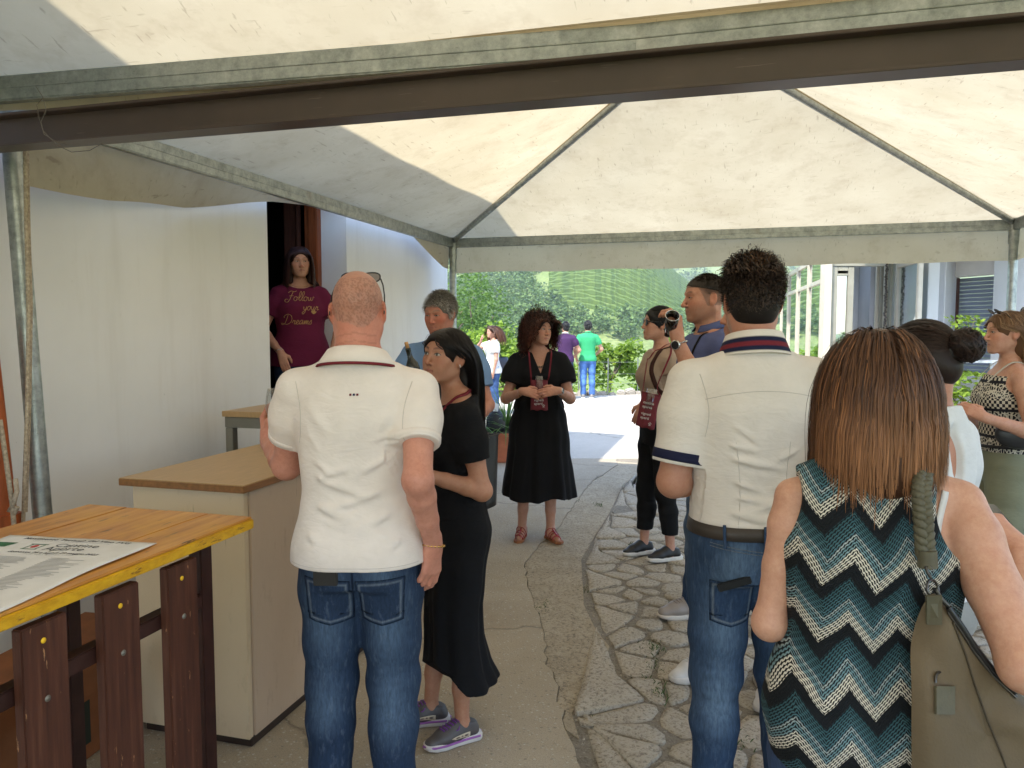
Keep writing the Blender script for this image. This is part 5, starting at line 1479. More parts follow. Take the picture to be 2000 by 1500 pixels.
# logo: a little arch with a glass
b = MB()
for (x0, y0, x1, y1) in ((.0, 0, .045, .004), (.003, .004, .0065, .04), (.0385, .004, .042, .04), (-.003, .04, .048, .045)): b.add([(x0, y0, 0), (x1, y0, 0), (x1, y1, 0), (x0, y1, 0)], [(0, 1, 2, 3)])
ink(b, INKGR, 'logo', W_*.30, -.112)
b = MB(); b.add([(.012*math.cos(a)*.7+.0, .012*math.sin(a), 0) for a in [k*.628 for k in range(10)]], [tuple(range(10))]); ink(b, INKR, 'logo_glass', W_*.30+.022, -.088)
b = MB(); b.add([(x, y, 0) for x, y in ((0, 0), (.075, 0), (.085, .036), (0, .036))], [(0, 1, 2, 3)]); ink(b, INKGR, 'picture', .0, -.10)
b = MB(); b.add([(x, y, 0) for x, y in ((0, 0), (.07, 0), (.06, .028), (0, .028))], [(0, 1, 2, 3)]); ink(b, INKGR, 'picture', .0, -.285)
b = MB(); b.add([(x, y, 0) for x, y in ((0, 0), (.03, 0), (.06, .022), (0, .028))], [(0, 1, 2, 3)]); ink(b, INKGR, 'picture', .0, -.345)
r5 = random.Random(5)
for colx in (.10, .225):
    for k in range(26):
        y = -.175-k*.0085
        if y < -.39: break
        b = MB(); L_ = r5.uniform(.05, .105)
        b.add([(0, 0, 0), (L_, 0, 0), (L_, .0022, 0), (0, .0022, 0)], [(0, 1, 2, 3)]); ink(b, INKG, 'print_line', colx*W_/.36, y)
for k in range(5):
    b = MB(); L_ = r5.uniform(.10, .2); b.add([(0, 0, 0), (L_, 0, 0), (L_, .003, 0), (0, .003, 0)], [(0, 1, 2, 3)]); ink(b, mat('orange_ink', srgb(196, 150, 110), .7), 'print_line', .05, -.42-k*.016)
# --- laminated counter
OAK = mat('oak_laminate', srgb(176, 142, 98), .38, spec=.5, var=.12, scale=4, stretch=(22, 2, 6))
OAKE = mat('oak_edge', srgb(128, 86, 46), .45, var=.25, scale=4, stretch=(14, 1.5, 14))
def m_lam(name, c):
    t = NT(name); t.set(.42, 0, .45); co = t.co('Object'); n = t.noise(co, 1.6, 5, .6); b_ = t.ramp(n, [(.3, tuple(x*.88 for x in c)), (.7, c)])
    k = t.noise(t.co('Object', (3, 3, 1)), 5, 6, .75); b_ = t.mix(t.ramp(k, [(.58, 0), (.70, .35)]), b_, tuple(x*.55 for x in c)); s = t.noise(t.co('Object', (50, 50, 4)), 1, 3, .6); b_ = t.mix(t.ramp(s, [(.70, 0), (.73, .4)]), b_, tuple(x*.4 for x in c))
    t.col(b_); t.lk(t.ramp(k, [(.4, .36), (.7, .6)]), t.b.inputs['Roughness']); return t.m
BEIGE = m_lam('beige_laminate', srgb(190, 166, 142))
KICK = mat('dark_kick', srgb(46, 34, 28), .5)
ct = thing('bar_counter', 'beige laminate bar counter with oak top beside the bald man', 'counter', pd(-1.96, 3.4), (0, 0, YAW))
def cm(p, d, z): return (p+1.96, d-3.4, z)
b = MB(); b.bevbox(cm(-2.20, 2.405, .03), cm(-1.708, 2.43, .968), .002); b.build('end_panel', m_lam('beige_end', srgb(206, 184, 152)), ct)
b = MB(); b.bevbox(cm(-1.720, 2.432, .035), cm(-1.700, 4.55, .968), .002); b.build('front_panel', BEIGE, ct)
b = MB(); b.bevbox(cm(-2.20, 2.462, .055), cm(-2.18, 4.55, .968), .002); b.build('back_panel', BEIGE, ct)
b = MB(); b.bevbox(cm(-2.20, 4.552, .055), cm(-1.702, 4.57, .968), .002); b.build('end_panel', BEIGE, ct)
b = MB(); b.bevbox(cm(-2.237, 2.375, .9705), cm(-1.686, 4.6, .9975), .002); b.build('top_edge', OAKE, ct)
b = MB(); b.bevbox(cm(-2.235, 2.377, .99), cm(-1.688, 4.598, 1.0), .0015); b.build('counter_top', OAK, ct)
b = MB(); b.bevbox(cm(-2.18, 2.412, .0), cm(-1.704, 4.53, .034), .003); b.build('plinth', KICK, ct)
# --- second counter by the doorway
GM = mat('grey_steel_frame', srgb(124, 120, 108), .5, .3, var=.1)
c2 = thing('side_counter', 'grey framed counter with oak top in front of the doorway', 'counter', pd(-2.42, 3.75), (0, 0, YAW))
q0 = to_pd(on_z(433, 803, 1.12)); P0, D0 = q0
b = MB(); b.bevbox((P0+2.42, D0-3.75, 1.09), (P0+2.42+.75, D0-3.75+.62, 1.12), .002); b.build('counter_top', OAK, c2)
b = MB(); b.bevbox((P0+2.42+.01, D0-3.75+.01, 1.03), (P0+2.42+.74, D0-3.75+.61, 1.088), .002); b.build('apron', GM, c2)
for (a_, e_) in ((.012, .012), (.69, .012), (.012, .56), (.69, .56)):
    b = MB(); b.bevbox((P0+2.42+a_, D0-3.75+e_, 0), (P0+2.42+a_+.045, D0-3.75+e_+.045, 1.028), .002); b.build('leg', GM, c2)
b = MB(); b.bevbox((P0+2.42+.06, D0-3.75+.3, .02), (P0+2.42+.69, D0-3.75+.32, 1.03), .002); b.build('shade_board', SHADE, c2)  # black sheet added for the shade inside the counter
# --- things under the table
CARD = mat('cardboard', srgb(128, 78, 44), .85, var=.15, scale=10)
cb_ = pd(-2.35, 2.2); bxo = thing('cardboard_box', 'brown cardboard box on the ground under the plank table', 'box', cb_, (0, 0, YAW+.1))
b = MB(); b.bevbox((-.25, -.42, 0.002), (.12, .42, .36), .004); b.build('carton', CARD, bxo)
b = MB(); b.bevbox((.122, -.40, .34), (.135, .1, .46), .002, Euler((0, .25, 0)).to_matrix().to_4x4()); b.build('flap', CARD, bxo)
b = MB(); b.bevbox((.1205, -.25, .06), (.1215, -.02, .22), .0003); b.build('dark_print', mat('print_dark', (.02, .025, .015), .8), bxo)
mp = pd(-1.95, 1.75); 
b = MB(); b.bevbox((-.16, -.05, .008), (.17, .05, .018), .004); b.tube([(-.16, 0, .008), (-.16, 0, .02)], .05, 14)
b.build('metal_plate', mat('steel_plate', (.2, .2, .19), .45, .7, var=.3, scale=20), loc=mp, rot=(0, 0, 1.0), label='flat steel foot plate lying on the ground under the plank table', cat='metal plate')
# --- bottles and glasses
def m_glassy(name, tint, rim=.6):
    t = NT(name); g = t.node('BsdfGlossy'); g.inputs['Roughness'].default_value = .03
    tp = t.node('BsdfTransparent'); tp.inputs[0].default_value = (*tint, 1)
    lw = t.node('LayerWeight'); lw.inputs[0].default_value = .25; mx = t.node('MixShader')
    f = t.math('ADD', t.math('MULTIPLY', lw.outputs['Facing'], rim), .04); t.lk(f, mx.inputs[0]); t.lk(tp.outputs[0], mx.inputs[1]); t.lk(g.outputs[0], mx.inputs[2]); t.lk(mx.outputs[0], t.out.inputs[0]); return t.m
GLASS = m_glassy('clear_glass', (.95, .96, .95)); WINE = m_glassy('white_wine', (.93, .86, .55), .2)
BOTTLE = mat('dark_bottle_glass', (.012, .015, .012), .12, spec=.6, var=.05); CORK = mat('cork', srgb(186, 140, 92), .85, var=.3, scale=60)
def bottle(label, loc, rot=(0, 0, 0), s_=1.0):
    o = thing('wine_bottle', label, 'wine bottle', loc, rot, 'wine bottles')
    b = MB(); b.lathe([(0, 0), (.034*s_, 0), (.0375*s_, .006), (.0375*s_, .19*s_), (.034*s_, .215*s_), (.017*s_, .245*s_), (.0145*s_, .26*s_), (.0145*s_, .295*s_), (.0155*s_, .297*s_), (.0155*s_, .305*s_), (.011*s_, .305*s_), (0, .303*s_)], 22); b.build('glass', BOTTLE, o)
    b = MB(); b.lathe([(0, .303*s_), (.0108*s_, .303*s_), (.0108*s_, .338*s_), (.0095*s_, .34*s_), (0, .34*s_)], 14); b.build('cork', CORK, o)
    b = MB(); b.lathe([(.0379*s_, .05*s_), (.0379*s_, .14*s_)], 22); b.build('label', PAPER, o)
    return o
def wineglass(label, loc, rot=(0, 0, 0), fill=.03, h=.22, bowl=.042):
    o = thing('wine_glass', label, 'wine glass', loc, rot, 'wine glasses')
    b = MB(); b.lathe([(0, .001), (.034, .001), (.035, .003), (.005, .008), (.0038, .02), (.0038, .085), (.006, .092), (bowl*.62, .105), (bowl*.97, .128), (bowl, .15), (bowl*.93, .19), (bowl*.80, h), (bowl*.785, h), (bowl*.91, .19), (bowl*.975, .15), (bowl*.94, .129), (bowl*.6, .108), (0, .098)], 28); b.build('bowl', GLASS, o)
    if fill: b = MB(); b.lathe([(0, .099), (bowl*.58, .109), (bowl*.92, .129), (bowl*.95, .1+fill), (0, .1+fill)], 24); b.build('wine', WINE, o)
    return o
class Held:
    """a thing carried by a person: its own top-level object, laid out in the person's frame"""
    def __init__(s, p, name, label, cat, org, group=None):
        s.p = p; s.o = V3(org); w = p.R @ s.o + p.org; s.root = thing(name, label, cat, tuple(w), (0, 0, p.yaw), group)
    def put(s, name, b, m, parent=None):
        b.v = [tuple(V3(v)-s.o) for v in b.v]; return b.build(name, m, parent or s.root)
    def sdf(s, name, g, m, color=None, parent=None, it=1):
        P, Q = g.mesh(it); me = np_mesh(name, P-s.o, Q)
        if color is not None: vcol(me, np.tile(V3(color), (len(P), 1)) if not callable(color) else color(P))
        return link(name, me, m, parent or s.root)
# ================================================================== hair styling
CRAN = (V3(0, .014, .034), V3(.0745, .097, .088))
def strands(p, n, m, length, seed, region, comb, grav=.5, lift=.3, offs=(.004, .016), wave=0, wfreq=3, tuck=None, cols=None, extra_coll=(), len_var=.12, width=.004, name='hair', helix=None, clump=0, stepfn=None, zfloor=None, turn=.5, cshift=(0, 0, 0), tipvar=.0):
    r = np.random.RandomState(seed); kk = p.k*(1 if not p.fem else .97)*p.hs
    R = []
    while len(R) < n:
        d = r.normal(size=(n*4, 3)); d /= np.linalg.norm(d, axis=1)[:, None]; q = CRAN[0]+d*CRAN[1]
        R += list(q[region(q[:, 0], q[:, 1], q[:, 2])])
    R = np.array(R[:n]); N = (R-CRAN[0])/CRAN[1]**2; N /= np.linalg.norm(N, axis=1)[:, None]
    up = p.HM.T @ V3(0, 0, 1)                      # gravity in head space
    L = (length(R) if callable(length) else np.full(n, length))*(1+r.normal(0, len_var, n))
    off = r.uniform(*offs, n)
    d = comb(R)*1.0; d /= np.linalg.norm(d, axis=1)[:, None]+1e-9
    d = d + N*lift; d /= np.linalg.norm(d, axis=1)[:, None]
    S = np.zeros((n, m, 3)); S[:, 0] = R-N*.002; P_ = R.copy(); step = L/(m-1)
    ph = r.uniform(0, 6.28, n); 
    ck = None
    if clump: cl = r.randint(0, clump, n); cph = r.uniform(0, 6.28, clump)[cl]; ph = cph + r.normal(0, .25, n)
    for i in range(1, m):
        t = i/(m-1)
        g = grav if not callable(grav) else grav(t)
        d = d*(1-.0) - up*g*(turn); d /= np.linalg.norm(d, axis=1)[:, None]
        if stepfn is not None: d = stepfn(d, P_, t, R); d /= np.linalg.norm(d, axis=1)[:, None]
        Pn = P_ + d*step[:, None]
        for c_, rr in [CRAN]+[(V3(a), V3(b)) for a, b in extra_coll]:
            rr = rr[None]+off[:, None]; q = (Pn-c_)/rr; l = np.linalg.norm(q, axis=1)
            ins = l < 1
            if ins.any(): Pn[ins] = c_ + (q[ins]/l[ins][:, None])*(rr[ins])
        if tuck is not None: Pn = tuck(Pn, t, R)
        dd = Pn-P_; ln = np.linalg.norm(dd, axis=1)[:, None]+1e-9; Pn = P_+dd/ln*step[:, None]; d = dd/ln
        P_ = Pn; S[:, i] = Pn
    tt = np.linspace(0, 1, m)[None, :]
    if wave:
        T = np.gradient(S, axis=1); T /= np.linalg.norm(T, axis=2)[..., None]+1e-9
        a = np.cross(T, V3(0, 0, 1)+.01); a /= np.linalg.norm(a, axis=2)[..., None]+1e-9; b = np.cross(T, a)
        fr = (wfreq*(1+.25*r.normal(size=n)))[:, None]; am = wave*np.clip(tt*4, 0, 1)
        S = S + a*(am*np.sin(tt*fr*6.28+ph[:, None]))[..., None]
        if helix: S = S + b*(am*np.cos(tt*fr*6.28+ph[:, None]))[..., None]
    W = (S*kk) @ p.HM.T + p.headc
    if zfloor is not None: W = zfloor(W)
    C = cols(R, tt, r)
    w = width*(1+r.normal(0, .25, n)).clip(.5, 1.6)
    return ribbons(name, W, w, C, p.root, centre=p.headc+p.HM@V3(0, .02, -.0)*kk)
def colgrad(a, b, var=.25, t0=.3, t1=1.0, streak=None):
    a, b = V3(a), V3(b)
    def f(R, tt, r):
        n = len(R); v = (1+r.normal(0, var, n)).clip(.4, 1.9)[:, None, None]
        s = np.clip((tt-t0)/(t1-t0)+r.normal(0, .12, n)[:, None], 0, 1)[..., None]
        C = (a*(1-s)+b*s)*v
        if streak is not None:
            k = r.rand(n) < streak[1]; C[k] = C[k]*.4+V3(streak[0])*.6
        return C
    return f
def cap(p, color, t=.008, face=((0, -.118, -.045), (.078, .088, .118)), nape=-.06, more=None, ear=True, zmin=None):
    def fn(g, p):
        kk = p.k*(1 if not p.fem else .97)*p.hs; P = lambda a: p.hp(V3(a))
        g.ellip(P(CRAN[0]), (CRAN[1]+t)*kk, .01, p.HM); g.ellip(P((0, -.046, .040)), (V3(.058, .040, .046)+t)*kk, .03, p.HM)
        if nape is not None: g.ellip(P((0, .045, nape*.5)), V3(.062+t*.5, .056+t*.5, .07)*kk, .02, p.HM)
        if more: more(g, P, kk, p)
        g.ellip(P(face[0]), V3(face[1])*kk, .006, p.HM, True)
        if zmin is not None: g.clip(P((0, 0, zmin)), p.HM@V3(0, -.25, -1))
        if ear:
            for q in (-1, 1): g.ellip(P((q*.085, .004, -.012)), V3(.03, .028, .042)*kk, .006, p.HM, True)
    return hair_cap(p, color, fn)
front_line = lambda hl=.075: (lambda x, y, z: (z > hl - np.clip((y+.075)/.06, 0, 1)*.085 - np.clip((y+.0)/.06, 0, 1)*.06))

def slick(p, n, m, target, seed, region, cols, offs=(.008, .013), width=.003, name='hair', bow=0.0):
    """hair drawn tight from the scalp to one gathering point"""
    r = np.random.RandomState(seed); kk = p.k*(1 if not p.fem else .97)*p.hs; R = []
    while len(R) < n:
        d = r.normal(size=(n*4, 3)); d /= np.linalg.norm(d, axis=1)[:, None]; q = CRAN[0]+d*CRAN[1]; R += list(q[region(q[:, 0], q[:, 1], q[:, 2])])
    R = np.array(R[:n]); tt = np.linspace(0, 1, m); S = R[:, None]*(1-tt[None, :, None]) + (V3(target)+r.normal(0, .008, (n, 3)))[:, None]*tt[None, :, None]
    S[:, :, 2] -= bow*np.sin(np.pi*tt)[None]*(R[:, 2:3] < .04)
    off = r.uniform(*offs, n); rr = CRAN[1][None, None]+(off[:, None]*np.clip(tt*8, .1, 1)[None])[..., None]; q = (S-CRAN[0])/rr; l = np.linalg.norm(q, axis=2)[..., None]
    S = np.where(l < 1, CRAN[0]+q/l*rr, S)
    W = (S*kk) @ p.HM.T + p.headc; w = width*(1+r.normal(0, .25, n)).clip(.5, 1.6)
    return ribbons(name, W, w, cols(R, tt[None], r), p.root, centre=p.headc)
# ================================================================== the people
def collar(p, name, color, rows, mtl=None, open_=.0, n=40, parent=None, tilt=.03, cz=.842, thick=.003, yo=.018, colfn=None, xs=1.0, gap=None):
    """rows: (radius, height) from inner top to outer bottom; ring round the neck, opening at the front"""
    b = MB(); vs = []; k = p.k; cols = []
    for (r, z) in rows:
        for i in range(n+1):
            a = -math.pi+open_ + (2*math.pi-2*open_)*i/n        # 0 = back
            x = r*math.sin(a)*xs; y = r*math.cos(a)
            vs.append(p.T((x*k, (y+yo)*k, cz*p.H+(z+tilt*math.cos(a))*k))); cols.append(color if colfn is None else colfn(r, z, a))
    m = n+1
    b.add(vs, [(j*m+i, j*m+i+1, (j+1)*m+i+1, (j+1)*m+i) for j in range(len(rows)-1) for i in range(n)], True)
    me = b.mesh(name); vcol(me, np.array(cols, float)); o = link(name, me, mtl or CLOTH, parent or p.root)
    md = o.modifiers.new('thickness', 'SOLIDIFY'); md.thickness = thick; md.offset = 0; return o
def ring(p, name, c, axis, r, t, m, n=28, parent=None, flat=1.0, beads=0):
    axis = nrm(axis); a = nrm(np.cross(axis, V3(.3, .5, .8))); b_ = np.cross(axis, a); b = MB()
    if beads:
        for i in range(beads):
            an = 6.283*i/beads; an2 = an+6.283*.62/beads; b.tube([c+(a*math.cos(q)+b_*math.sin(q))*r for q in (an, (an+an2)/2, an2)], [t*.6, t*1.15, t*.6], 6)
    else: b.tube([c+(a*math.cos(6.283*i/n)+b_*math.sin(6.283*i/n)*flat)*r for i in range(n)], t, 8, closed=True)
    return b.build(name, m, parent or p.root)
GOLD = mat('gold', (.75, .48, .16), .25, 1, var=.05); STEEL = mat('steel', (.55, .55, .54), .25, 1, var=.05); BLACKP = mat('black_plastic', (.012, .012, .013), .3)
BURG = (.16, .022, .032)
BLK = (.0085, .0085, .010)
def watch(p, side, m=STEEL, r=.030, band=None, face_n=None, parent=None):
    a = p.arms[side]; c = a['W']-nrm(a['W']-a['E'])*.022; ax = nrm(a['W']-a['E'])
    ring(p, 'watch_band', c, ax, r*p.k, .0048, band or m, beads=0 if band else 26)
    dn = a['dn'] if face_n is None else V3(face_n); dn = nrm(dn-ax*(dn@ax)); q = c+dn*r*p.k
    M = Matrix.Translation(q) @ Vector(dn).to_track_quat('Z', 'Y').to_matrix().to_4x4()
    b = MB(); b.lathe([(0, -.004), (.019, -.004), (.0205, 0), (.0205, .005), (.017, .0065)], 24, M); w = b.build('watch_case', m, p.root)
    b = MB(); b.lathe([(.017, .0062), (0, .0066)], 24, M); b.build('dial', BLACKP, w)
def pockets(p, bvname, color, stitch, xc=.075, zc=.50, w=.135, hgt=.15, back=True, xoff=0):
    bv = p.clothes[bvname]; H = p.H; out = {}
    for q in (-1, 1):
        def fn(u, v, q=q):
            x = q*xc+xoff+(u-.5)*w*(1-.10*max(0, v-.0)); z = zc*H+.075-v*hgt + (.016*abs(u-.5)*2 if v > .8 else 0)*1.0 + .006*(u-.5)*q
            return V3(x, .4, z)
        def cf(u, v):
            e = min(u, 1-u, 1-v, v); m = 1 if (.05 < e < .085) else 0
            c = V3(color)*(.9+.25*math.sin(u*7+v*5)*.3); return c*(1-m)+V3(stitch)*m if m else (c*.45 if e < .03 else c)
        out[q] = p.patch('back_pocket', bv, fn, (0, -1, 0), 26, 26, color, DENIM, .0035, colfn=cf)
    return out
def seam_line(p, bvname, pts, d, color, w=.004, off=.002, mtl=None):
    bv = p.clothes[bvname]; L = [p.project(bv, q, d, off) for q in pts]; L = [q for q in L if q is not None]
    if len(L) < 2: return
    b = MB(); b.tube(L, w/2, 5); me = b.mesh('seam'); vcol(me, np.tile(V3(color), (len(me.vertices), 1))); return link('seam', me, mtl or DENIM, p.root)
def lerp_pts(a, b, n): a, b = V3(a), V3(b); return [a+(b-a)*i/n for i in range(n+1)]

# ------------------------------------------------------------------ 1: bald man in a white polo shirt, back to the viewer
def bald_man():
    p = Person('person', 'bald man in white polo shirt and blue jeans leaning at the bar counter', -.468, 2.35, 180, 1.735, skin=(.54, .245, .175), bulk=1.02, h=.005)
    p.head(2, 3, 1)
    p.arm(1, p.px(524, 862, 2.66), elbow=p.px(560, 908, 2.47), hand=(.25, -.7, .7), dorsal=(.8, -.2, -.1), curl=[.7, .75, .8, .85], thumb=.9, r=1.06)
    p.arm(-1, p.px(846, 1062, 2.30), hint=(.05, 1, 0), hand=(.1, -.10, -1), dorsal=(-.75, .65, 0), curl=[.35, .42, .5, .55], thumb=.5, r=1.0)
    p.leg(1, (.105, .02, 0), 8); p.leg(-1, (-.10, .03, 0), -12)
    rs_ = np.random.RandomState(3)
    def hl(x, y): return .012 - np.clip((y-.0)/.09, 0, 1)*.06 + np.clip((-y-.03)/.04, 0, 1)*.2 + .008*np.sin(x*60)
    p.body(col=dict(red=.35, scalp=(hl, (.33, .20, .155), .55), cheek=.3), h=.0045, hd=dict(neck=1.2))
    # fine stubble on the scalp
    P = np.array([v.co for v in p.body_o.data.vertices]); q = p.head_local(P)
    at_ = p.body_o.data.color_attributes['Col']; A = np.empty(len(P)*4, np.float32); at_.data.foreach_get('color', A); A = A.reshape(-1, 4)
    m = (q[:, 2] > hl(q[:, 0], q[:, 1])) & (np.abs(q[:, 2]) < .16) & (q[:, 2] < .095); k_ = m & (rs_.rand(len(P)) < .38); A[k_, :3] *= .62
    m = (np.abs(q[:, 0]) < .06) & (q[:, 1] > .02)  # neck creases: their shade is darkened into the skin colour
    for z_ in (-.075, -.098): 
        kk = m & (np.abs(q[:, 2]-z_-.004*np.cos(q[:, 0]*50)) < .0022); A[kk, :3] *= .75
    at_.data.foreach_set('color', A.ravel())
    WHT = (.74, .66, .605)
    def ex(g, s):
        # drag lines and folds across the back
        H = s.H; yb = .135
        for (x0, z0, x1, z1, a_, w) in ((.13, .775, .05, .72, .006, .016), (-.13, .775, -.06, .72, .006, .016), (.155, .745, .09, .69, .008, .013), (-.155, .745, -.09, .69, .008, .013), (.02, .79, .03, .71, .004, .02)): g.ridge((x0, .125, z0*H), (x1, .14, z1*H), a_, w)
        for (x0, z0, x1, z1, a_, w) in ((-.17, .70, -.02, .66, .007, .016), (-.18, .735, -.06, .715, .006, .012), (.17, .70, .05, .655, .007, .015), (.16, .66, -.05, .62, .008, .017), (-.16, .64, .06, .60, .008, .018),
                                        (.15, .615, -.02, .575, .008, .016), (-.15, .60, .02, .555, .009, .018), (.10, .585, -.13, .545, .007, .016), (.0, .67, .14, .645, .006, .012), (-.1, .57, .12, .53, .007, .017), (.15, .56, .02, .525, .006, .014), (-.16, .55, -.03, .515, .006, .013)):
            g.ridge((x0, yb, z0*H), (x1, yb, z1*H), a_*1.35, w*.85)
            g.ridge((x0, yb, z0*H-.020), (x1, yb, z1*H-.020), -a_, w*.7)
        for sd in (-1, 1):
            S, E = s.arms[sd]['S'], s.arms[sd]['E']; u = nrm(E-S)
            for t_ in (.22, .34): g.ridge(S+u*.3*t_+V3(-sd*.06, .04, 0), S+u*.3*(t_+.12)+V3(sd*.05, .03, .0), .005, .011)
            g.ridge(s.T((sd*.155, .05, .775*H)), s.T((sd*.125, .10, .69*H)), -.008, .011)       # armhole crease
    p.top('polo_shirt', WHT, hem=.496, sleeve=.62, ease=.021, sl_ease=.015, folds=.0045, seed=4, extra=ex, neckz=.845, hemflare=.022, h=.0045)
    collar(p, 'collar', WHT, [(.070, .018), (.076, .036), (.080, .034), (.094, .012), (.112, -.016)], open_=.35, tilt=.020, cz=.842, xs=1.12)
    collar(p, 'collar_trim', BURG, [(.1085, -.011), (.1125, -.0175)], open_=.40, tilt=.020, cz=.842, thick=.0045, xs=1.12)
    bv = p.clothes['polo_shirt']
    for i, (dx, c) in enumerate(((-.010, BURG), (0, (.03, .035, .08)), (.010, BURG))):
        p.patch('stitched_mark', bv, lambda u, v, dx=dx: V3(-.012+dx+(u-.5)*.006, .4, .792*p.H+(v-.5)*.006), (0, -1, 0), 2, 2, c, off=.0015, thick=.001)
    for sd in (-1, 1):
        cuff(p, 'polo_shirt', sd, .54, .62, WHT, 'sleeve_hem', .0018)
        seam_line(p, 'polo_shirt', [V3(sd*(.172-.020*math.sin(t_*2.6)), .4, (.812-.105*t_)*p.H) for t_ in np.linspace(0, 1, 16)], (0, -1, 0), V3(WHT)*.72, .0028, .0, CLOTH)
    seam_line(p, 'polo_shirt', [V3(x, .4, .5035*p.H) for x in np.linspace(-.19, .19, 30)], (0, -1, 0), V3(WHT)*.75, .0024, .0, CLOTH)
    def jx(g, s):
        H = s.H
        for q in (-1, 1):
            g.ridge((q*.02, .11, .455*H), (q*.15, .08, .465*H), .006, .011); g.ridge((q*.02, .10, .43*H), (q*.14, .09, .445*H), .005, .010)
            K = s.legs[q]['K']
            for dz in (-.035, 0, .03, .06): g.ridge(K+V3(-.06, .07, dz), K+V3(.06, .075, dz+.012*q), .007, .010)
    p.trousers('jeans', (.022, .040, .080), waist=.58, hem=.045, r=(.098, .078, .066), fade=(.10, .155, .235), seed=2, folds=.0045, extra=jx, h=.005)
    pk = pockets(p, 'jeans', (.026, .046, .09), (.13, .16, .2), xc=.078, zc=.435, w=.14, hgt=.155)
    seam_line(p, 'jeans', [V3(0, .4, z) for z in np.linspace(.57*p.H, .46*p.H, 14)], (0, -1, 0), (.012, .02, .045), .006)
    for q in (-1, 1): p.shoe(q, (.05, .045, .04), (.3, .28, .25), lace=(.1, .1, .1))
    ring(p, 'bracelet', p.arms[-1]['W']+p.arms[-1]['hd']*.004, p.arms[-1]['hd']+V3(0, .25, 0), .034, .0032, GOLD, beads=20)
    # sunglasses pushed up over the head
    sg = Held(p, 'sunglasses', 'dark sunglasses pushed up on the bald head', 'sunglasses', p.hp((0, -.02, .12)))
    for q in (-1, 1):
        b = MB(); b.tube([p.hp(v) for v in ((q*.082, .036, -.012), (q*.083, .026, .010), (q*.0805, .004, .048), (q*.0735, -.022, .082), (q*.064, -.046, .104))], [.0018, .0024, .0022, .0022, .0026], 7); sg.put('temple', b, BLACKP)
        b = MB(); cen = V3(q*.033, -.056, .111); pts = []
        for i in range(20): a_ = 6.283*i/20; pts.append(cen+V3(.028*math.copysign(abs(math.cos(a_))**.8, math.cos(a_)), -.012*math.sin(a_), .0165*math.copysign(abs(math.sin(a_))**.8, math.sin(a_))))
        W = [p.hp(v) for v in pts]; b.tube(W, .0022, 6, closed=True); fr_ = sg.put('rim', b, BLACKP)
        b = MB(); b.add(W+[p.hp(cen)], [(i, (i+1) % 20, 20) for i in range(20)]); sg.put('lens', b, m_glassy('lens_glass', (.25, .2, .18), .7) if 'LENS' not in MATS else MATS['LENS'], fr_)
    b = MB(); b.tube([p.hp(v) for v in ((-.008, -.058, .118), (0, -.058, .120), (.008, -.058, .118))], .0022, 6); sg.put('bridge', b, BLACKP)
    # phone in the left back pocket
    ph = Held(p, 'phone', 'black phone sticking out of the bald man\'s back pocket', 'phone', p.project(p.clothes['jeans'], V3(.075, .4, .478*p.H), (0, -1, 0), .007))
    c = ph.o; b = MB(); b.bevbox((c[0]-.036, c[1]-.004, c[2]-.012), (c[0]+.036, c[1]+.004, c[2]+.05), .003); ph.put('case', b, BLACKP)
    # glass in his left hand
    a = p.arms[1]; W_, th, y_, z_, k_ = p.HF[1]; gp = W_ + y_*.085 - z_*.045
    w = p.R @ gp + p.org
    wineglass('stemless wine glass with white wine held by the bald man', tuple(w - V3(0, 0, .115)), fill=.028, bowl=.046)
    return p
bald_man()

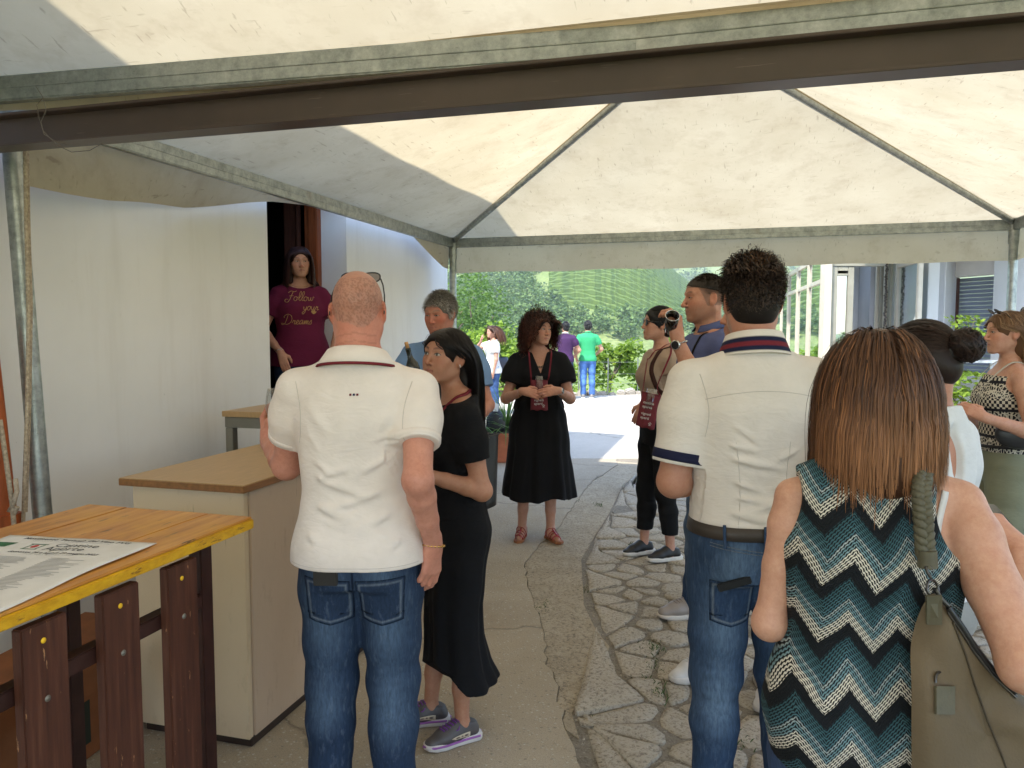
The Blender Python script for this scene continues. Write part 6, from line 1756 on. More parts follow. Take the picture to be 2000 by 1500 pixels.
# ------------------------------------------------------------------ 2: woman with long black hair in a black dress
def black_dress_woman():
    p = Person('person', 'woman with long black hair in a black dress and purple-laced sneakers', -.222, 2.92, -70, 1.562, fem=True, skin=(.40, .205, .125), bulk=.98, h=.005, neck=(0, -.02))
    p.head(33, -5, 4)
    p.arm(1, p.px(822, 925, 2.74), elbow=None, hint=(.2, 1, -.7), hand=(-.2, -1, .1), dorsal=(.9, -.2, .3), curl=.35, r=1.05)
    p.arm(-1, V3(-.10, -.22, 1.02), hint=(-.3, .6, -1), hand=(.3, -1, .2), dorsal=(-.7, 0, .6), curl=.5)
    p.leg(1, (.095, .0, 0), 10); p.leg(-1, (-.075, -.08, 0), -10)
    p.body(eyes=dict(iris=(.09, .085, .07), gaze=(-.2, .2), open_=1.15), col=dict(lips=(.30, .10, .085), brow=(.02, .012, .01), cheek=.3, brow_t=.62), h=.0038, hd=dict(nose=1.05))
    def ex(g, s):
        for z_ in (.66, .70): g.ridge((.12, -.05, z_*s.H), (.10, .10, (z_-.02)*s.H), .005, .014)
    p.top('dress_bodice', BLK, hem=.55, sleeve=.58, ease=.012, sl_ease=.013, folds=.0025, seed=9, bust=1.02, neckz=.835, neck_r=(.07, .045), extra=ex, over=False)
    p.skirt('dress_skirt', BLK, [(.64, .135, .100, 0, .0), (.58, .165, .118, 0, .012), (.52, .190, .136, 0, .018), (.44, .192, .126, .0, .006), (.33, .178, .116, 0, -.004), (.24, .168, .118, 0, .0), (.175, .175, .135, 0, .01), (.13, .195, .165, 0, .02)],
            folds=5, amp=.010, seed=5, hemfn=lambda x, y: .215-.16*np.clip((y+.02)/.2, -.5, 1)*1.0 + .03*np.sin(x*18))
    GREY = (.075, .066, .066); PUR = (.16, .04, .26)
    for q in (-1, 1):
        p.shoe(q, GREY, (.62, .58, .56), name='sneaker', lace=PUR, W=1.02)
        sh, bv, f = p.shoes[q]
        b = MB(); pr = [(-.0415, .07), (0, .0955), (.0415, .07), (.0395, .0), (.0475, -.10), (.040, -.155), (0, -.1915), (-.040, -.155), (-.0475, -.10), (-.0395, 0)]
        b.tube([f(x, y, .027) for x, y in pr], .0045, 6, closed=True); me = b.mesh('purple_stripe'); vcol(me, np.tile(V3(.30, .10, .36), (len(me.vertices), 1))); link('purple_stripe', me, LEATHER, sh)
        for sg in (-1, 1):          # beige side mark with its dark dots
            o = p.patch('side_mark', bv, lambda u, v, sg=sg, f=f: f(sg*.12, -.055+.075*u-.02*v*(1-u), .046+.020*(v-.5)*(.4+u)+.006*math.sin(u*3)), V3(f(0, 0, 0)-f(sg, 0, 0)), 10, 5, (.55, .46, .34), LEATHER, .0018, parent=sh, thick=.001,
                        colfn=lambda u, v: (.55, .46, .34) if min((u-.25)**2+(v-.5)**2*.1, (u-.5)**2+(v-.5)**2*.1, (u-.75)**2+(v-.5)**2*.1) > .006 else (.08, .05, .05))
    # hair: parted, drawn behind the ear, long down the back
    c0 = (.010, .006, .005)
    def more(g, P, kk, p):
        g.chain([P((0, .075, .01)), P((0, .085, -.10)), P((0, .09, -.22)), P((0, .10, -.33))], [.075*kk, .082*kk, .075*kk, .05*kk], .03, flat=(p.HM@V3(0, 1, 0), .55))
    cap(p, c0, .011, face=((.004, -.125, -.026), (.080, .086, .104)), more=more)
    reg = lambda x, y, z: (z > .066-np.clip((y+.062)/.05, 0, 1)*.095) & ~((np.abs(x) > .062) & (z < .02) & (y < .045))
    def tuck(P_, t, R):
        m = (P_[:, 2] < .050) & (P_[:, 1] < .052) & (np.abs(P_[:, 0]) < .14); P_[m, 1] += np.minimum(.052-P_[m, 1], .06); return P_
    strands(p, 4200, 15, lambda R: .42+.10*R[:, 2]/.12, 21, reg, lambda R: np.stack([np.sign(R[:, 0]+.012)*.75, 1.0+0*R[:, 0], .25-3.2*np.abs(R[:, 0])], 1), grav=lambda t: .45+1.6*t, turn=1.0, lift=.0, offs=(.004, .020), tuck=tuck,
            cols=colgrad((.009, .0062, .0055), (.022, .011, .008), .18, .5, 1.0), width=.0030, extra_coll=(((0, .03, -.13), (.055, .055, .08)), ((0, .055, -.27), (.13, .080, .10))), wave=.002, wfreq=.9, len_var=.06)
    # ear studs
    for (x, y, z) in ((.086, .004, -.030), (.086, .001, -.024)):
        b = MB(); M = Matrix.Translation(p.hp((x, y, z))); b.lathe([(0, -.003), (.0028, 0), (0, .003)], 8, M); b.build('ear_stud', mat('pearl', (.8, .78, .75), .2, var=.02), p.root)
    p.band('lanyard', [p.clothes['dress_bodice'], p.bv], [p.T((.02, .05, .85*p.H)), p.T((.065, .03, .845*p.H)), p.T((.07, -.05, .80*p.H)), p.T((.04, -.13, .72*p.H)), p.T((.02, -.15, .66*p.H))], .013, BURG)
    ring(p, 'bracelet', p.arms[1]['W']-nrm(p.arms[1]['W']-p.arms[1]['E'])*.03, p.arms[1]['hd'], .026, .002, STEEL, beads=16)
    # tote bag hanging from her far shoulder
    bg = Held(p, 'tote_bag', 'large black leather tote bag hanging behind the woman in black', 'tote bag', p.px(940, 1000, 3.02))
    A = [p.px(*v) for v in ((884, 862, 2.96), (972, 847, 3.06), (968, 985, 3.06), (900, 1006, 2.96))]
    nn = nrm(np.cross(A[1]-A[0], A[3]-A[0])); b = MB(); nu, nv = 12, 12; vs = []
    def bl(u, v): return A[0]*(1-u)*(1-v)+A[1]*u*(1-v)+A[2]*u*v+A[3]*(1-u)*v
    for sd in (-1, 1):
        for j in range(nv+1):
            for i in range(nu+1):
                u, v = i/nu, j/nv; th_ = .012+.05*(math.sin(math.pi*u)**.6)*(.35+.65*v)*(1 if v < 1 else 1); vs.append(bl(u, v)+nn*sd*th_*.55)
    m_ = (nu+1)*(nv+1); fs = []
    for j in range(nv):
        for i in range(nu):
            a0 = j*(nu+1)+i; fs.append((a0, a0+1, a0+nu+2, a0+nu+1)); fs.append((m_+a0+nu+1, m_+a0+nu+2, m_+a0+1, m_+a0))
    for j in range(nv): a0 = j*(nu+1); fs += [(a0, a0+nu+1, m_+a0+nu+1, m_+a0), (a0+nu, m_+a0+nu, m_+a0+2*nu+1, a0+2*nu+1)]
    for i in range(nu): a0 = nv*(nu+1)+i; fs.append((a0, a0+1, m_+a0+1, m_+a0))
    b.add(vs, fs, True); BLE = mat('black_leather', (.014, .014, .015), .42, spec=.5, var=.2, scale=20, bump=.3, bscale=220); bag = bg.put('bag_body', b, BLE)
    b = MB(); b.tube([bl(i/10, 0)+nn*(.012+.03*math.sin(math.pi*i/10)) for i in range(11)], .003, 6); b.tube([bl(i/10, 0)-nn*(.012+.03*math.sin(math.pi*i/10)) for i in range(11)], .003, 6); bg.put('rim_piping', b, BLE, None)
    for sd in (-1, 1):
        b = MB(); b.tube([bl(.25, .02)+nn*sd*.02, p.sh[-1]+V3(.02, .09, -.14), p.sh[-1]+V3(.01, .02, .045), p.sh[-1]+V3(.0, -.06, -.03), p.sh[-1]+V3(-.0, .03, -.2), bl(.75, .02)+nn*sd*.02], .006, 7); bg.put('handle', b, BLE)
    return p
black_dress_woman()
# ------------------------------------------------------------------ cursive lettering drawn as strokes
def catmull(pts, n=8):
    P = [np.array(q, float) for q in pts]; out = []
    for i in range(len(P)-1):
        p0, p1, p2, p3 = P[max(i-1, 0)], P[i], P[i+1], P[min(i+2, len(P)-1)]
        for j in range(n):
            f = j/n; out.append(.5*((2*p1)+(-p0+p2)*f+(2*p0-5*p1+4*p2-p3)*f*f+(-p0+3*p1-3*p2+p3)*f**3))
    out.append(P[-1]); return out
GLY = {   # strokes in units of x-height; advance
 'F': ([[(.0, 1.9), (.5, 2.3), (1.2, 2.15), (1.7, 2.35)], [(1.0, 2.2), (.75, 1.2), (.5, .2), (.1, -.35), (-.45, -.1), (-.3, .35), (.2, .3)], [(.35, 1.1), (.8, 1.2), (1.2, 1.15)]], 1.35),
 'o': ([[(.6, .95), (.2, .9), (.02, .45), (.25, .02), (.6, .1), (.75, .55), (.6, .95), (.75, .8), (1.05, .85)]], .95),
 'l': ([[(.0, .3), (.4, .9), (.62, 1.8), (.45, 2.25), (.22, 1.8), (.22, .6), (.4, .05), (.75, .2)]], .65),
 'w': ([[(.0, .8), (.12, .4), (.22, .05), (.5, .2), (.62, .85), (.66, .3), (.85, .05), (1.1, .4), (1.15, .95), (1.4, .85)]], 1.4),
 'y': ([[(.0, .85), (.12, .3), (.35, .05), (.65, .4), (.72, .9), (.6, -.4), (.25, -1.0), (-.05, -.7), (.3, -.25), (.95, .3)]], .95),
 'u': ([[(.0, .85), (.08, .3), (.3, .03), (.6, .35), (.7, .9), (.72, .25), (.9, .05), (1.1, .25)]], 1.05),
 'r': ([[(.0, .3), (.25, .95), (.32, .75), (.62, .85), (.5, .35), (.65, .05), (.95, .25)]], .85),
 'D': ([[(.55, 2.1), (.5, 1.0), (.35, .1), (-.1, -.05), (-.25, .25), (.3, .15), (.9, .0), (1.5, .45), (1.6, 1.3), (1.1, 2.1), (.3, 2.3), (-.2, 1.8), (.0, 1.5)]], 1.85),
 'e': ([[(.0, .3), (.45, .55), (.55, .85), (.3, .97), (.08, .5), (.25, .05), (.6, .1), (.85, .35)]], .8),
 'a': ([[(.65, .85), (.3, .97), (.03, .5), (.2, .03), (.5, .25), (.68, .85), (.66, .25), (.8, .05), (1.0, .25)]], .95),
 'm': ([[(.0, .3), (.15, .9), (.18, .05), (.4, .8), (.52, .8), (.55, .05), (.78, .8), (.9, .78), (.92, .15), (1.1, .08), (1.25, .3)]], 1.2),
 's': ([[(.0, .3), (.35, .98), (.45, .6), (.55, .25), (.3, .0), (.05, .12)]], .7)}
def script(word, x, z, size, slant=.25):
    out = []
    for ch in word:
        st, adv = GLY[ch]
        for s_ in st: out.append([(x+(a+b*slant)*size, z+b*size) for a, b in catmull(s_, 7)])
        x += adv*size
    return out, x
def lettering(p, bv, lines, color, fn, d, w=.0018, name='lettering', mtl=None):
    b = MB()
    for st in lines:
        L = []
        for (x, z) in st:
            q = p.project(bv, fn(x, z), d, .0012)
            if q is not None: L.append(q)
        if len(L) > 2: b.tube(L, w, 5)
    me = b.mesh(name); vcol(me, np.tile(V3(color), (len(me.vertices), 1))); return link(name, me, mtl or LEATHER, p.root)

# ------------------------------------------------------------------ 3: woman in the doorway
def doorway_woman():
    w = at(588, 700, 5.68)
    p = Person('person', 'woman in a burgundy t-shirt with gold lettering standing in the doorway', w.x, w.y, 22, 1.64, fem=True, z=.52, skin=(.44, .24, .165), bulk=1.22, h=.0055)
    p.head(2, 2, -2)
    p.arm(-1, p.px(549, 690, 5.48), hint=(-1, .5, -.4), hand=(.25, -.2, -1), dorsal=(-.3, -1, .0), curl=.25)
    p.arm(1, p.px(648, 690, 5.55), hint=(1, .4, 0), hand=(0, -.4, -1), dorsal=(.9, -.4, 0), curl=.3)
    p.leg(1); p.leg(-1)
    p.body(eyes=dict(iris=(.06, .05, .04), open_=.62, gaze=(.3, 0)), col=dict(lips=(.34, .13, .11), brow=(.06, .035, .025), cheek=.45, brow_t=.7), h=.0045, hd=dict(jaw=1.05, nose=.9))
    p.top('t_shirt', (.115, .012, .040), hem=.475, sleeve=.6, ease=.020, sl_ease=.02, folds=.004, seed=12, bust=1.25, belly=.95, neckz=.838, neck_r=(.075, .05))
    p.trousers('jeans', (.02, .035, .075), waist=.57, hem=.06, seed=3)
    for q in (-1, 1): p.shoe(q, (.03, .03, .03), (.2, .2, .2))
    bv = p.clothes['t_shirt']; H = p.H; s_ = .031; L = []
    for wd, x, z in (('Follow', -.115, .762*H), ('your', -.01, .722*H), ('Dreams', -.145, .660*H)): L += script(wd, x, z, s_ if wd != 'your' else s_*.9)[0]
    fn = lambda x, z: V3(x+.012, -.6, z+x*.0)
    lettering(p, bv, L, (.46, .28, .09), fn, (0, 1, 0), .0019)
    for a in (-.7, -.2, .35, .9):      # little tulip
        p.patch('printed_petal', bv, lambda u, v, a=a: V3(.075+math.sin(a)*.026*v+(u-.5)*.014*math.sin(math.pi*min(1, v*.9+.1)), -.6, .705*H+math.cos(a)*.034*v), (0, 1, 0), 4, 6, (.46, .28, .09), LEATHER, .0015, thick=.001)
    c0 = (.026, .010, .009)
    def more(g, P, kk, p):
        for q in (-1, 1): g.chain([P((q*.066, .02, .03)), P((q*.082, .012, -.06)), P((q*.078, -.005, -.145))], [.03*kk, .034*kk, .022*kk], .03)
        g.chain([P((0, .07, 0)), P((0, .075, -.13))], [.08*kk, .07*kk], .03, flat=(p.HM@V3(0, 1, 0), .6))
    def dt(P_, t, R):
        m = (P_[:, 1] < .0) & (P_[:, 2] < .072) & (np.abs(P_[:, 0]) < .078); sg = np.where(R[:, 0] >= -.008, 1., -1.); P_[m, 0] += np.clip(sg[m]*.082-P_[m, 0], -.05, .05); return P_
    cap(p, c0, .011, face=((0, -.125, -.026), (.074, .087, .104)), more=more, ear=False)
    strands(p, 2200, 13, .27, 31, lambda x, y, z: z > .068-np.clip((y+.065)/.05, 0, 1)*.10, lambda R: np.stack([np.sign(R[:, 0]+.008), .35+0*R[:, 0], .4-3*np.abs(R[:, 0])], 1), grav=lambda t: .6+1.2*t, turn=1.0, lift=.0, offs=(.005, .022),
            cols=colgrad((.024, .010, .009), (.055, .017, .014), .25), width=.0045, extra_coll=(((0, -.04, -.03), (.070, .07, .10)), ((0, .03, -.20), (.14, .07, .07))), wave=.006, wfreq=1.5, tuck=dt)
    ring(p, 'bracelet', p.arms[-1]['W']-nrm(p.arms[-1]['W']-p.arms[-1]['E'])*.03, p.arms[-1]['hd'], .033, .0022, STEEL)
    b = MB(); b.tube([p.T((math.sin(a)*.068, .012-math.cos(a)*.075, .842*H-.028*math.cos(a))) for a in np.linspace(-1.6, 1.6, 24)], .0012, 5); b.build('necklace', GOLD, p.root)
doorway_woman()
# ------------------------------------------------------------------ 4: grey-haired man in a light blue shirt
def grey_man():
    w = at(862, 700, 4.65)
    p = Person('person', 'grey-haired man in a light blue t-shirt behind the long-haired woman', w.x, w.y, -22, 1.775, skin=(.44, .19, .125), bulk=1.12, h=.006, hw=1.08)
    p.head(-4, 12, 0)
    p.arm(1, p.px(915, 835, 4.30), hint=(.45, .8, -.8), hand=(-.6, -.8, .1), dorsal=(.4, -.4, .8), curl=.5)
    p.arm(-1, p.px(800, 790, 4.30), hint=(-1, .4, -.6), hand=(.1, -.6, .5), dorsal=(-.8, -.3, .2), curl=.9, thumb=.9)
    p.leg(1, (.13, .02, 0), 25); p.leg(-1)
    p.body(eyes=dict(iris=(.07, .07, .07), open_=.55, gaze=(-.2, -.3)), col=dict(red=.4, brow=(.16, .12, .09), cheek=.5, stubble=.2, stub_col=(.3, .2, .15), scalp=(lambda x, y: .058-np.clip((y+.055)/.04, 0, 1)*.085, (.17, .14, .12), .8)), h=.0045)
    p.top('t_shirt', (.16, .26, .44), hem=.47, sleeve=.66, ease=.024, sl_ease=.024, folds=.0045, seed=17, belly=.95)
    collar(p, 'neckband', (.15, .25, .42), [(.066, .0), (.070, .010), (.076, -.004)], tilt=.03, cz=.846)
    p.trousers('jeans', (.20, .27, .33), waist=.57, hem=.05, r=(.095, .075, .068), fade=(.33, .4, .46), seed=4)
    for q in (-1, 1): p.shoe(q, (.17, .155, .125), (.2, .18, .14), name='clog', W=1.15)
    G1, G2 = (.16, .14, .12), (.40, .37, .34)
    cap(p, (.13, .115, .10), .006, face=((0, -.124, -.015), (.086, .092, .098)), nape=-.03)
    strands(p, 3200, 6, .032, 41, lambda x, y, z: (z > .064-np.clip((y+.06)/.05, 0, 1)*.08) & (z > -.04), lambda R: np.stack([R[:, 0]*6, -.4+0*R[:, 0], R[:, 2]*3+.0], 1), grav=.3, lift=.8, offs=(.004, .012), cols=colgrad(G1, G2, .3, 0, .8), width=.0032)
    # bottle he is holding up
    W_, th, y_, z_, k_ = p.HF[-1]; o = p.R @ (W_+y_*.07-z_*.04)+p.org
    q0 = at(818, 760, 4.3); q1 = at(793, 668, 4.28); ax = (q1-q0).normalized()
    rot = ax.to_track_quat('Z', 'Y').to_euler(); bottle('dark corked wine bottle tilted in front of the light blue shirt', tuple(q1-ax*.34), rot)
grey_man()
for i, (px_, py_, lab) in enumerate(((617, 712, 'corked dark wine bottle on the counter, left of a pair'), (641, 713, 'corked dark wine bottle on the counter, right of a pair, by the bald man\'s shoulder'))):
    q = on_z(px_, 1, 1.0); Y_ = 4.1 + .02*i; c = at(px_, py_, Y_); bottle(lab, (c.x, c.y, 1.0), (0, 0, 0), 1.10)
# ------------------------------------------------------------------ wine glass pouch on a lanyard
POUCH = mat('burgundy_felt', BURG, .8, var=.12, scale=20, bump=.2, bscale=300)
WHITEINK = mat('white_print', (.62, .58, .55), .7, var=.05)
def pouch(p, label, c, w, h, n, up, lines, strap_from, tilt=0):
    """c: centre of the pouch (local); n: outward; up: along its height"""
    hd = Held(p, 'glass_pouch', label, 'pouch', c - nrm(up)*h/2, 'burgundy glass pouches on lanyards')
    n = nrm(n); up = nrm(up-n*(up@n)); r = np.cross(up, n); r = nrm(r)
    b = MB(); nu, nv = 14, 12; vs = []
    for sd in (1, -1):
        for j in range(nv+1):
            for i in range(nu+1):
                u, v = i/nu-.5, j/nv-.5; t_ = (.010+.020*math.cos(u*math.pi)**.7*(.55+.45*math.cos(v*2.6)) if abs(u) < .499 else .004) + .002*math.sin(u*21+v*9)
                vs.append(c+r*u*w*(1-.04*math.cos(v*3))+up*(v*h+.004*math.sin(u*13)*(v < -.4)) + n*sd*t_)
    m_ = (nu+1)*(nv+1); fs = []
    for j in range(nv):
        for i in range(nu): a0 = j*(nu+1)+i; fs += [(a0, a0+1, a0+nu+2, a0+nu+1), (m_+a0+nu+1, m_+a0+nu+2, m_+a0+1, m_+a0)]
        a0 = j*(nu+1); fs += [(a0, a0+nu+1, m_+a0+nu+1, m_+a0), (a0+nu, m_+a0+nu, m_+a0+2*nu+1, a0+2*nu+1)]
    for i in range(nu): fs.append((i, m_+i, m_+i+1, i+1))
    b.add(vs, fs, True); pb_ = hd.put('pouch_body', b, POUCH)
    bv = BVHTree.FromPolygons([Vector(v) for v in vs], fs)
    for (tx, sz, du, dv) in lines:
        t_ = text_mb(tx, sz, 0, 'LEFT', .0004)
        t_.v = [(lambda o: tuple(V3(o)))(p.project(bv, c+r*(du*w+v[0])+up*(dv*h+v[1])+n*.2, -n, .0015) if p.project(bv, c+r*(du*w+v[0])+up*(dv*h+v[1])+n*.2, -n, .0015) is not None else c+r*(du*w+v[0])+up*(dv*h+v[1])+n*.03) for v in t_.v]
        hd.put('printed_words', t_, WHITEINK, None)
    b = MB()          # small grape mark
    for (a_, e_) in ((0, 0), (.006, .004), (-.006, .004), (.003, -.007), (-.004, -.006), (0, .010)):
        q = c+r*(.24*w+a_)+up*(-.36*h+e_)+n*.2; q = p.project(bv, q, -n, .0012)
        if q is not None: b.add([q+r*.0032*math.cos(k)+up*.0032*math.sin(k) for k in [i*.785 for i in range(8)]], [tuple(range(8))])
    if b.v: hd.put('grape_mark', b, WHITEINK, None)
    # top edge hem, glass inside, cords
    b = MB(); b.tube([c+r*(i/10-.5)*w+up*h*.5+n*(.010+.018*math.cos((i/10-.5)*math.pi)) for i in range(11)], .0028, 6); hd.put('hem', b, POUCH)
    b = MB(); M = Matrix(((r[0], n[0], up[0], 0), (r[1], n[1], up[1], 0), (r[2], n[2], up[2], 0), (0, 0, 0, 1))); M.translation = c-up*h*.15
    b.lathe([(.030, 0), (.036, .06), (.034, h*.65+.03), (.0325, h*.65+.03), (.034, .06)], 22, M); hd.put('glass_inside', b, GLASS)
    for sd, pts in strap_from.items():
        p.band('strap', [p.clothes[k] for k in p.clothes if k in ('dress_bodice', 'blouse', 't_shirt')], [c+r*sd*w*.46+up*h*.48]+[V3(q) for q in pts], .011, BURG, parent=None).parent = p.root
    return hd
# ------------------------------------------------------------------ 5: curly-haired woman
def curly_woman():
    w = on_z(1052, 1040); 
    p = Person('person', 'curly-haired woman in a black v-neck dress and red sandals', .20, 5.72, 4, 1.672, fem=True, skin=(.48, .26, .18), bulk=1.16, h=.0055)
    p.head(34, 2, 4)
    p.arm(-1, p.px(1022, 764, 5.44), hint=(-.6, .8, -.7), hand=(1, -.30, -.22), dorsal=(-.1, -1, .35), curl=[.38, .4, .42, .45], thumb=.2, r=1.08)
    p.arm(1, p.px(1090, 763, 5.44), hint=(.6, .8, -.7), hand=(-1, -.30, -.10), dorsal=(.1, -1, .35), curl=[.38, .4, .42, .45], thumb=.2, r=1.08)
    p.leg(-1, (-.125, .0, 0), -16); p.leg(1, (.085, -.05, 0), 20)
    p.body(eyes=dict(iris=(.05, .03, .02), open_=.9, gaze=(.9, -.1)), col=dict(lips=(.36, .13, .12), brow=(.035, .02, .015), cheek=.45, brow_t=.75), h=.0042)
    p.top('dress_bodice', BLK, hem=.585, sleeve=.60, ease=.022, sl_ease=.036, folds=.004, seed=22, bust=1.18, vneck=(.062, .17), neckz=.845, over=False)
    p.skirt('dress_skirt', BLK, [(.66, .168, .130, 0, 0), (.615, .176, .136, 0, 0), (.56, .208, .158, 0, .008), (.50, .228, .176, 0, .008), (.38, .238, .190, 0, 0), (.26, .268, .22, 0, 0), (.185, .285, .235, 0, 0)], folds=7, amp=.014, seed=8,
            hemfn=lambda x, y: .315+.0*x+.018*np.sin(x*16))
    RED = mat('red_patent', (.30, .018, .022), .25, spec=.6, var=.1); COR = mat('cork_sole', srgb(150, 96, 62), .8, var=.2, scale=40)
    for q in (-1, 1):
        l = p.legs[q]; A = l['A']; R = rotz(l['toe']); f = lambda x, y, z: V3(A[0], A[1], 0)+R@V3(x, y, z)*.94
        b = MB(); pr = [(-.034, .05), (0, .068), (.034, .05), (.032, -.03), (.042, -.10), (.034, -.16), (0, -.185), (-.034, -.16), (-.042, -.10), (-.032, -.03)]
        n = len(pr); vs = [f(x*.96, y*.98, .001) for x, y in pr]+[f(x, y, .02) for x, y in pr]; b.add(vs, [tuple(range(n-1, -1, -1)), tuple(range(n, 2*n))]+[(i, (i+1) % n, (i+1) % n+n, i+n) for i in range(n)]); sn = b.build('sandal', COR, p.root)
        for ys, hh, ww in ((-.115, .032, .020), (-.085, .042, .010), (-.055, .058, .010), (-.02, .075, .010), (.03, .08, .012)):
            b = MB(); pts = []
            for i in range(11):
                a = math.pi*i/10; pts.append(f(-.040*math.cos(a), ys+.012*math.sin(a*2), .018+hh*math.sin(a)))
            L = [p.bv.find_nearest(Vector(v)) for v in pts]; pts = [V3(h_[0])+V3(h_[1])*.004 if h_[0] is not None and h_[3] < .03 else V3(v) for h_, v in zip(L, pts)]
            b.tube(pts, ww*.5*.55, 6); b.build('strap', RED, sn)
        b = MB(); b.tube([V3(q_) for q_ in [f(0, -.12, .055), f(0, -.085, .065), f(0, -.05, .078), f(0, -.02, .095)]], .006, 6); b.build('strap', RED, sn)
    bk = p.clothes['dress_bodice']
    H = p.H
    pouch(p, 'burgundy wine glass pouch held by the curly-haired woman', p.px(1053, 772, 5.53), .125, .215, V3(-.05, -1, .1), V3(0, 0, 1), [('vigneti', .026, -.30, -.20), ('aperti', .026, -.30, -.32)],
          {-1: [p.px(1037, 735, 5.50), p.px(1035, 712, 5.52), p.px(1033, 690, 5.55), p.T((-.085, .0, .845*H)), p.T((-.03, .075, .858*H))], 1: [p.px(1072, 735, 5.50), p.px(1075, 712, 5.52), p.px(1077, 690, 5.55), p.T((.085, .0, .845*H)), p.T((.03, .075, .858*H))]})
    # necklace of mixed beads
    b = MB(); r_ = random.Random(2)
    for a in np.linspace(-1.5, 1.5, 44):
        c = p.T((math.sin(a)*.078, .0-.088*math.cos(a)-.035*max(0, math.cos(a)), .842*H-.11*max(0, math.cos(a))**1.3+.005)); q = p.bv.find_nearest(Vector(c)); c = V3(q[0])+V3(q[1])*.006 if q[3] < .06 else c
        b.lathe([(0, -.005), (.0055, 0), (0, .005)], 7, Matrix.Translation(c+V3(r_.gauss(0, .002), 0, r_.gauss(0, .002))))
    b.build('necklace', mat('bead', (.16, .12, .07), .3, .3, var=.9, scale=160), p.root)
    watch(p, 1, STEEL, .028); ring(p, 'bracelet', p.arms[-1]['W']-nrm(p.arms[-1]['W']-p.arms[-1]['E'])*.04, p.arms[-1]['hd'], .029, .0022, GOLD)
    c0 = (.022, .010, .008)
    def more(g, P, kk, p):
        for q in (-1, 1): g.ellip(P((q*.085, .045, -.01)), V3(.036, .050, .09)*kk, .04, p.HM); 
        g.ellip(P((0, .06, .0)), V3(.095, .06, .11)*kk, .04, p.HM)
        w_ = wav(5, 8, (50, 110)); 
    def ct(P_, t, R):
        m = (P_[:, 1] < .005) & (P_[:, 2] < .080) & (np.abs(P_[:, 0]) < .100); sg = np.where(R[:, 0] >= 0, 1., -1.); P_[m, 0] += np.clip(sg[m]*.098-P_[m, 0], -.05, .05); return P_
    cap(p, c0, .017, face=((.0, -.14, -.045), (.073, .115, .128)), more=more, ear=False, nape=None)
    strands(p, 1900, 36, lambda R: .17+.05*np.random.RandomState(1).rand(len(R)), 51, lambda x, y, z: (z > .060-np.clip((y+.065)/.05, 0, 1)*.10), lambda R: np.stack([R[:, 0]*9+np.sign(R[:, 0])*.45, .45+R[:, 1]*2, .25-2.4*np.abs(R[:, 0])], 1), grav=lambda t: .22+.40*t, lift=.03, offs=(.005, .026),
            cols=colgrad((.018, .008, .006), (.085, .026, .015), .45, .25, 1.0), width=.0034, wave=.010, wfreq=5.5, helix=True, clump=220, extra_coll=(((0, -.03, -.04), (.074, .078, .10)), ((0, .03, -.17), (.10, .06, .05))), len_var=.18, tuck=ct)
curly_woman()
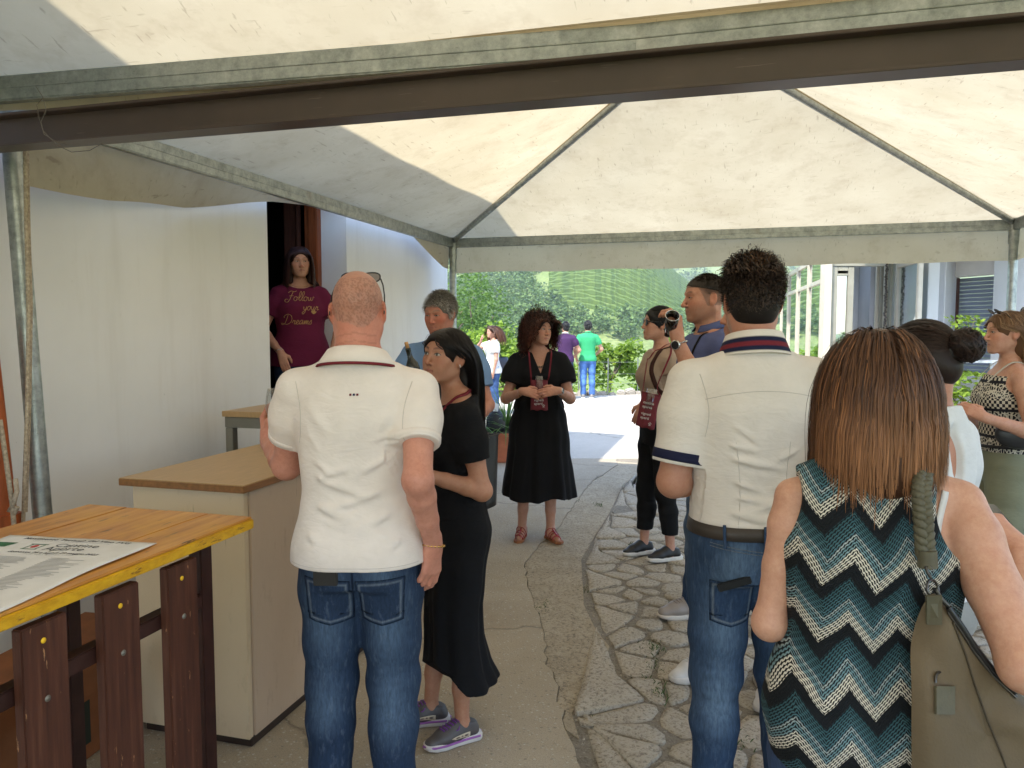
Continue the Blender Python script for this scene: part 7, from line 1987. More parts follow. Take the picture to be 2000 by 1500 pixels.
# ------------------------------------------------------------------ 6-8: guests out in the sun at the far end of the terrace
def far_people():
    X_ = (962-CX)/FPX*14.2
    p = Person('person', 'woman in a white t-shirt shading her face, far out in the sun', X_, 14.2, -62, 1.64, fem=True, skin=(.48, .27, .19), h=.009)
    p.head(5, 0, 0); p.arm(-1, p.px(939, 668, 14.05), hint=(-.6, -.6, -.6), hand=(.5, -.1, 1), dorsal=(-.5, -1, 0), curl=.3); p.arm(1, p.px(963, 730, 14.0), hint=(1, .6, -.2), dorsal=(1, 0, 0)); p.leg(1); p.leg(-1)
    p.body(eyes={}, col=dict(brow=(.03, .02, .015)), h=.008)
    p.top('t_shirt', (.72, .71, .70), hem=.47, sleeve=.55, ease=.02, sl_ease=.02, bust=1.0, folds=.006); p.trousers('jeans', (.05, .10, .24), hem=.06)
    for q in (-1, 1): p.shoe(q, (.5, .5, .5))
    cap(p, (.05, .024, .016), .012, ear=False, more=lambda g, P, kk, p: g.chain([P((0, .07, 0)), P((0, .085, -.12)), P((0, .09, -.24))], [.075*kk, .075*kk, .04*kk], .03, flat=(p.HM@V3(0, 1, 0), .6)))
    strands(p, 420, 10, .33, 61, lambda x, y, z: z > .06-np.clip((y+.065)/.05, 0, 1)*.09, lambda R: np.stack([np.sign(R[:, 0]), .6+0*R[:, 0], .3+0*R[:, 0]], 1), grav=lambda t: .3+t, lift=.1, offs=(.008, .03), cols=colgrad((.05, .025, .016), (.16, .07, .04), .3), width=.012, wave=.01, wfreq=2)
    sb = Held(p, 'shoulder_bag', 'dark shoulder bag at the hip of the far woman in white', 'bag', p.px(980, 735, 14.3)); g = Grid(sb.o-.3, sb.o+.35, .01); g.ellip(p.px(980, 708, 14.3), (.10, .14, .15), .02); sb.sdf('bag_body', g, LEATHER, (.02, .025, .045))
    b = MB(); b.tube([p.px(980, 700, 14.3), p.px(972, 680, 14.25), p.sh[1]+V3(-.02, 0, .05)], .012, 6); sb.put('strap', b, mat('navy_strap', (.02, .025, .045), .7))
    for (px_, Y_, lab, col, tr, H, seed, hc, yw) in ((1104, 17.4, 'man in a dark purple polo shirt with his back turned, far out on the terrace', (.055, .025, .075), (.05, .07, .12), 1.74, 3, (.012, .012, .013), 172),
                                  (1148, 17.7, 'man in a bright green polo shirt and blue jeans, far out on the terrace', (.045, .36, .15), (.075, .17, .42), 1.765, 4, (.012, .012, .012), 180)):
        q = Person('person', lab, (px_-CX)/FPX*Y_, Y_, yw, H, skin=(.5, .29, .2), h=.009, bulk=.98); q.head(-8 if seed == 4 else 25, 0, 0)
        q.arm(1, V3(.25, -.06, .50*H), hint=(1, .8, 0), curl=.5, dorsal=(1, 0, 0)); q.arm(-1, V3(-.20, -.22, .56*H), hint=(-1, .8, -.2), curl=.5, dorsal=(-1, 0, 0)); q.leg(1); q.leg(-1, (-.10, .05, 0), -15)
        q.body(h=.009); q.top('polo_shirt', col, hem=.485, sleeve=.6, ease=.02, sl_ease=.018, folds=.006, seed=seed, belly=0); q.trousers('jeans', tr, hem=.045, fade=tuple(min(1, c*1.9) for c in tr), folds=.006, seed=seed)
        collar(q, 'collar', (.62, .6, .58) if seed == 3 else tuple(c*.95 for c in col), [(.064, .015), (.07, .035), (.085, .01)], open_=.3, tilt=.02, cz=.842)
        for sd in (-1, 1): q.shoe(sd, (.2, .19, .18), (.6, .6, .58))
        cap(q, hc, .012, face=((0, -.12, -.035), (.074, .088, .1))); strands(q, 500, 5, .03, 70+seed, lambda x, y, z: (z > .06-np.clip((y+.06)/.05, 0, 1)*.09), lambda R: np.stack([R[:, 0]*5, -.2+0*R[:, 0], R[:, 2]*3], 1), grav=.3, lift=.7, offs=(.006, .012), cols=colgrad(hc, (.05, .048, .045), .3), width=.010)
far_people()
# ------------------------------------------------------------------ 9: dark-haired woman in sunglasses and a beige top
def bun_woman():
    w = on_z(1288, 1105)
    p = Person('person', 'dark-haired woman in sunglasses, beige top and black trousers, in profile', w.x+.02, 5.22, -78, 1.715, fem=True, skin=(.47, .26, .18), bulk=.98, h=.0055)
    p.head(-8, -3, 0)
    p.arm(1, p.px(1256, 790, 5.06), hint=(.3, 1, -.2), hand=(-.1, -.35, -1), dorsal=(.9, -.4, 0), curl=.5); p.arm(-1, V3(-.16, .02, .50*p.H), hint=(-.4, 1, 0), curl=.5)
    p.leg(1, (.09, .06, 0), 4); p.leg(-1, (-.09, -.06, 0), 12)
    p.body(col=dict(lips=(.33, .12, .11), brow=(.012, .01, .01), cheek=.3), h=.0042, hd=dict(nose=.95))
    p.top('blouse', (.36, .265, .195), hem=.56, sleeve=.28, ease=.022, sl_ease=.016, folds=.0045, seed=31, bust=1.02, neckz=.842, neck_r=(.07, .035), over=False)
    p.trousers('trousers', (.010, .010, .011), CLOTH, waist=.60, hem=.105, r=(.088, .066, .056), seed=9)
    for q in (-1, 1): p.shoe(q, (.011, .011, .012), (.66, .63, .58), name='slip_on_shoe', sole_h=.03)
    c0 = (.006, .005, .005)
    cap(p, c0, .010, face=((0, -.126, -.028), (.080, .088, .106)), more=lambda g, P, kk, p: (g.ellip(P((0, .150, -.004)), V3(.030, .030, .032)*kk, .012, p.HM), g.cone(P((0, .10, .01)), P((0, .14, -.002)), .03*kk, .02*kk, .02)))
    slick(p, 2200, 9, (0, .135, .0), 81, lambda x, y, z: (z > .066-np.clip((y+.062)/.05, 0, 1)*.10), colgrad(c0, (.012, .010, .009), .3), (.011, .016), .0035, bow=.02)
    rr_ = np.random.RandomState(8); cc = V3(0, .152, -.004); d_ = rr_.normal(size=(150, 3)); d_[:, 1] += 1.0; d_ /= np.linalg.norm(d_, axis=1)[:, None]
    ribbons('bun', np.array([[p.hp(cc+d*(.008+.032*q)+V3(0, 0, -.012*q*q)) for q in np.linspace(0, 1, 6)] for d in d_]), np.full(150, .0035), np.tile(V3(c0), (150, 6, 1)), p.root, centre=p.hp(cc))
    sg = Held(p, 'sunglasses', 'black sunglasses worn by the woman in the beige top', 'sunglasses', p.hp((0, -.10, .0)))
    for q in (-1, 1):
        b = MB(); b.tube([p.hp(v) for v in ((q*.062, -.088, .018), (q*.078, -.05, .017), (q*.082, .0, .014))], [.004, .0035, .003], 8); sg.put('temple', b, BLACKP)
        b = MB(); cen = V3(q*.034, -.098, .010); pts = [p.hp(cen+V3(.028*math.cos(a), .004*abs(math.cos(a))*1.5, .020*math.sin(a))) for a in [i*.3142 for i in range(20)]]
        b.tube(pts, .0032, 6, closed=True); b.add(pts+[p.hp(cen+V3(0, -.003, 0))], [(i, (i+1) % 20, 20) for i in range(20)], True); sg.put('lens', b, BLACKP)
    b = MB(); b.tube([p.hp((-.008, -.104, .014)), p.hp((0, -.106, .016)), p.hp((.008, -.104, .014))], .003, 6); sg.put('bridge', b, BLACKP)
    H = p.H; c = p.px(1266, 802, 4.95)
    nW = p.R.T @ V3(-.35, -1, .0)
    pouch(p, 'burgundy wine glass pouch hanging from the woman in sunglasses', c, .125, .225, nW, p.R.T @ V3(.20, 0, 1), [('cantine', .024, -.30, .20), ('aperte', .024, -.30, .08), ('vigneti', .024, -.30, -.12), ('aperti', .024, -.30, -.24)],
          {-1: [p.px(1258, 745, 5.0), p.px(1264, 705, 5.03), p.T((.06, -.10, .80*H)), p.T((.072, .0, .848*H)), p.T((.03, .07, .86*H))], 1: [p.px(1284, 755, 4.97), p.px(1300, 715, 4.98), p.px(1310, 690, 5.02), p.T((.05, .06, .855*H))]})
    BR = (.05, .022, .018)
    p.band('rucksack_strap', [p.clothes['blouse']], [p.T((.10, .10, .74*H)), p.T((.105, .06, .835*H)), p.T((.10, -.02, .825*H)), p.T((.105, -.09, .76*H)), p.T((.12, -.05, .68*H)), p.T((.13, .05, .64*H))], .03, BR)
    rb = Held(p, 'rucksack', 'small brown rucksack on the back of the woman in the beige top', 'rucksack', p.T((0, .2, .62*H))); g = Grid(rb.o-.25, rb.o+V3(.25, .2, .42), .009)
    g.ellip(p.T((0, .175, .72*H)), (.13, .07, .17), .02); rb.sdf('bag_body', g, LEATHER, (.04, .02, .016))
bun_woman()
# ------------------------------------------------------------------ 10: tall smiling man in a blue shirt, profile
def tall_man():
    w = at(1392, 600, 4.2)
    p = Person('person', 'tall smiling man with cropped hair in a slate blue shirt, in profile', w.x-.02, 4.2, -82, 1.855, skin=(.44, .215, .135), bulk=1.0, h=.006, lean=1)
    p.head(0, 4, 0)
    p.arm(1, V3(.17, -.03, .50*p.H), hint=(.5, 1, 0), curl=.5); p.arm(-1, V3(-.17, -.03, .50*p.H), hint=(-.5, 1, 0), curl=.5)
    fx = p.loc(on_z(1350, 1205)); p.leg(1, (fx[0]+.0, fx[1]+.02, 0), 0); p.leg(-1, (-.08, .1, 0), 0)
    p.body(eyes=dict(iris=(.05, .04, .03), open_=.55), col=dict(lips=(.33, .13, .10), brow=(.02, .014, .010), stubble=.45, stub_col=(.11, .075, .055), cheek=.35, brow_t=1.1, scalp=(lambda x, y: .060-np.clip((y+.055)/.04, 0, 1)*.095, (.10, .068, .05), .8)), h=.0042, hd=dict(nose=1.12, jaw=1.05))
    p.top('shirt', (.085, .10, .21), hem=.48, sleeve=.7, ease=.022, sl_ease=.02, folds=.005, seed=37)
    collar(p, 'collar', (.085, .10, .21), [(.064, .012), (.069, .034), (.074, .032), (.095, .0)], open_=.45, tilt=.02, cz=.845)
    p.trousers('jeans', (.026, .05, .105), hem=.035, r=(.096, .078, .072), fade=(.12, .18, .27), seed=6, folds=.005)
    for q in (-1, 1): p.shoe(q, (.27, .23, .20), (.58, .52, .45), name='sneaker', lace=(.25, .21, .19), W=1.05)
    p.band('camera_strap', [p.clothes['shirt']], [p.T((.05, .06, .86*p.H)), p.T((.09, -.03, .835*p.H)), p.T((.10, -.13, .75*p.H)), p.T((.05, -.2, .66*p.H))], .014, BLK)
    c0 = (.030, .022, .016)
    cap(p, c0, .0050, face=((0, -.124, -.022), (.088, .090, .106)), nape=None, zmin=.045)
    strands(p, 4200, 4, .013, 91, lambda x, y, z: (z > .064-np.clip((y+.062)/.05, 0, 1)*.04), lambda R: np.stack([R[:, 0]*5, -.5+0*R[:, 0], R[:, 2]*3], 1), grav=.2, lift=.9, offs=(.003, .009), cols=colgrad((.022, .016, .012), (.04, .03, .022), .35), width=.0026)
    # faded sides
tall_man()
# ------------------------------------------------------------------ 11: man in a rust t-shirt and shorts, lifting a glass
def rust_man():
    p = Person('person', 'man in a rust red t-shirt and shorts raising a glass, hidden behind the white shirt', 1.055, 3.42, -95, 1.74, skin=(.43, .215, .135), bulk=1.02, h=.006)
    p.head(0, 0, 0)
    W = p.px(1323, 663, 3.20); p.arm(1, W, hint=(.2, .4, -1), hand=p.R.T@V3(-.12, .12, 1), dorsal=p.R.T@V3(.55, -.85, .1), curl=[1.05, .95, .85, .8], thumb=.2, spread=.2, tl=((-.2, .75, -.75), (.1, .95, -.4), (.3, 1, -.1)))
    p.arm(-1, V3(-.16, -.22, .64*p.H), hint=(-.5, .6, -.8), curl=.5)
    fa = p.loc(on_z(1352, 1318)); fb = p.loc(on_z(1512, 1362))
    p.leg(-1, (-.11, .06, 0), 4); p.leg(1, (.12, .0, 0), 0)
    p.legs[-1]['A'] = V3(fa[0], fa[1]+.06, .045*p.H); p.legs[-1]['toe'] = RAD(32); p.legs[1]['A'] = V3(fb[0], fb[1], .045*p.H); p.legs[1]['toe'] = RAD(62)
    for q in (-1, 1): l = p.legs[q]; l['K'] = l['Hp']*.47+l['A']*.53+V3(0, -.02, .01)
    p.body(col=dict(stubble=.4), h=.005)
    p.top('t_shirt', (.235, .035, .026), hem=.47, sleeve=.62, ease=.022, sl_ease=.02, folds=.005, seed=41)
    p.trousers('shorts', (.045, .06, .10), CLOTH, hem=.27, r=(.105, .10, .10), seed=7)
    for q in (-1, 1):
        sk = Grid(p.legs[q]['A']-V3(.08, .08, .07), p.legs[q]['A']+V3(.08, .08, .10), .005); A = p.legs[q]['A']; K = p.legs[q]['K']; u = nrm(K-A)
        sk.cone(A-u*.04, A+u*.055, .040, .042, .01); P, Q = sk.mesh(1); me = np_mesh('sock', P, Q); vcol(me, np.tile(V3(.010, .010, .011), (len(P), 1))); link('sock', me, CLOTH, p.root)
        p.shoe(q, (.60, .57, .53), (.58, .54, .49), name='sneaker', lace=(.62, .60, .56), W=1.05, sole_h=.034)
    watch(p, 1, STEEL, .031, face_n=p.R.T@V3(-.55, -.75, -.2))
    c0 = (.02, .015, .012); cap(p, c0, .01); strands(p, 500, 5, .03, 96, lambda x, y, z: (z > .06-np.clip((y+.06)/.05, 0, 1)*.09), lambda R: np.stack([R[:, 0]*5, -.2+0*R[:, 0], R[:, 2]*3], 1), grav=.3, lift=.7, offs=(.006, .012), cols=colgrad(c0, (.04, .03, .02), .3), width=.006)
    q = at(1311, 628, 3.17); o = Held(p, 'glass_tumbler', 'small dark glass lifted in the hand with the steel watch', 'glass', p.loc(q))
    ax = nrm(p.R.T @ V3(-.05, -.75, .62)); c = p.loc(at(1312, 626, 3.17)); M = Matrix.Translation(c) @ Vector(ax).to_track_quat('Z', 'Y').to_matrix().to_4x4()
    b = MB(); b.lathe([(0, -.075), (.020, -.07), (.026, -.03), (.0285, .03), (.027, .03), (.0245, -.028), (.018, -.064), (0, -.066)], 26, M); o.put('tumbler', b, m_glassy('smoked_glass', (.09, .09, .1), .5))
    b = MB(); b.lathe([(.0285, .028), (.0297, .031), (.0285, .034), (.0265, .031), (.0285, .028)], 26, M); o.put('rim', b, mat('silver_rim', (.6, .6, .6), .15, .8, var=.03))
rust_man()
# ------------------------------------------------------------------ 12: man in a white shirt with navy cuffs, back to the viewer
NAVY = (.016, .018, .045)
def white_shirt_man():
    p = Person('person', 'dark curly-haired man in a white shirt with navy cuffs, back turned', .748, 2.36, 176, 1.765, skin=(.42, .21, .135), bulk=1.06, h=.005, side=1.2, hw=1.0)
    p.head(0, 2, 0)
    p.arm(1, p.px(1372, 945, 2.56), hint=(.42, .55, -.75), hand=(-.5, -.7, -.3), dorsal=(.3, -.5, .8), curl=.5, r=1.15)
    p.arm(-1, p.px(1640, 960, 2.55), hint=(-.85, .5, -.7), hand=(.5, -.7, -.2), dorsal=(-.3, -.5, .8), curl=.5, r=1.15)
    p.leg(1, (.115, .03, 0), 6); p.leg(-1, (-.12, .0, 0), -8)
    p.body(col=dict(red=.2, stubble=.5, stub_col=(.28, .25, .22)), h=.0048, hd=dict(neck=1.12))
    WHT = (.70, .635, .565)
    def ex(g, s):
        H = s.H; yb = .14
        for (x0, z0, x1, z1, a_, w) in ((.17, .70, .02, .685, .006, .010), (.15, .675, -.06, .655, .007, .012), (.17, .645, .0, .615, .008, .014), (.16, .61, -.02, .60, .006, .012), (-.16, .70, -.03, .67, .007, .014), (-.17, .66, -.02, .62, .008, .015),
                                        (-.15, .62, .03, .585, .008, .015), (.14, .585, -.04, .565, .006, .012), (.02, .74, .03, .60, .005, .018), (-.05, .72, -.06, .60, .005, .018), (.10, .73, .02, .70, .004, .009)):
            g.ridge((x0, yb, z0*H), (x1, yb, z1*H), a_*1.4, w*.85); g.ridge((x0, yb, z0*H-.018), (x1, yb, z1*H-.018), -a_, w*.7)
        g.ridge((.15, .10, .772*H), (.0, .128, .783*H), .0035, .0035, False); g.ridge((-.15, .10, .772*H), (.0, .128, .783*H), .0035, .0035, False)     # yoke seam
        for sd in (-1, 1):
            S, E = s.arms[sd]['S'], s.arms[sd]['E']
            g.ridge(s.T((sd*.162, .055, .775*H)), s.T((sd*.135, .10, .69*H)), -.009, .010)
            g.ridge(S+(E-S)*.3+V3(-sd*.05, .04, 0), S+(E-S)*.55+V3(sd*.04, .045, 0), .006, .012)
    p.top('shirt', WHT, hem=.535, sleeve=.82, ease=.020, sl_ease=.018, folds=.0045, seed=44, extra=ex, neckz=.846, h=.0042, over=False)
    for sd in (-1, 1):
        cuff(p, 'shirt', sd, .69, .785, NAVY, 'cuff_band', .0025)
        seam_line(p, 'shirt', [p.T(V3(sd*(.172-.020*math.sin(t_*2.6)), .4, (.812-.105*t_)*p.H)) for t_ in np.linspace(0, 1, 16)], (0, -1, 0), V3(WHT)*.72, .0028, .0, CLOTH)
        seam_line(p, 'shirt', [p.T(V3(sd*(.078-.012*math.sin(t_*3)), .4, (.70-.155*t_)*p.H)) for t_ in np.linspace(0, 1, 16)], (0, -1, 0), V3(WHT)*.78, .0022, .0, CLOTH)
    seam_line(p, 'shirt', [p.T(V3(x, .4, (.784-.012*(x/.15)**2)*p.H)) for x in np.linspace(-.16, .16, 24)], (0, -1, 0), V3(WHT)*.74, .0026, .0, CLOTH)
    stripe = lambda r, z, a: NAVY if (z > .028 or .0 < z < .010) else BURG if .0099 < z < .028 else (WHT if z > -.013 else WHT)
    rows = [(.071, .020), (.0735, .044)] + [(.0755+.0022*i, .043-.0045*i) for i in range(14)]
    def stripe2(r, z, a):
        if z > .036: return WHT
        if z > .0255: return NAVY
        if z > .010: return BURG
        if z > -.002: return NAVY
        return WHT
    collar(p, 'collar', WHT, [(.070, .018), (.0735, .055), (.076, .056)]+[(.077+.0016*i, .053-.0045*i) for i in range(15)], open_=.3, tilt=.020, cz=.842, colfn=stripe2, xs=1.10)
    a = p.arms[1]; u = nrm(a['E']-a['S']); c = a['S']+(a['E']-a['S'])*.745; q = p.clothes['shirt'].find_nearest(Vector(c+V3(.09, .02, 0)))
    b = MB(); b.lathe([(0, .002), (.005, .002), (.006, 0)], 12, Matrix.Translation(V3(q[0])) @ q[1].to_track_quat('Z', 'Y').to_matrix().to_4x4()); b.build('button', RUBBER, p.root)
    def jx(g, s):
        H = s.H
        for q in (-1, 1):
            g.ridge((q*.02, .11, .455*H), (q*.15, .08, .46*H), .006, .011)
            K = s.legs[q]['K']
            for dz in (-.05, -.015, .02, .05): g.ridge(K+V3(-.06, .07, dz), K+V3(.06, .075, dz+.012*q), .007, .010)
    p.trousers('jeans', (.032, .060, .115), waist=.555, hem=.045, r=(.096, .075, .064), fade=(.15, .225, .32), seed=12, folds=.0048, extra=jx, ease=.014)
    pockets(p, 'jeans', (.036, .066, .125), (.16, .19, .22), xc=.080, zc=.418, w=.135, hgt=.15)
    seam_line(p, 'jeans', [V3(0, .4, z) for z in np.linspace(.55*p.H, .45*p.H, 14)], (0, -1, 0), (.02, .03, .06), .007)
    for zz in (.528, .523): seam_line(p, 'jeans', [V3(x, .4, zz*p.H-.10*abs(x)*0-.02*(1-abs(x)/.16)) for x in np.linspace(-.15, .15, 20)], (0, -1, 0), (.13, .15, .18), .003)
    # belt
    b = MB(); rows = []; H = p.H; bv = p.clothes['jeans']; n = 48
    for zz in (.534*H, .556*H):
        for i in range(n):
            a_ = 6.283*i/n; q = bv.ray_cast(Vector((math.sin(a_)*.5, math.cos(a_)*.5, min(zz, .548*H))), Vector((-math.sin(a_), -math.cos(a_), 0))); v = V3(q[0]) if q[0] is not None else V3(0, 0, zz); v = v+V3(math.sin(a_), math.cos(a_), 0)*.005; v[2] = zz; rows.append(v)
    b.add(rows, [(i, (i+1) % n, n+(i+1) % n, n+i) for i in range(n)], True); o = b.build('belt', mat('dark_brown_belt', (.045, .035, .028), .5, var=.15, bump=.2, bscale=200), p.root); md = o.modifiers.new('t', 'SOLIDIFY'); md.thickness = .004; md.offset = 1
    for x in (0, .11, -.11):
        L = [V3(rows[0]*0)+V3(x, .4, z) for z in np.linspace(.522*H, .56*H, 7)]; L = [p.project(bv, v if v[2] < .55*H else V3(v[0], v[1], .55*H), (0, -1, 0), .011)*V3(1, 1, 0)+V3(0, 0, v[2]) for v in L]
        b = MB(); b.tube(L, .005, 6); me = b.mesh('belt_loop'); vcol(me, np.tile(V3(.04, .07, .13), (len(me.vertices), 1))); link('belt_loop', me, DENIM, p.root)
    for q in (-1, 1): p.shoe(q, (.06, .05, .04), (.3, .28, .25))
    # wallet in the left back pocket
    wl_ = Held(p, 'wallet', 'black wallet poking out of the white-shirted man\'s back pocket', 'wallet', p.project(bv, V3(.082, .4, .464*H), (0, -1, 0), .010)); c = wl_.o
    b = MB(); b.bevbox((-.050, -.005, -.012), (.050, .003, .014), .003, Matrix.Translation(c) @ Matrix.Rotation(.30, 4, 'Y')); wl_.put('leather', b, mat('black_wallet', (.010, .010, .010), .4, bump=.2, bscale=200))
    c0 = (.012, .009, .008)
    cap(p, c0, .011, face=((0, -.128, -.040), (.075, .088, .1)), nape=-.04)
    reg = lambda x, y, z: (z > .06-np.clip((y+.06)/.05, 0, 1)*.09-np.clip((y-.02)/.05, 0, 1)*.060) & ~((np.abs(x) > .066) & (z < -.005) & (y < .035))
    strands(p, 4200, 7, lambda R: .022+.028*np.clip((R[:, 2]-.03)/.09, 0, 1), 101, reg, lambda R: np.stack([R[:, 0]*4, .2+R[:, 1]*2, R[:, 2]*2-.25], 1), grav=lambda t: .2, lift=.25, offs=(.006, .014),
            cols=lambda R, tt, r: (lambda C, g: C*(1-g)+V3(.20, .17, .14)*g)(colgrad(c0, (.045, .028, .02), .4)(R, tt, r), (np.clip((-.010-R[:, 2])/.03, 0, 1)*.55)[:, None, None]), width=.0028, wave=.003, wfreq=1.4, helix=True, clump=500)
    strands(p, 420, 12, .052, 102, lambda x, y, z: (z > .085), lambda R: np.stack([R[:, 0]*6, R[:, 1]*5, .8+0*R[:, 0]], 1), grav=lambda t: .5, lift=.15, offs=(.010, .020), cols=colgrad(c0, (.07, .04, .025), .4), width=.0028, wave=.007, wfreq=2.0, helix=True, clump=60)
    # light bald patch shows brownish through the crown
    o = strands(p, 260, 6, .03, 103, lambda x, y, z: ((x/.030)**2+((y-.055)/.035)**2 < 1) & (z > .06), lambda R: np.stack([R[:, 0]*6, .5+0*R[:, 0], .2+0*R[:, 0]], 1), grav=.1, lift=.3, offs=(.018, .022), cols=colgrad((.11, .055, .03), (.16, .08, .045), .25), width=.0045)
    return p
white_shirt_man()

# ------------------------------------------------------------------ 13: woman in the zigzag top, nearest on the right
def m_chevron():
    t = NT('zigzag_knit'); t.set(.85, 0, .2); tc = t.node('TexCoord'); sp = t.node('SeparateXYZ'); t.lk(tc.outputs['Object'], sp.inputs[0])
    x, z = sp.outputs[0], sp.outputs[2]
    nw = t.noise(tc.outputs['Object'], 5, 2); x = t.math('ADD', x, t.math('MULTIPLY', t.math('SUBTRACT', nw, .5), .05))
    z = t.math('ADD', z, t.math('MULTIPLY', t.math('SUBTRACT', t.noise(tc.outputs['Object'], 3.2, 2), .5), .06))
    per = .088
    tri = t.math('PINGPONG', t.math('ADD', x, 1.0), per/2)           # 0..per/2
    zz = t.math('ADD', z, t.math('MULTIPLY', tri, 1.25))
    rep = .118
    f = t.math('FRACT', t.math('DIVIDE', t.math('ADD', zz, 5.0), rep))   # 0 bottom .. 1 top of a band
    # dots
    px_, pz_ = .0062, .0062
    row = t.math('FLOOR', t.math('DIVIDE', zz, pz_)); sh = t.math('MULTIPLY', t.math('FRACT', t.math('MULTIPLY', row, .5)), px_)
    dx = t.math('SUBTRACT', t.math('FRACT', t.math('DIVIDE', t.math('ADD', t.math('ADD', x, sh), 1.0), px_)), .5); dz = t.math('SUBTRACT', t.math('FRACT', t.math('DIVIDE', t.math('ADD', zz, 5.0), pz_)), .5)
    dd = t.math('SQRT', t.math('ADD', t.math('MULTIPLY', dx, dx), t.math('MULTIPLY', t.math('MULTIPLY', dz, dz), 1.5)))
    dot = t.ramp(dd, [(.38, 1), (.50, 0)])
    colr = t.ramp(f, [(.0, (.62, .57, .48)), (.20, (.62, .57, .48)), (.24, (.20, .30, .32)), (.34, (.10, .20, .23)), (.40, (.42, .44, .42)), (.44, (.07, .15, .18)), (.55, (.05, .12, .14)), (.76, (.028, .075, .09)), (.78, (.008, .009, .011)), (1.0, (.008, .009, .011))])
    c = t.mix(dot, (.006, .008, .010), colr); t.col(c); t.bump(dot, .5, .003); return t.m
def chevron_woman():
    p = Person('person', 'woman with a brown bob in a sleeveless zigzag top, nearest on the right', .712, 1.50, 166, 1.545, fem=True, skin=(.54, .30, .20), bulk=1.22, h=.005, hw=1.04)
    p.head(8, 12, 0)
    p.arm(-1, p.px(1988, 1072, 1.47), elbow=p.px(2005, 1300, 1.28), hand=p.R.T@V3(-.40, .50, .62), dorsal=p.R.T@V3(.25, -.75, .5), curl=[.75, .8, .9, 1.0], thumb=.6, r=1.32)
    p.arm(1, V3(.13, -.22, .62*p.H), hint=(.22, .5, -.6), hand=(-.5, -.8, .3), dorsal=(.4, -.4, .6), curl=.6, r=.98)
    p.leg(1); p.leg(-1)
    p.body(col=dict(cheek=.2), h=.0048)
    CH = m_chevron(); H = p.H
    S_ = [list(r) for r in p.sec]; S_ = [r for r in S_ if r[0] < .80*H]+[[.815*H, .125*p.k, .078*p.k, 0, .012], [.842*H, .075*p.k, .060*p.k, 0, .018], [.86*H, .060*p.k, .056*p.k, 0, .018]]
    g = Grid((-.30, -.26, .44*H), (.30, .27, .885*H), .0042)
    g.loft([[r[0], r[1]+.006*max(0, (.60*H-r[0])/(.14*H)), r[2]+.008*max(0, (.60*H-r[0])/(.14*H)), r[3], r[4]] for r in S_], .02, infl=.016)
    for q in (-1, 1): g.ellip((q*.066*p.k, -.085, .722*H), V3(.06, .055, .06), .06); g.ellip((q*.060, .060, .51*H), V3(.080, .068, .085), .06); g.cone((q*.02, .018, .842*H), (q*(.085 if q < 0 else .13), .020, .81*H), .045, .044, .05)
    w = wav(71, 7, (9, 24)); w2 = wav(72, 6, (26, 60)); g.disp(lambda x, y, z: .004*w(x, y, z, (1.3, 1, .45))+.0018*w2(x, y, z, (1.4, 1, .3)))
    for x_ in np.linspace(-.07, .07, 9): g.ridge((x_*.75, .11, .845*H), (x_*1.25, .135, .76*H), .004, .006)
    for (x0, z0, x1, z1) in ((.17, .60, .06, .575), (.18, .575, .05, .555), (.17, .55, .08, .535), (.1, .53, -.06, .52)): g.ridge((x0, .12, z0*H), (x1, .15, z1*H), .009, .012)
    g.ellip((-.168, .06, .800*H), V3(.078, .19, .108), .006, sub=True); g.ellip((-.20, .0, .78*H), V3(.075, .12, .10), .006, sub=True); g.ellip((.205, .03, .80*H), V3(.068, .19, .10), .006, sub=True)
    g.clip((0, 0, .468*H), V3(-.16, 0, -1)); g.clip((0, .02, .862*H), V3(0, .2, 1))
    P, Q = g.mesh(1); link('zigzag_top', np_mesh('zigzag_top', P, Q), CH, p.root); p.clothes = {'top': BVHTree.FromPolygons([Vector(v) for v in P], [tuple(q) for q in Q.tolist()])}
    # white bra strap
    sp0 = [p.project(p.bv, V3(x, .5, z*H), (0, -1, 0), .003) for x, z in ((-.112, .815), (-.104, .795), (-.096, .775), (-.088, .75), (-.08, .72))]
    p.band('bra_strap', [p.bv], [q for q in sp0 if q is not None], .013, (.62, .60, .58), off=.003)
    p.trousers('jeans', (.045, .075, .15), waist=.60, hem=.06, r=(.098, .07, .06), seed=14, fade=(.10, .15, .25))
    for q in (-1, 1): p.shoe(q, (.2, .18, .16), lace=(.3, .3, .3))
    # brown bob, lighter towards the ends
    c0, c1 = (.030, .013, .008), (.27, .105, .040)
    def more(g, P, kk, p):
        g.chain([P((0, .05, .02)), P((0, .055, -.10)), P((0, .06, -.165))], [.088*kk, .100*kk, .085*kk], .03, flat=(p.HM@V3(0, 1, 0), .72))
        for q in (-1, 1): g.chain([P((q*.060, .0, .03)), P((q*.074, -.01, -.09)), P((q*.074, -.015, -.145))], [.03*kk, .034*kk, .024*kk], .03)
    cap(p, (.05, .021, .011), .020, face=((0, -.14, -.06), (.068, .085, .14)), more=more, ear=False)
    def tuckb(P_, t, R): return P_
    strands(p, 9000, 14, lambda R: (R[:, 2]+.158)*.98+.092*np.clip(R[:, 2]/.1, 0, 1)+.01, 111, lambda x, y, z: z > .055-np.clip((y+.06)/.05, 0, 1)*.10, lambda R: np.stack([R[:, 0]*9+.10*np.sign(R[:, 0]+.001), .25+R[:, 1]*6, .25-1.5*(np.abs(R[:, 0])+np.abs(R[:, 1]))], 1),
            grav=lambda t: .45+1.2*t, turn=1.0, lift=.0, offs=(.006, .034), cols=colgrad((.036, .016, .010), (.26, .115, .05), .13, .05, 1.1, streak=((.36, .15, .06), .04)), width=.0021, extra_coll=(((0, .016, -.085), (.102, .091, .165)),), len_var=.085, wave=.004, wfreq=.8)
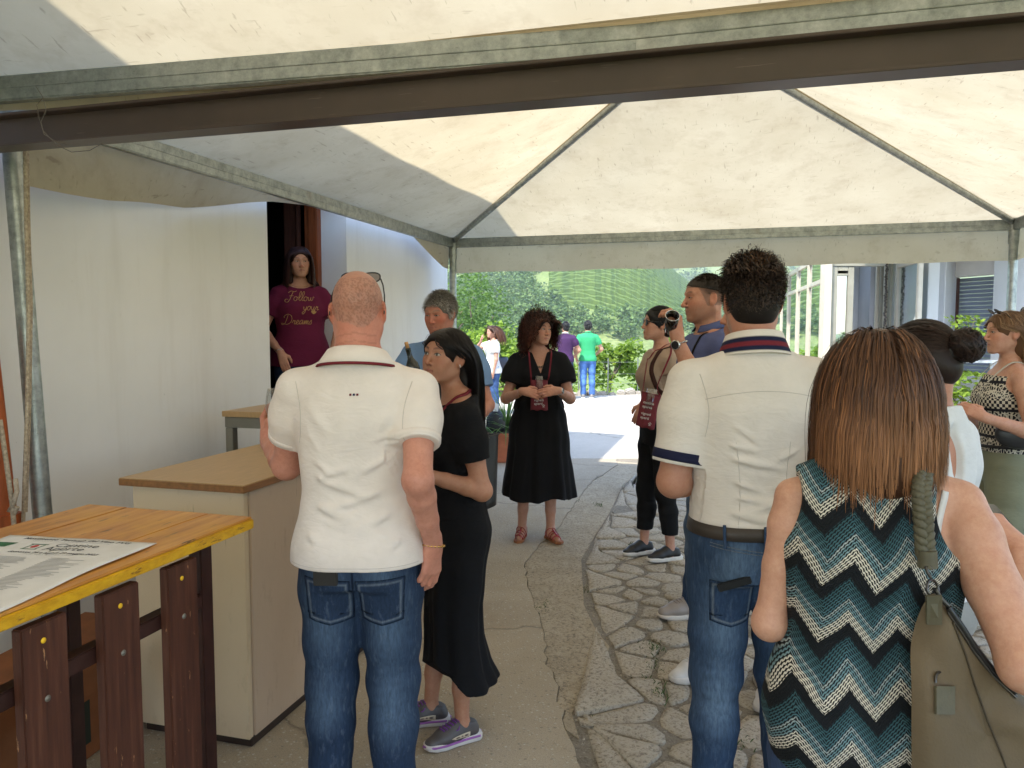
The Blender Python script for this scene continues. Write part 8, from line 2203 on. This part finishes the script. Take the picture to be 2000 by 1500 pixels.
    # phone
    W_, th, y_, z_, k_ = p.HF[-1]; ph = Held(p, 'phone', 'dark phone held by the woman in the zigzag top', 'phone', p.px(1935, 1010, 1.60)); c = p.px(1925, 1003, 1.60)
    M = Matrix.Translation(c) @ (Matrix(((p.R.T@V3(1, .15, -.25)).tolist(), (p.R.T@V3(0, .9, .45)).tolist(), (p.R.T@V3(.2, -.45, .9)).tolist())).transposed().to_4x4())
    b = MB(); b.bevbox((-.07, -.038, -.005), (.045, .038, .005), .004, M); cs = ph.put('case', b, BLACKP)
    b = MB(); b.bevbox((-.066, -.034, .005), (.041, .034, .0062), .0005, M); ph.put('screen', b, mat('phone_screen', (.02, .022, .022), .1, spec=.6))
    a = p.arms[-1]; ring(p, 'finger_ring', a['W']+a['hd']*.10, a['hd'], .0105, .0012, GOLD) if False else None
    # --- olive shoulder bag
    OL = (.115, .082, .045); OLS = (.085, .075, .045)
    bg = Held(p, 'shoulder_bag', 'large olive shoulder bag with braided strap under the woman\'s right arm', 'shoulder bag', p.px(1850, 1640, 1.36))
    def pt(x, y, Y): return p.px(x, y, Y)
    top_ = pt(1822, 1150, 1.36)
    out = [(1818, 1150), (1840, 1165), (1875, 1210), (1930, 1290), (2000, 1370), (2090, 1420), (2120, 1640), (1790, 1640), (1778, 1500), (1782, 1330), (1775, 1265), (1790, 1205)]
    nrm_ = nrm(p.R.T @ V3(-.15, -1, .25)); g = None
    C = pt(1900, 1420, 1.35)
    n_ = len(out); ring_ = [pt(x, y, 1.35-.05*(y > 1300)) for x, y in out]
    # dome the outline into a soft sack
    b = MB(); R_ = 7; vs = []
    for side in (1, -1):
        for k in range(R_+1):
            t_ = k/R_
            for i, q in enumerate(ring_):
                v = q*(1-t_)+C*t_; v = v+nrm_*side*(.058*math.sqrt(max(0, 1-(1-t_)**2)) + .006*math.sin(i*2.1+k*1.3)*math.sin(math.pi*t_)); vs.append(v)
    fs = []; st = (R_+1)*n_
    for s_i in (0, 1):
        for k in range(R_):
            for i in range(n_):
                q = (s_i*st+k*n_+i, s_i*st+k*n_+(i+1) % n_, s_i*st+(k+1)*n_+(i+1) % n_, s_i*st+(k+1)*n_+i); fs.append(q if s_i else q[::-1])
    b.add(vs, fs, True); BAGM = mat('olive_fabric', OL, .75, var=.12, scale=7, bump=.25, bscale=180); bo = bg.put('bag_body', b, BAGM); sd = bo.modifiers.new('s', 'SUBSURF'); sd.levels = 2; sd.render_levels = 2
    SEAM = mat('olive_seam', (.05, .036, .02), .8); OLM = mat('olive_strap', OLS, .6, var=.15, scale=20, bump=.25, bscale=160)
    bvb = BVHTree.FromPolygons([Vector(v) for v in [tuple(V3(q)+bg.o) for q in b.v]], fs)
    def onbag(x, y, off=.003):
        o = p.loc((0, 0, CAMZ)); r = p.R.T @ V3(*ray(x, y)); h_ = bvb.ray_cast(Vector(o), Vector(nrm(r))); return V3(h_[0])-nrm(r)*off if h_[0] is not None else pt(x, y, 1.32)
    b = MB(); b.tube([onbag(*q) for q in ((1862, 1215), (1885, 1275), (1905, 1340), (1930, 1410), (1955, 1470), (1972, 1520))], .0018, 5); bg.put('seam', b, SEAM)
    zp = [onbag(x, y, .004) for x, y in ((1852, 1195), (1880, 1235), (1905, 1275), (1940, 1320), (1985, 1362))]; b = MB(); b.tube(zp, .0035, 6); bg.put('zip', b, mat('zip_metal', (.12, .11, .10), .35, .8))
    b = MB(); b.tube([q+V3(0, 0, .008) for q in zp], .006, 6); bg.put('zip_edge', b, BLACKP)
    def leather_tab(x0, y0, x1, y1, name='tab', Y=None):
        A = [onbag(x, y, .005) for x, y in ((x0, y0), (x1, y0), (x1, y1), (x0, y1))]; b = MB(); nn = nrm(np.cross(A[1]-A[0], A[3]-A[0])); nn = nn if nn@nrm_ > 0 else -nn
        b.add([q-nn*.001 for q in A]+[q+nn*.004 for q in A], [(0, 1, 2, 3), (7, 6, 5, 4), (0, 4, 5, 1), (1, 5, 6, 2), (2, 6, 7, 3), (3, 7, 4, 0)]); o = bg.put(name, b, OLM); return o, nn
    leather_tab(1808, 1162, 1838, 1218); _, nn = leather_tab(1826, 1340, 1862, 1395)
    c = onbag(1838, 1330, .008); rr = nrm(onbag(1862, 1360)-onbag(1826, 1360)); uu = np.cross(nn, rr); uu = uu if uu[2] > 0 else -uu
    RINGM = mat('gunmetal', (.10, .095, .09), .3, .9); b = MB(); b.tube([c+rr*.015*math.cos(a)+uu*.015*math.sin(a) for a in np.linspace(-.2, 3.34, 16)], .0022, 7); bg.put('d_ring', b, RINGM)
    c = pt(1822, 1150, 1.335); b = MB(); b.tube([c+rr*.016*math.cos(a)+uu*.016*math.sin(a) for a in np.linspace(0, 6.1, 20)], .0025, 7, closed=True); bg.put('ring', b, RINGM)
    b = MB(); b.tube([pt(1818, 1128, 1.325), pt(1812, 1120, 1.325), pt(1808, 1108, 1.325), pt(1815, 1103, 1.325), pt(1822, 1112, 1.325)], .0028, 7); b.tube([pt(1826, 1150, 1.325), pt(1838, 1170, 1.325), pt(1856, 1188, 1.325)], .0045, 7); bg.put('clasp', b, RINGM)
    # braided strap over the shoulder
    path = [pt(1808, 1100, 1.345), pt(1806, 1060, 1.345), pt(1803, 1010, 1.348), pt(1800, 970, 1.355), pt(1801, 938, 1.372), pt(1806, 921, 1.40), pt(1816, 918, 1.44), pt(1822, 940, 1.50), pt(1815, 1000, 1.54)]
    sp_ = catmull(path, 12)
    b = MB(); b.tube([pt(1812, 1108, 1.338), pt(1810, 1075, 1.340)], [.0165, .0165], 10); bg.put('strap_end', b, OLM)
    N = len(sp_); up_ = nrm(p.R.T@V3(0, -1, .3))
    for ph_ in range(3):
        b = MB(); L = []
        for i, q in enumerate(sp_[6:]):
            t_ = i*.55+ph_*2.094; tg = nrm(sp_[min(i+7, N-1)]-sp_[max(i+5, 0)]); sd_ = nrm(np.cross(tg, up_)); nn_ = np.cross(sd_, tg); L.append(q+sd_*.010*math.sin(t_)+nn_*.005*math.sin(2*t_))
        b.tube(L, .0085, 8); bg.put('braid_strand', b, OLM)
    return p
chevron_woman()
# ------------------------------------------------------------------ 14: woman with a dark bun in a white blouse
def blouse_woman():
    p = Person('person', 'woman with a dark bun in an open-backed white blouse, head bowed', 1.15, 2.14, -148, 1.575, fem=True, skin=(.42, .20, .125), bulk=1.04, h=.0055)
    p.head(8, 30, 0)
    p.arm(1, V3(.10, -.25, .62*p.H), hint=(.6, .6, -.8), curl=.5, hand=(-.4, -1, .2)); p.arm(-1, V3(-.12, -.25, .62*p.H), hint=(-.6, .6, -.8), curl=.5, hand=(.4, -1, .2)); p.leg(1); p.leg(-1)
    p.body(h=.005); H = p.H
    def ex(g, s):
        g.ellip(s.T((.02, .13, .785*H)), V3(.032, .06, .095), .006, sub=True)
    p.top('blouse', (.66, .65, .64), hem=.53, sleeve=.9, ease=.018, sl_ease=.03, folds=.006, seed=55, bust=1.0, extra=ex, neckz=.850)
    p.trousers('trousers', (.30, .29, .27), CLOTH, hem=.06)
    for q in (-1, 1): p.shoe(q, (.3, .25, .2))
    c0 = (.018, .010, .008)
    cap(p, c0, .012, face=((0, -.128, -.035), (.074, .092, .104)), more=lambda g, P, kk, p: (g.ellip(P((0, .135, -.012)), V3(.044, .040, .042)*kk, .015, p.HM)))
    slick(p, 2200, 9, (0, .115, -.008), 121, lambda x, y, z: (z > .066-np.clip((y+.062)/.05, 0, 1)*.14), colgrad(c0, (.034, .019, .013), .3), (.011, .016), .0035, bow=.01)
    r_ = np.random.RandomState(4); n = 420; c = V3(0, .140, -.012); S = []
    for i in range(n):          # coiled bun
        ax = nrm(r_.normal(size=3)*V3(.6, 1, .6)); a = nrm(np.cross(ax, r_.normal(size=3))); b_ = np.cross(ax, a); t_ = np.linspace(0, r_.uniform(1.5, 3.2), 9)+r_.uniform(0, 6.28); rr = r_.uniform(.9, 1.1)
        S.append(np.array([p.hp(c+(a*math.cos(q)+b_*math.sin(q))*V3(.049, .045, .047)*rr*(1+.12*math.sin(q*2+i))) for q in t_]))
    ribbons('bun', np.array(S), np.full(n, .005), np.repeat((V3(c0)*(1+r_.normal(0, .4, n).clip(-.6, 1.5))[:, None])[:, None, :], 9, 1), p.root, centre=p.hp(c))
    b = MB(); L = [p.hp(c+V3(.036*math.sin(a), -.034, .036*math.cos(a))) for a in np.linspace(0, 6.28, 22)]; b.tube(L[:-1], .005, 6, closed=True); b.build('hair_tie', BLACKP, p.root)
    p.band('bag_strap', [p.clothes['blouse']], [p.T((.10, -.12, .76*H)), p.T((.115, -.03, .835*H)), p.T((.12, .05, .825*H)), p.T((.14, .13, .74*H)), p.T((.15, .14, .64*H))], .012, (.16, .09, .035))
blouse_woman()
# ------------------------------------------------------------------ 15: woman in profile with patterned top and sage trousers
def m_block():
    t = NT('block_print'); t.set(.85, 0, .2); tc = t.node('TexCoord'); sp = t.node('SeparateXYZ'); t.lk(tc.outputs['Object'], sp.inputs[0]); y, z = sp.outputs[1], sp.outputs[2]; x = t.math('ADD', sp.outputs[0], y)
    ch = t.node('TexChecker'); ch.inputs['Scale'].default_value = 60; cv = t.node('CombineXYZ'); t.lk(x, cv.inputs[0]); t.lk(z, cv.inputs[1]); t.lk(cv.outputs[0], ch.inputs['Vector']); ch.inputs[1].default_value = (.52, .47, .38, 1); ch.inputs[2].default_value = (.012, .012, .018, 1)
    v = t.node('TexVoronoi'); v.inputs['Scale'].default_value = 55; v.feature = 'DISTANCE_TO_EDGE'; t.lk(cv.outputs[0], v.inputs['Vector']); vc = t.ramp(v.outputs['Distance'], [(.08, (.5, .46, .38)), (.16, (.015, .015, .02))])
    f = t.math('FRACT', t.math('MULTIPLY', z, 7.0)); c = t.mix(t.ramp(f, [(.45, 0), (.46, 1)], 'CONSTANT'), ch.outputs[0], vc)
    c = t.mix(t.ramp(f, [(.0, 1), (.10, 0), (.9, 0)], 'CONSTANT'), c, (.012, .012, .018)); t.col(c); return t.m
def print_woman():
    w = at(1968, 700, 4.05)
    p = Person('person', 'light brown-haired woman in a black and cream print top and sage trousers', w.x-.0, 4.05, -100, 1.655, fem=True, skin=(.50, .28, .19), bulk=1.05, h=.0055)
    p.head(4, 2, 0)
    p.arm(1, p.px(1922, 815, 3.84), elbow=None, hint=(.3, .6, -1), hand=(-.5, -1, .6), dorsal=(.5, -.5, .5), curl=.6, r=1.1); p.arm(-1, V3(-.10, -.25, .66*p.H), hint=(-.6, .6, -.8), curl=.5, hand=(.4, -1, .2)); p.leg(1); p.leg(-1)
    p.body(eyes=dict(iris=(.06, .05, .04), open_=.8), col=dict(brow=(.09, .055, .035), lips=(.38, .16, .14), cheek=.4, brow_t=.8), h=.0042, hd=dict(nose=1.08)); H = p.H
    S_ = [list(r) for r in p.sec if r[0] < .79*H]+[[.80*H, .135*p.k, .085*p.k, 0, .008]]
    g = Grid((-.28, -.26, .54*H), (.28, .24, .83*H), .005); g.loft(S_, .02, infl=.016)
    for q in (-1, 1): g.ellip((q*.066*p.k, -.085, .722*H), V3(.058, .052, .056), .06); g.ellip((q*.175, .0, .80*H), V3(.06, .2, .10), .006, sub=True)
    g.ellip((0, .15, .83*H), V3(.07, .1, .10), .006, sub=True); w_ = wav(61, 7, (10, 26)); g.disp(lambda x, y, z: .004*w_(x, y, z, (1, 1, .5))); g.clip((0, 0, .56*H), (0, 0, -1))
    P, Q = g.mesh(1); link('print_top', np_mesh('print_top', P, Q), m_block(), p.root); bvt = BVHTree.FromPolygons([Vector(v) for v in P], [tuple(q) for q in Q.tolist()]); p.clothes = {'top': bvt}
    for q in (-1, 1): p.band('shoulder_strap', [p.bv], [p.T((q*.07, -.12, .78*H)), p.T((q*.085, -.02, .84*H)), p.T((q*.08, .06, .83*H)), p.T((q*.05, .12, .77*H))], .010, (.50, .46, .40), off=.003)
    p.trousers('trousers', (.20, .205, .135), CLOTH, waist=.60, hem=.10, r=(.108, .10, .095), seed=16, folds=.006)
    for q in (-1, 1): p.shoe(q, (.4, .36, .3))
    fb = Held(p, 'waist_bag', 'black leather waist bag worn over sage trousers', 'waist bag', p.px(1985, 880, 3.84)); c = p.px(1990, 848, 3.84); nn = nrm(p.R.T@V3(-.1, -1, 0)); rr = nrm(p.R.T@V3(1, -.1, 0))
    g = Grid(c-.2, c+.2, .005); Rm = np.stack([rr, np.cross(V3(0, 0, 1), rr), V3(0, 0, 1)], 1); g.ellip(c, V3(.115, .04, .075), .02, Rm); g.clip(c+V3(0, 0, .045), (0, 0, 1)); bo = fb.sdf('bag_body', g, LEATHER, (.012, .012, .013))
    b = MB(); b.tube([c+rr*x+V3(0, 0, .028-.02*math.cos(x*12))-V3(0, 0, 0)+nn*(.041*math.sqrt(max(0, 1-(x/.115)**2))+.001) for x in np.linspace(-.11, .11, 16)], .0025, 6); fb.put('flap_edge', b, BLACKP)
    b = MB(); b.tube([c+rr*.03+nn*.042+rr*.012*math.cos(a)+V3(0, 0, .012)*math.sin(a) for a in np.linspace(0, 5.8, 14)], .002, 6, closed=True); fb.put('buckle', b, GOLD)
    b = MB(); b.tube([p.T((math.sin(a)*.185, .01+math.cos(a)*.145, .575*H+.012*math.sin(a))) for a in np.linspace(0, 6.1, 40)], .009, 6, closed=True); fb.put('belt', b, mat('webbing', (.013, .013, .014), .7))
    c0, c1 = (.115, .058, .028), (.30, .18, .095)
    def more(g, P, kk, p): g.chain([P((0, .06, .02)), P((0, .07, -.10)), P((0, .07, -.16))], [.085*kk, .085*kk, .05*kk], .03, flat=(p.HM@V3(0, 1, 0), .6))
    cap(p, c0, .010, face=((0, -.126, -.026), (.080, .088, .106)), more=more)
    def tuck(P_, t, R):
        m = (P_[:, 2] < .035) & (P_[:, 1] < .045); P_[m, 1] += np.minimum(.045-P_[m, 1], .06); return P_
    strands(p, 2800, 12, .27, 131, lambda x, y, z: (z > .066-np.clip((y+.062)/.05, 0, 1)*.09), lambda R: np.stack([np.sign(R[:, 0])*.7, .9+0*R[:, 0], .3-3*np.abs(R[:, 0])], 1), grav=lambda t: .5+1.3*t, turn=1.0, lift=.0, offs=(.005, .018), tuck=tuck, cols=colgrad(c0, c1, .2, .1, 1, streak=((.4, .26, .14), .1)), width=.003, extra_coll=(((0, .03, -.12), (.06, .06, .07)),))
    sg = Held(p, 'sunglasses', 'sunglasses resting in the hair of the light brown-haired woman', 'sunglasses', p.hp((0, -.03, .12)))
    b = MB(); b.tube([p.hp(v) for v in ((.088, .03, .02), (.083, .0, .065), (.068, -.035, .115), (.05, -.06, .128), (.0, -.075, .118), (-.05, -.06, .128), (-.068, -.035, .115), (-.083, 0, .065), (-.088, .03, .02))], .003, 7); sg.put('frame', b, mat('tortoise', (.06, .03, .015), .3, var=.5, scale=80))
    for q in (-1, 1): b = MB(); pts = [p.hp(V3(q*.034, -.066, .128)+V3(.026*math.cos(a), -.014*math.sin(a), .016*math.sin(a))) for a in [i*.3927 for i in range(16)]]; b.add(pts+[p.hp((q*.034, -.066, .129))], [(i, (i+1) % 16, 16) for i in range(16)]); sg.put('lens', b, BLACKP)
print_woman()
# ------------------------------------------------------------------ 16: guest cut by the right edge
def edge_person():
    w = at(2024, 700, 4.6)
    p = Person('person', 'long-haired guest in white top and jeans cut off by the right edge', w.x, 4.6, -120, 1.70, fem=True, skin=(.48, .27, .19), h=.009)
    p.arm(1, hint=(1, 1, 0), curl=.4, dorsal=(1, 0, 0)); p.arm(-1, curl=.4, dorsal=(-1, 0, 0)); p.leg(1); p.leg(-1); p.body(h=.008)
    p.top('t_shirt', (.6, .58, .56), hem=.48, sleeve=.5, bust=1); p.trousers('jeans', (.05, .09, .18), hem=.06)
    for q in (-1, 1): p.shoe(q, (.5, .5, .5))
    c0 = (.06, .03, .018); cap(p, c0, .014, ear=False, more=lambda g, P, kk, p: g.chain([P((0, .06, 0)), P((0, .085, -.12)), P((0, .09, -.24))], [.085*kk, .085*kk, .05*kk], .03, flat=(p.HM@V3(0, 1, 0), .65)))
    strands(p, 700, 12, .33, 141, lambda x, y, z: z > .06-np.clip((y+.065)/.05, 0, 1)*.09, lambda R: np.stack([np.sign(R[:, 0]), .6+0*R[:, 0], .3+0*R[:, 0]], 1), grav=lambda t: .3+t, lift=.1, offs=(.010, .03), cols=colgrad(c0, (.2, .11, .06), .3), width=.008)
edge_person()
# black bag set on the planter
pb = bpy.data.objects['planter']; c = at(968, 835, pb.location.y-.12)
g = Grid((-.22, -.2, -.02), (.22, .2, .36), .008); g.chain([(0, 0, .07), (0, 0, .14), (.0, 0, .26)], [.12, .11, .045], .03, flat=((0, 1, 0), .8)); w = wav(91, 7, (14, 34)); g.disp(lambda x, y, z: .010*w(x, y, z, (1.2, 1, .5))); P, Q = g.mesh(1); me = np_mesh('bag_body', P, Q); vcol(me, np.tile(V3(.010, .010, .011), (len(P), 1)))
bb = thing('black_bag', 'crumpled black bag set on the planter beside the curly-haired woman', 'bag', (c.x, c.y, .352)); link('bag_body', me, LEATHER, bb)
b = MB(); b.add([(-.03, -.06, .25), (.03, -.07, .25), (.04, -.05, .33), (-.02, -.04, .36)], [(0, 1, 2, 3)]); o = b.build('paper_tip', PAPER, bb); md = o.modifiers.new('t', 'SOLIDIFY'); md.thickness = .002
# ================================================================== summer haze over the valley
def haze():
    t = NT('haze_air'); t.n.remove(t.b); v = t.node('VolumePrincipled'); v.inputs['Color'].default_value = (.86, .92, 1, 1); v.inputs['Density'].default_value = .0004; v.inputs['Anisotropy'].default_value = .2
    t.lk(v.outputs[0], t.out.inputs['Volume'])
    b = MB(); b.box((-950, -310, -32), (1100, 1290, 215)); b.build('haze', t.m, label='thin summer haze filling the valley', cat='haze', kind='stuff')
haze()
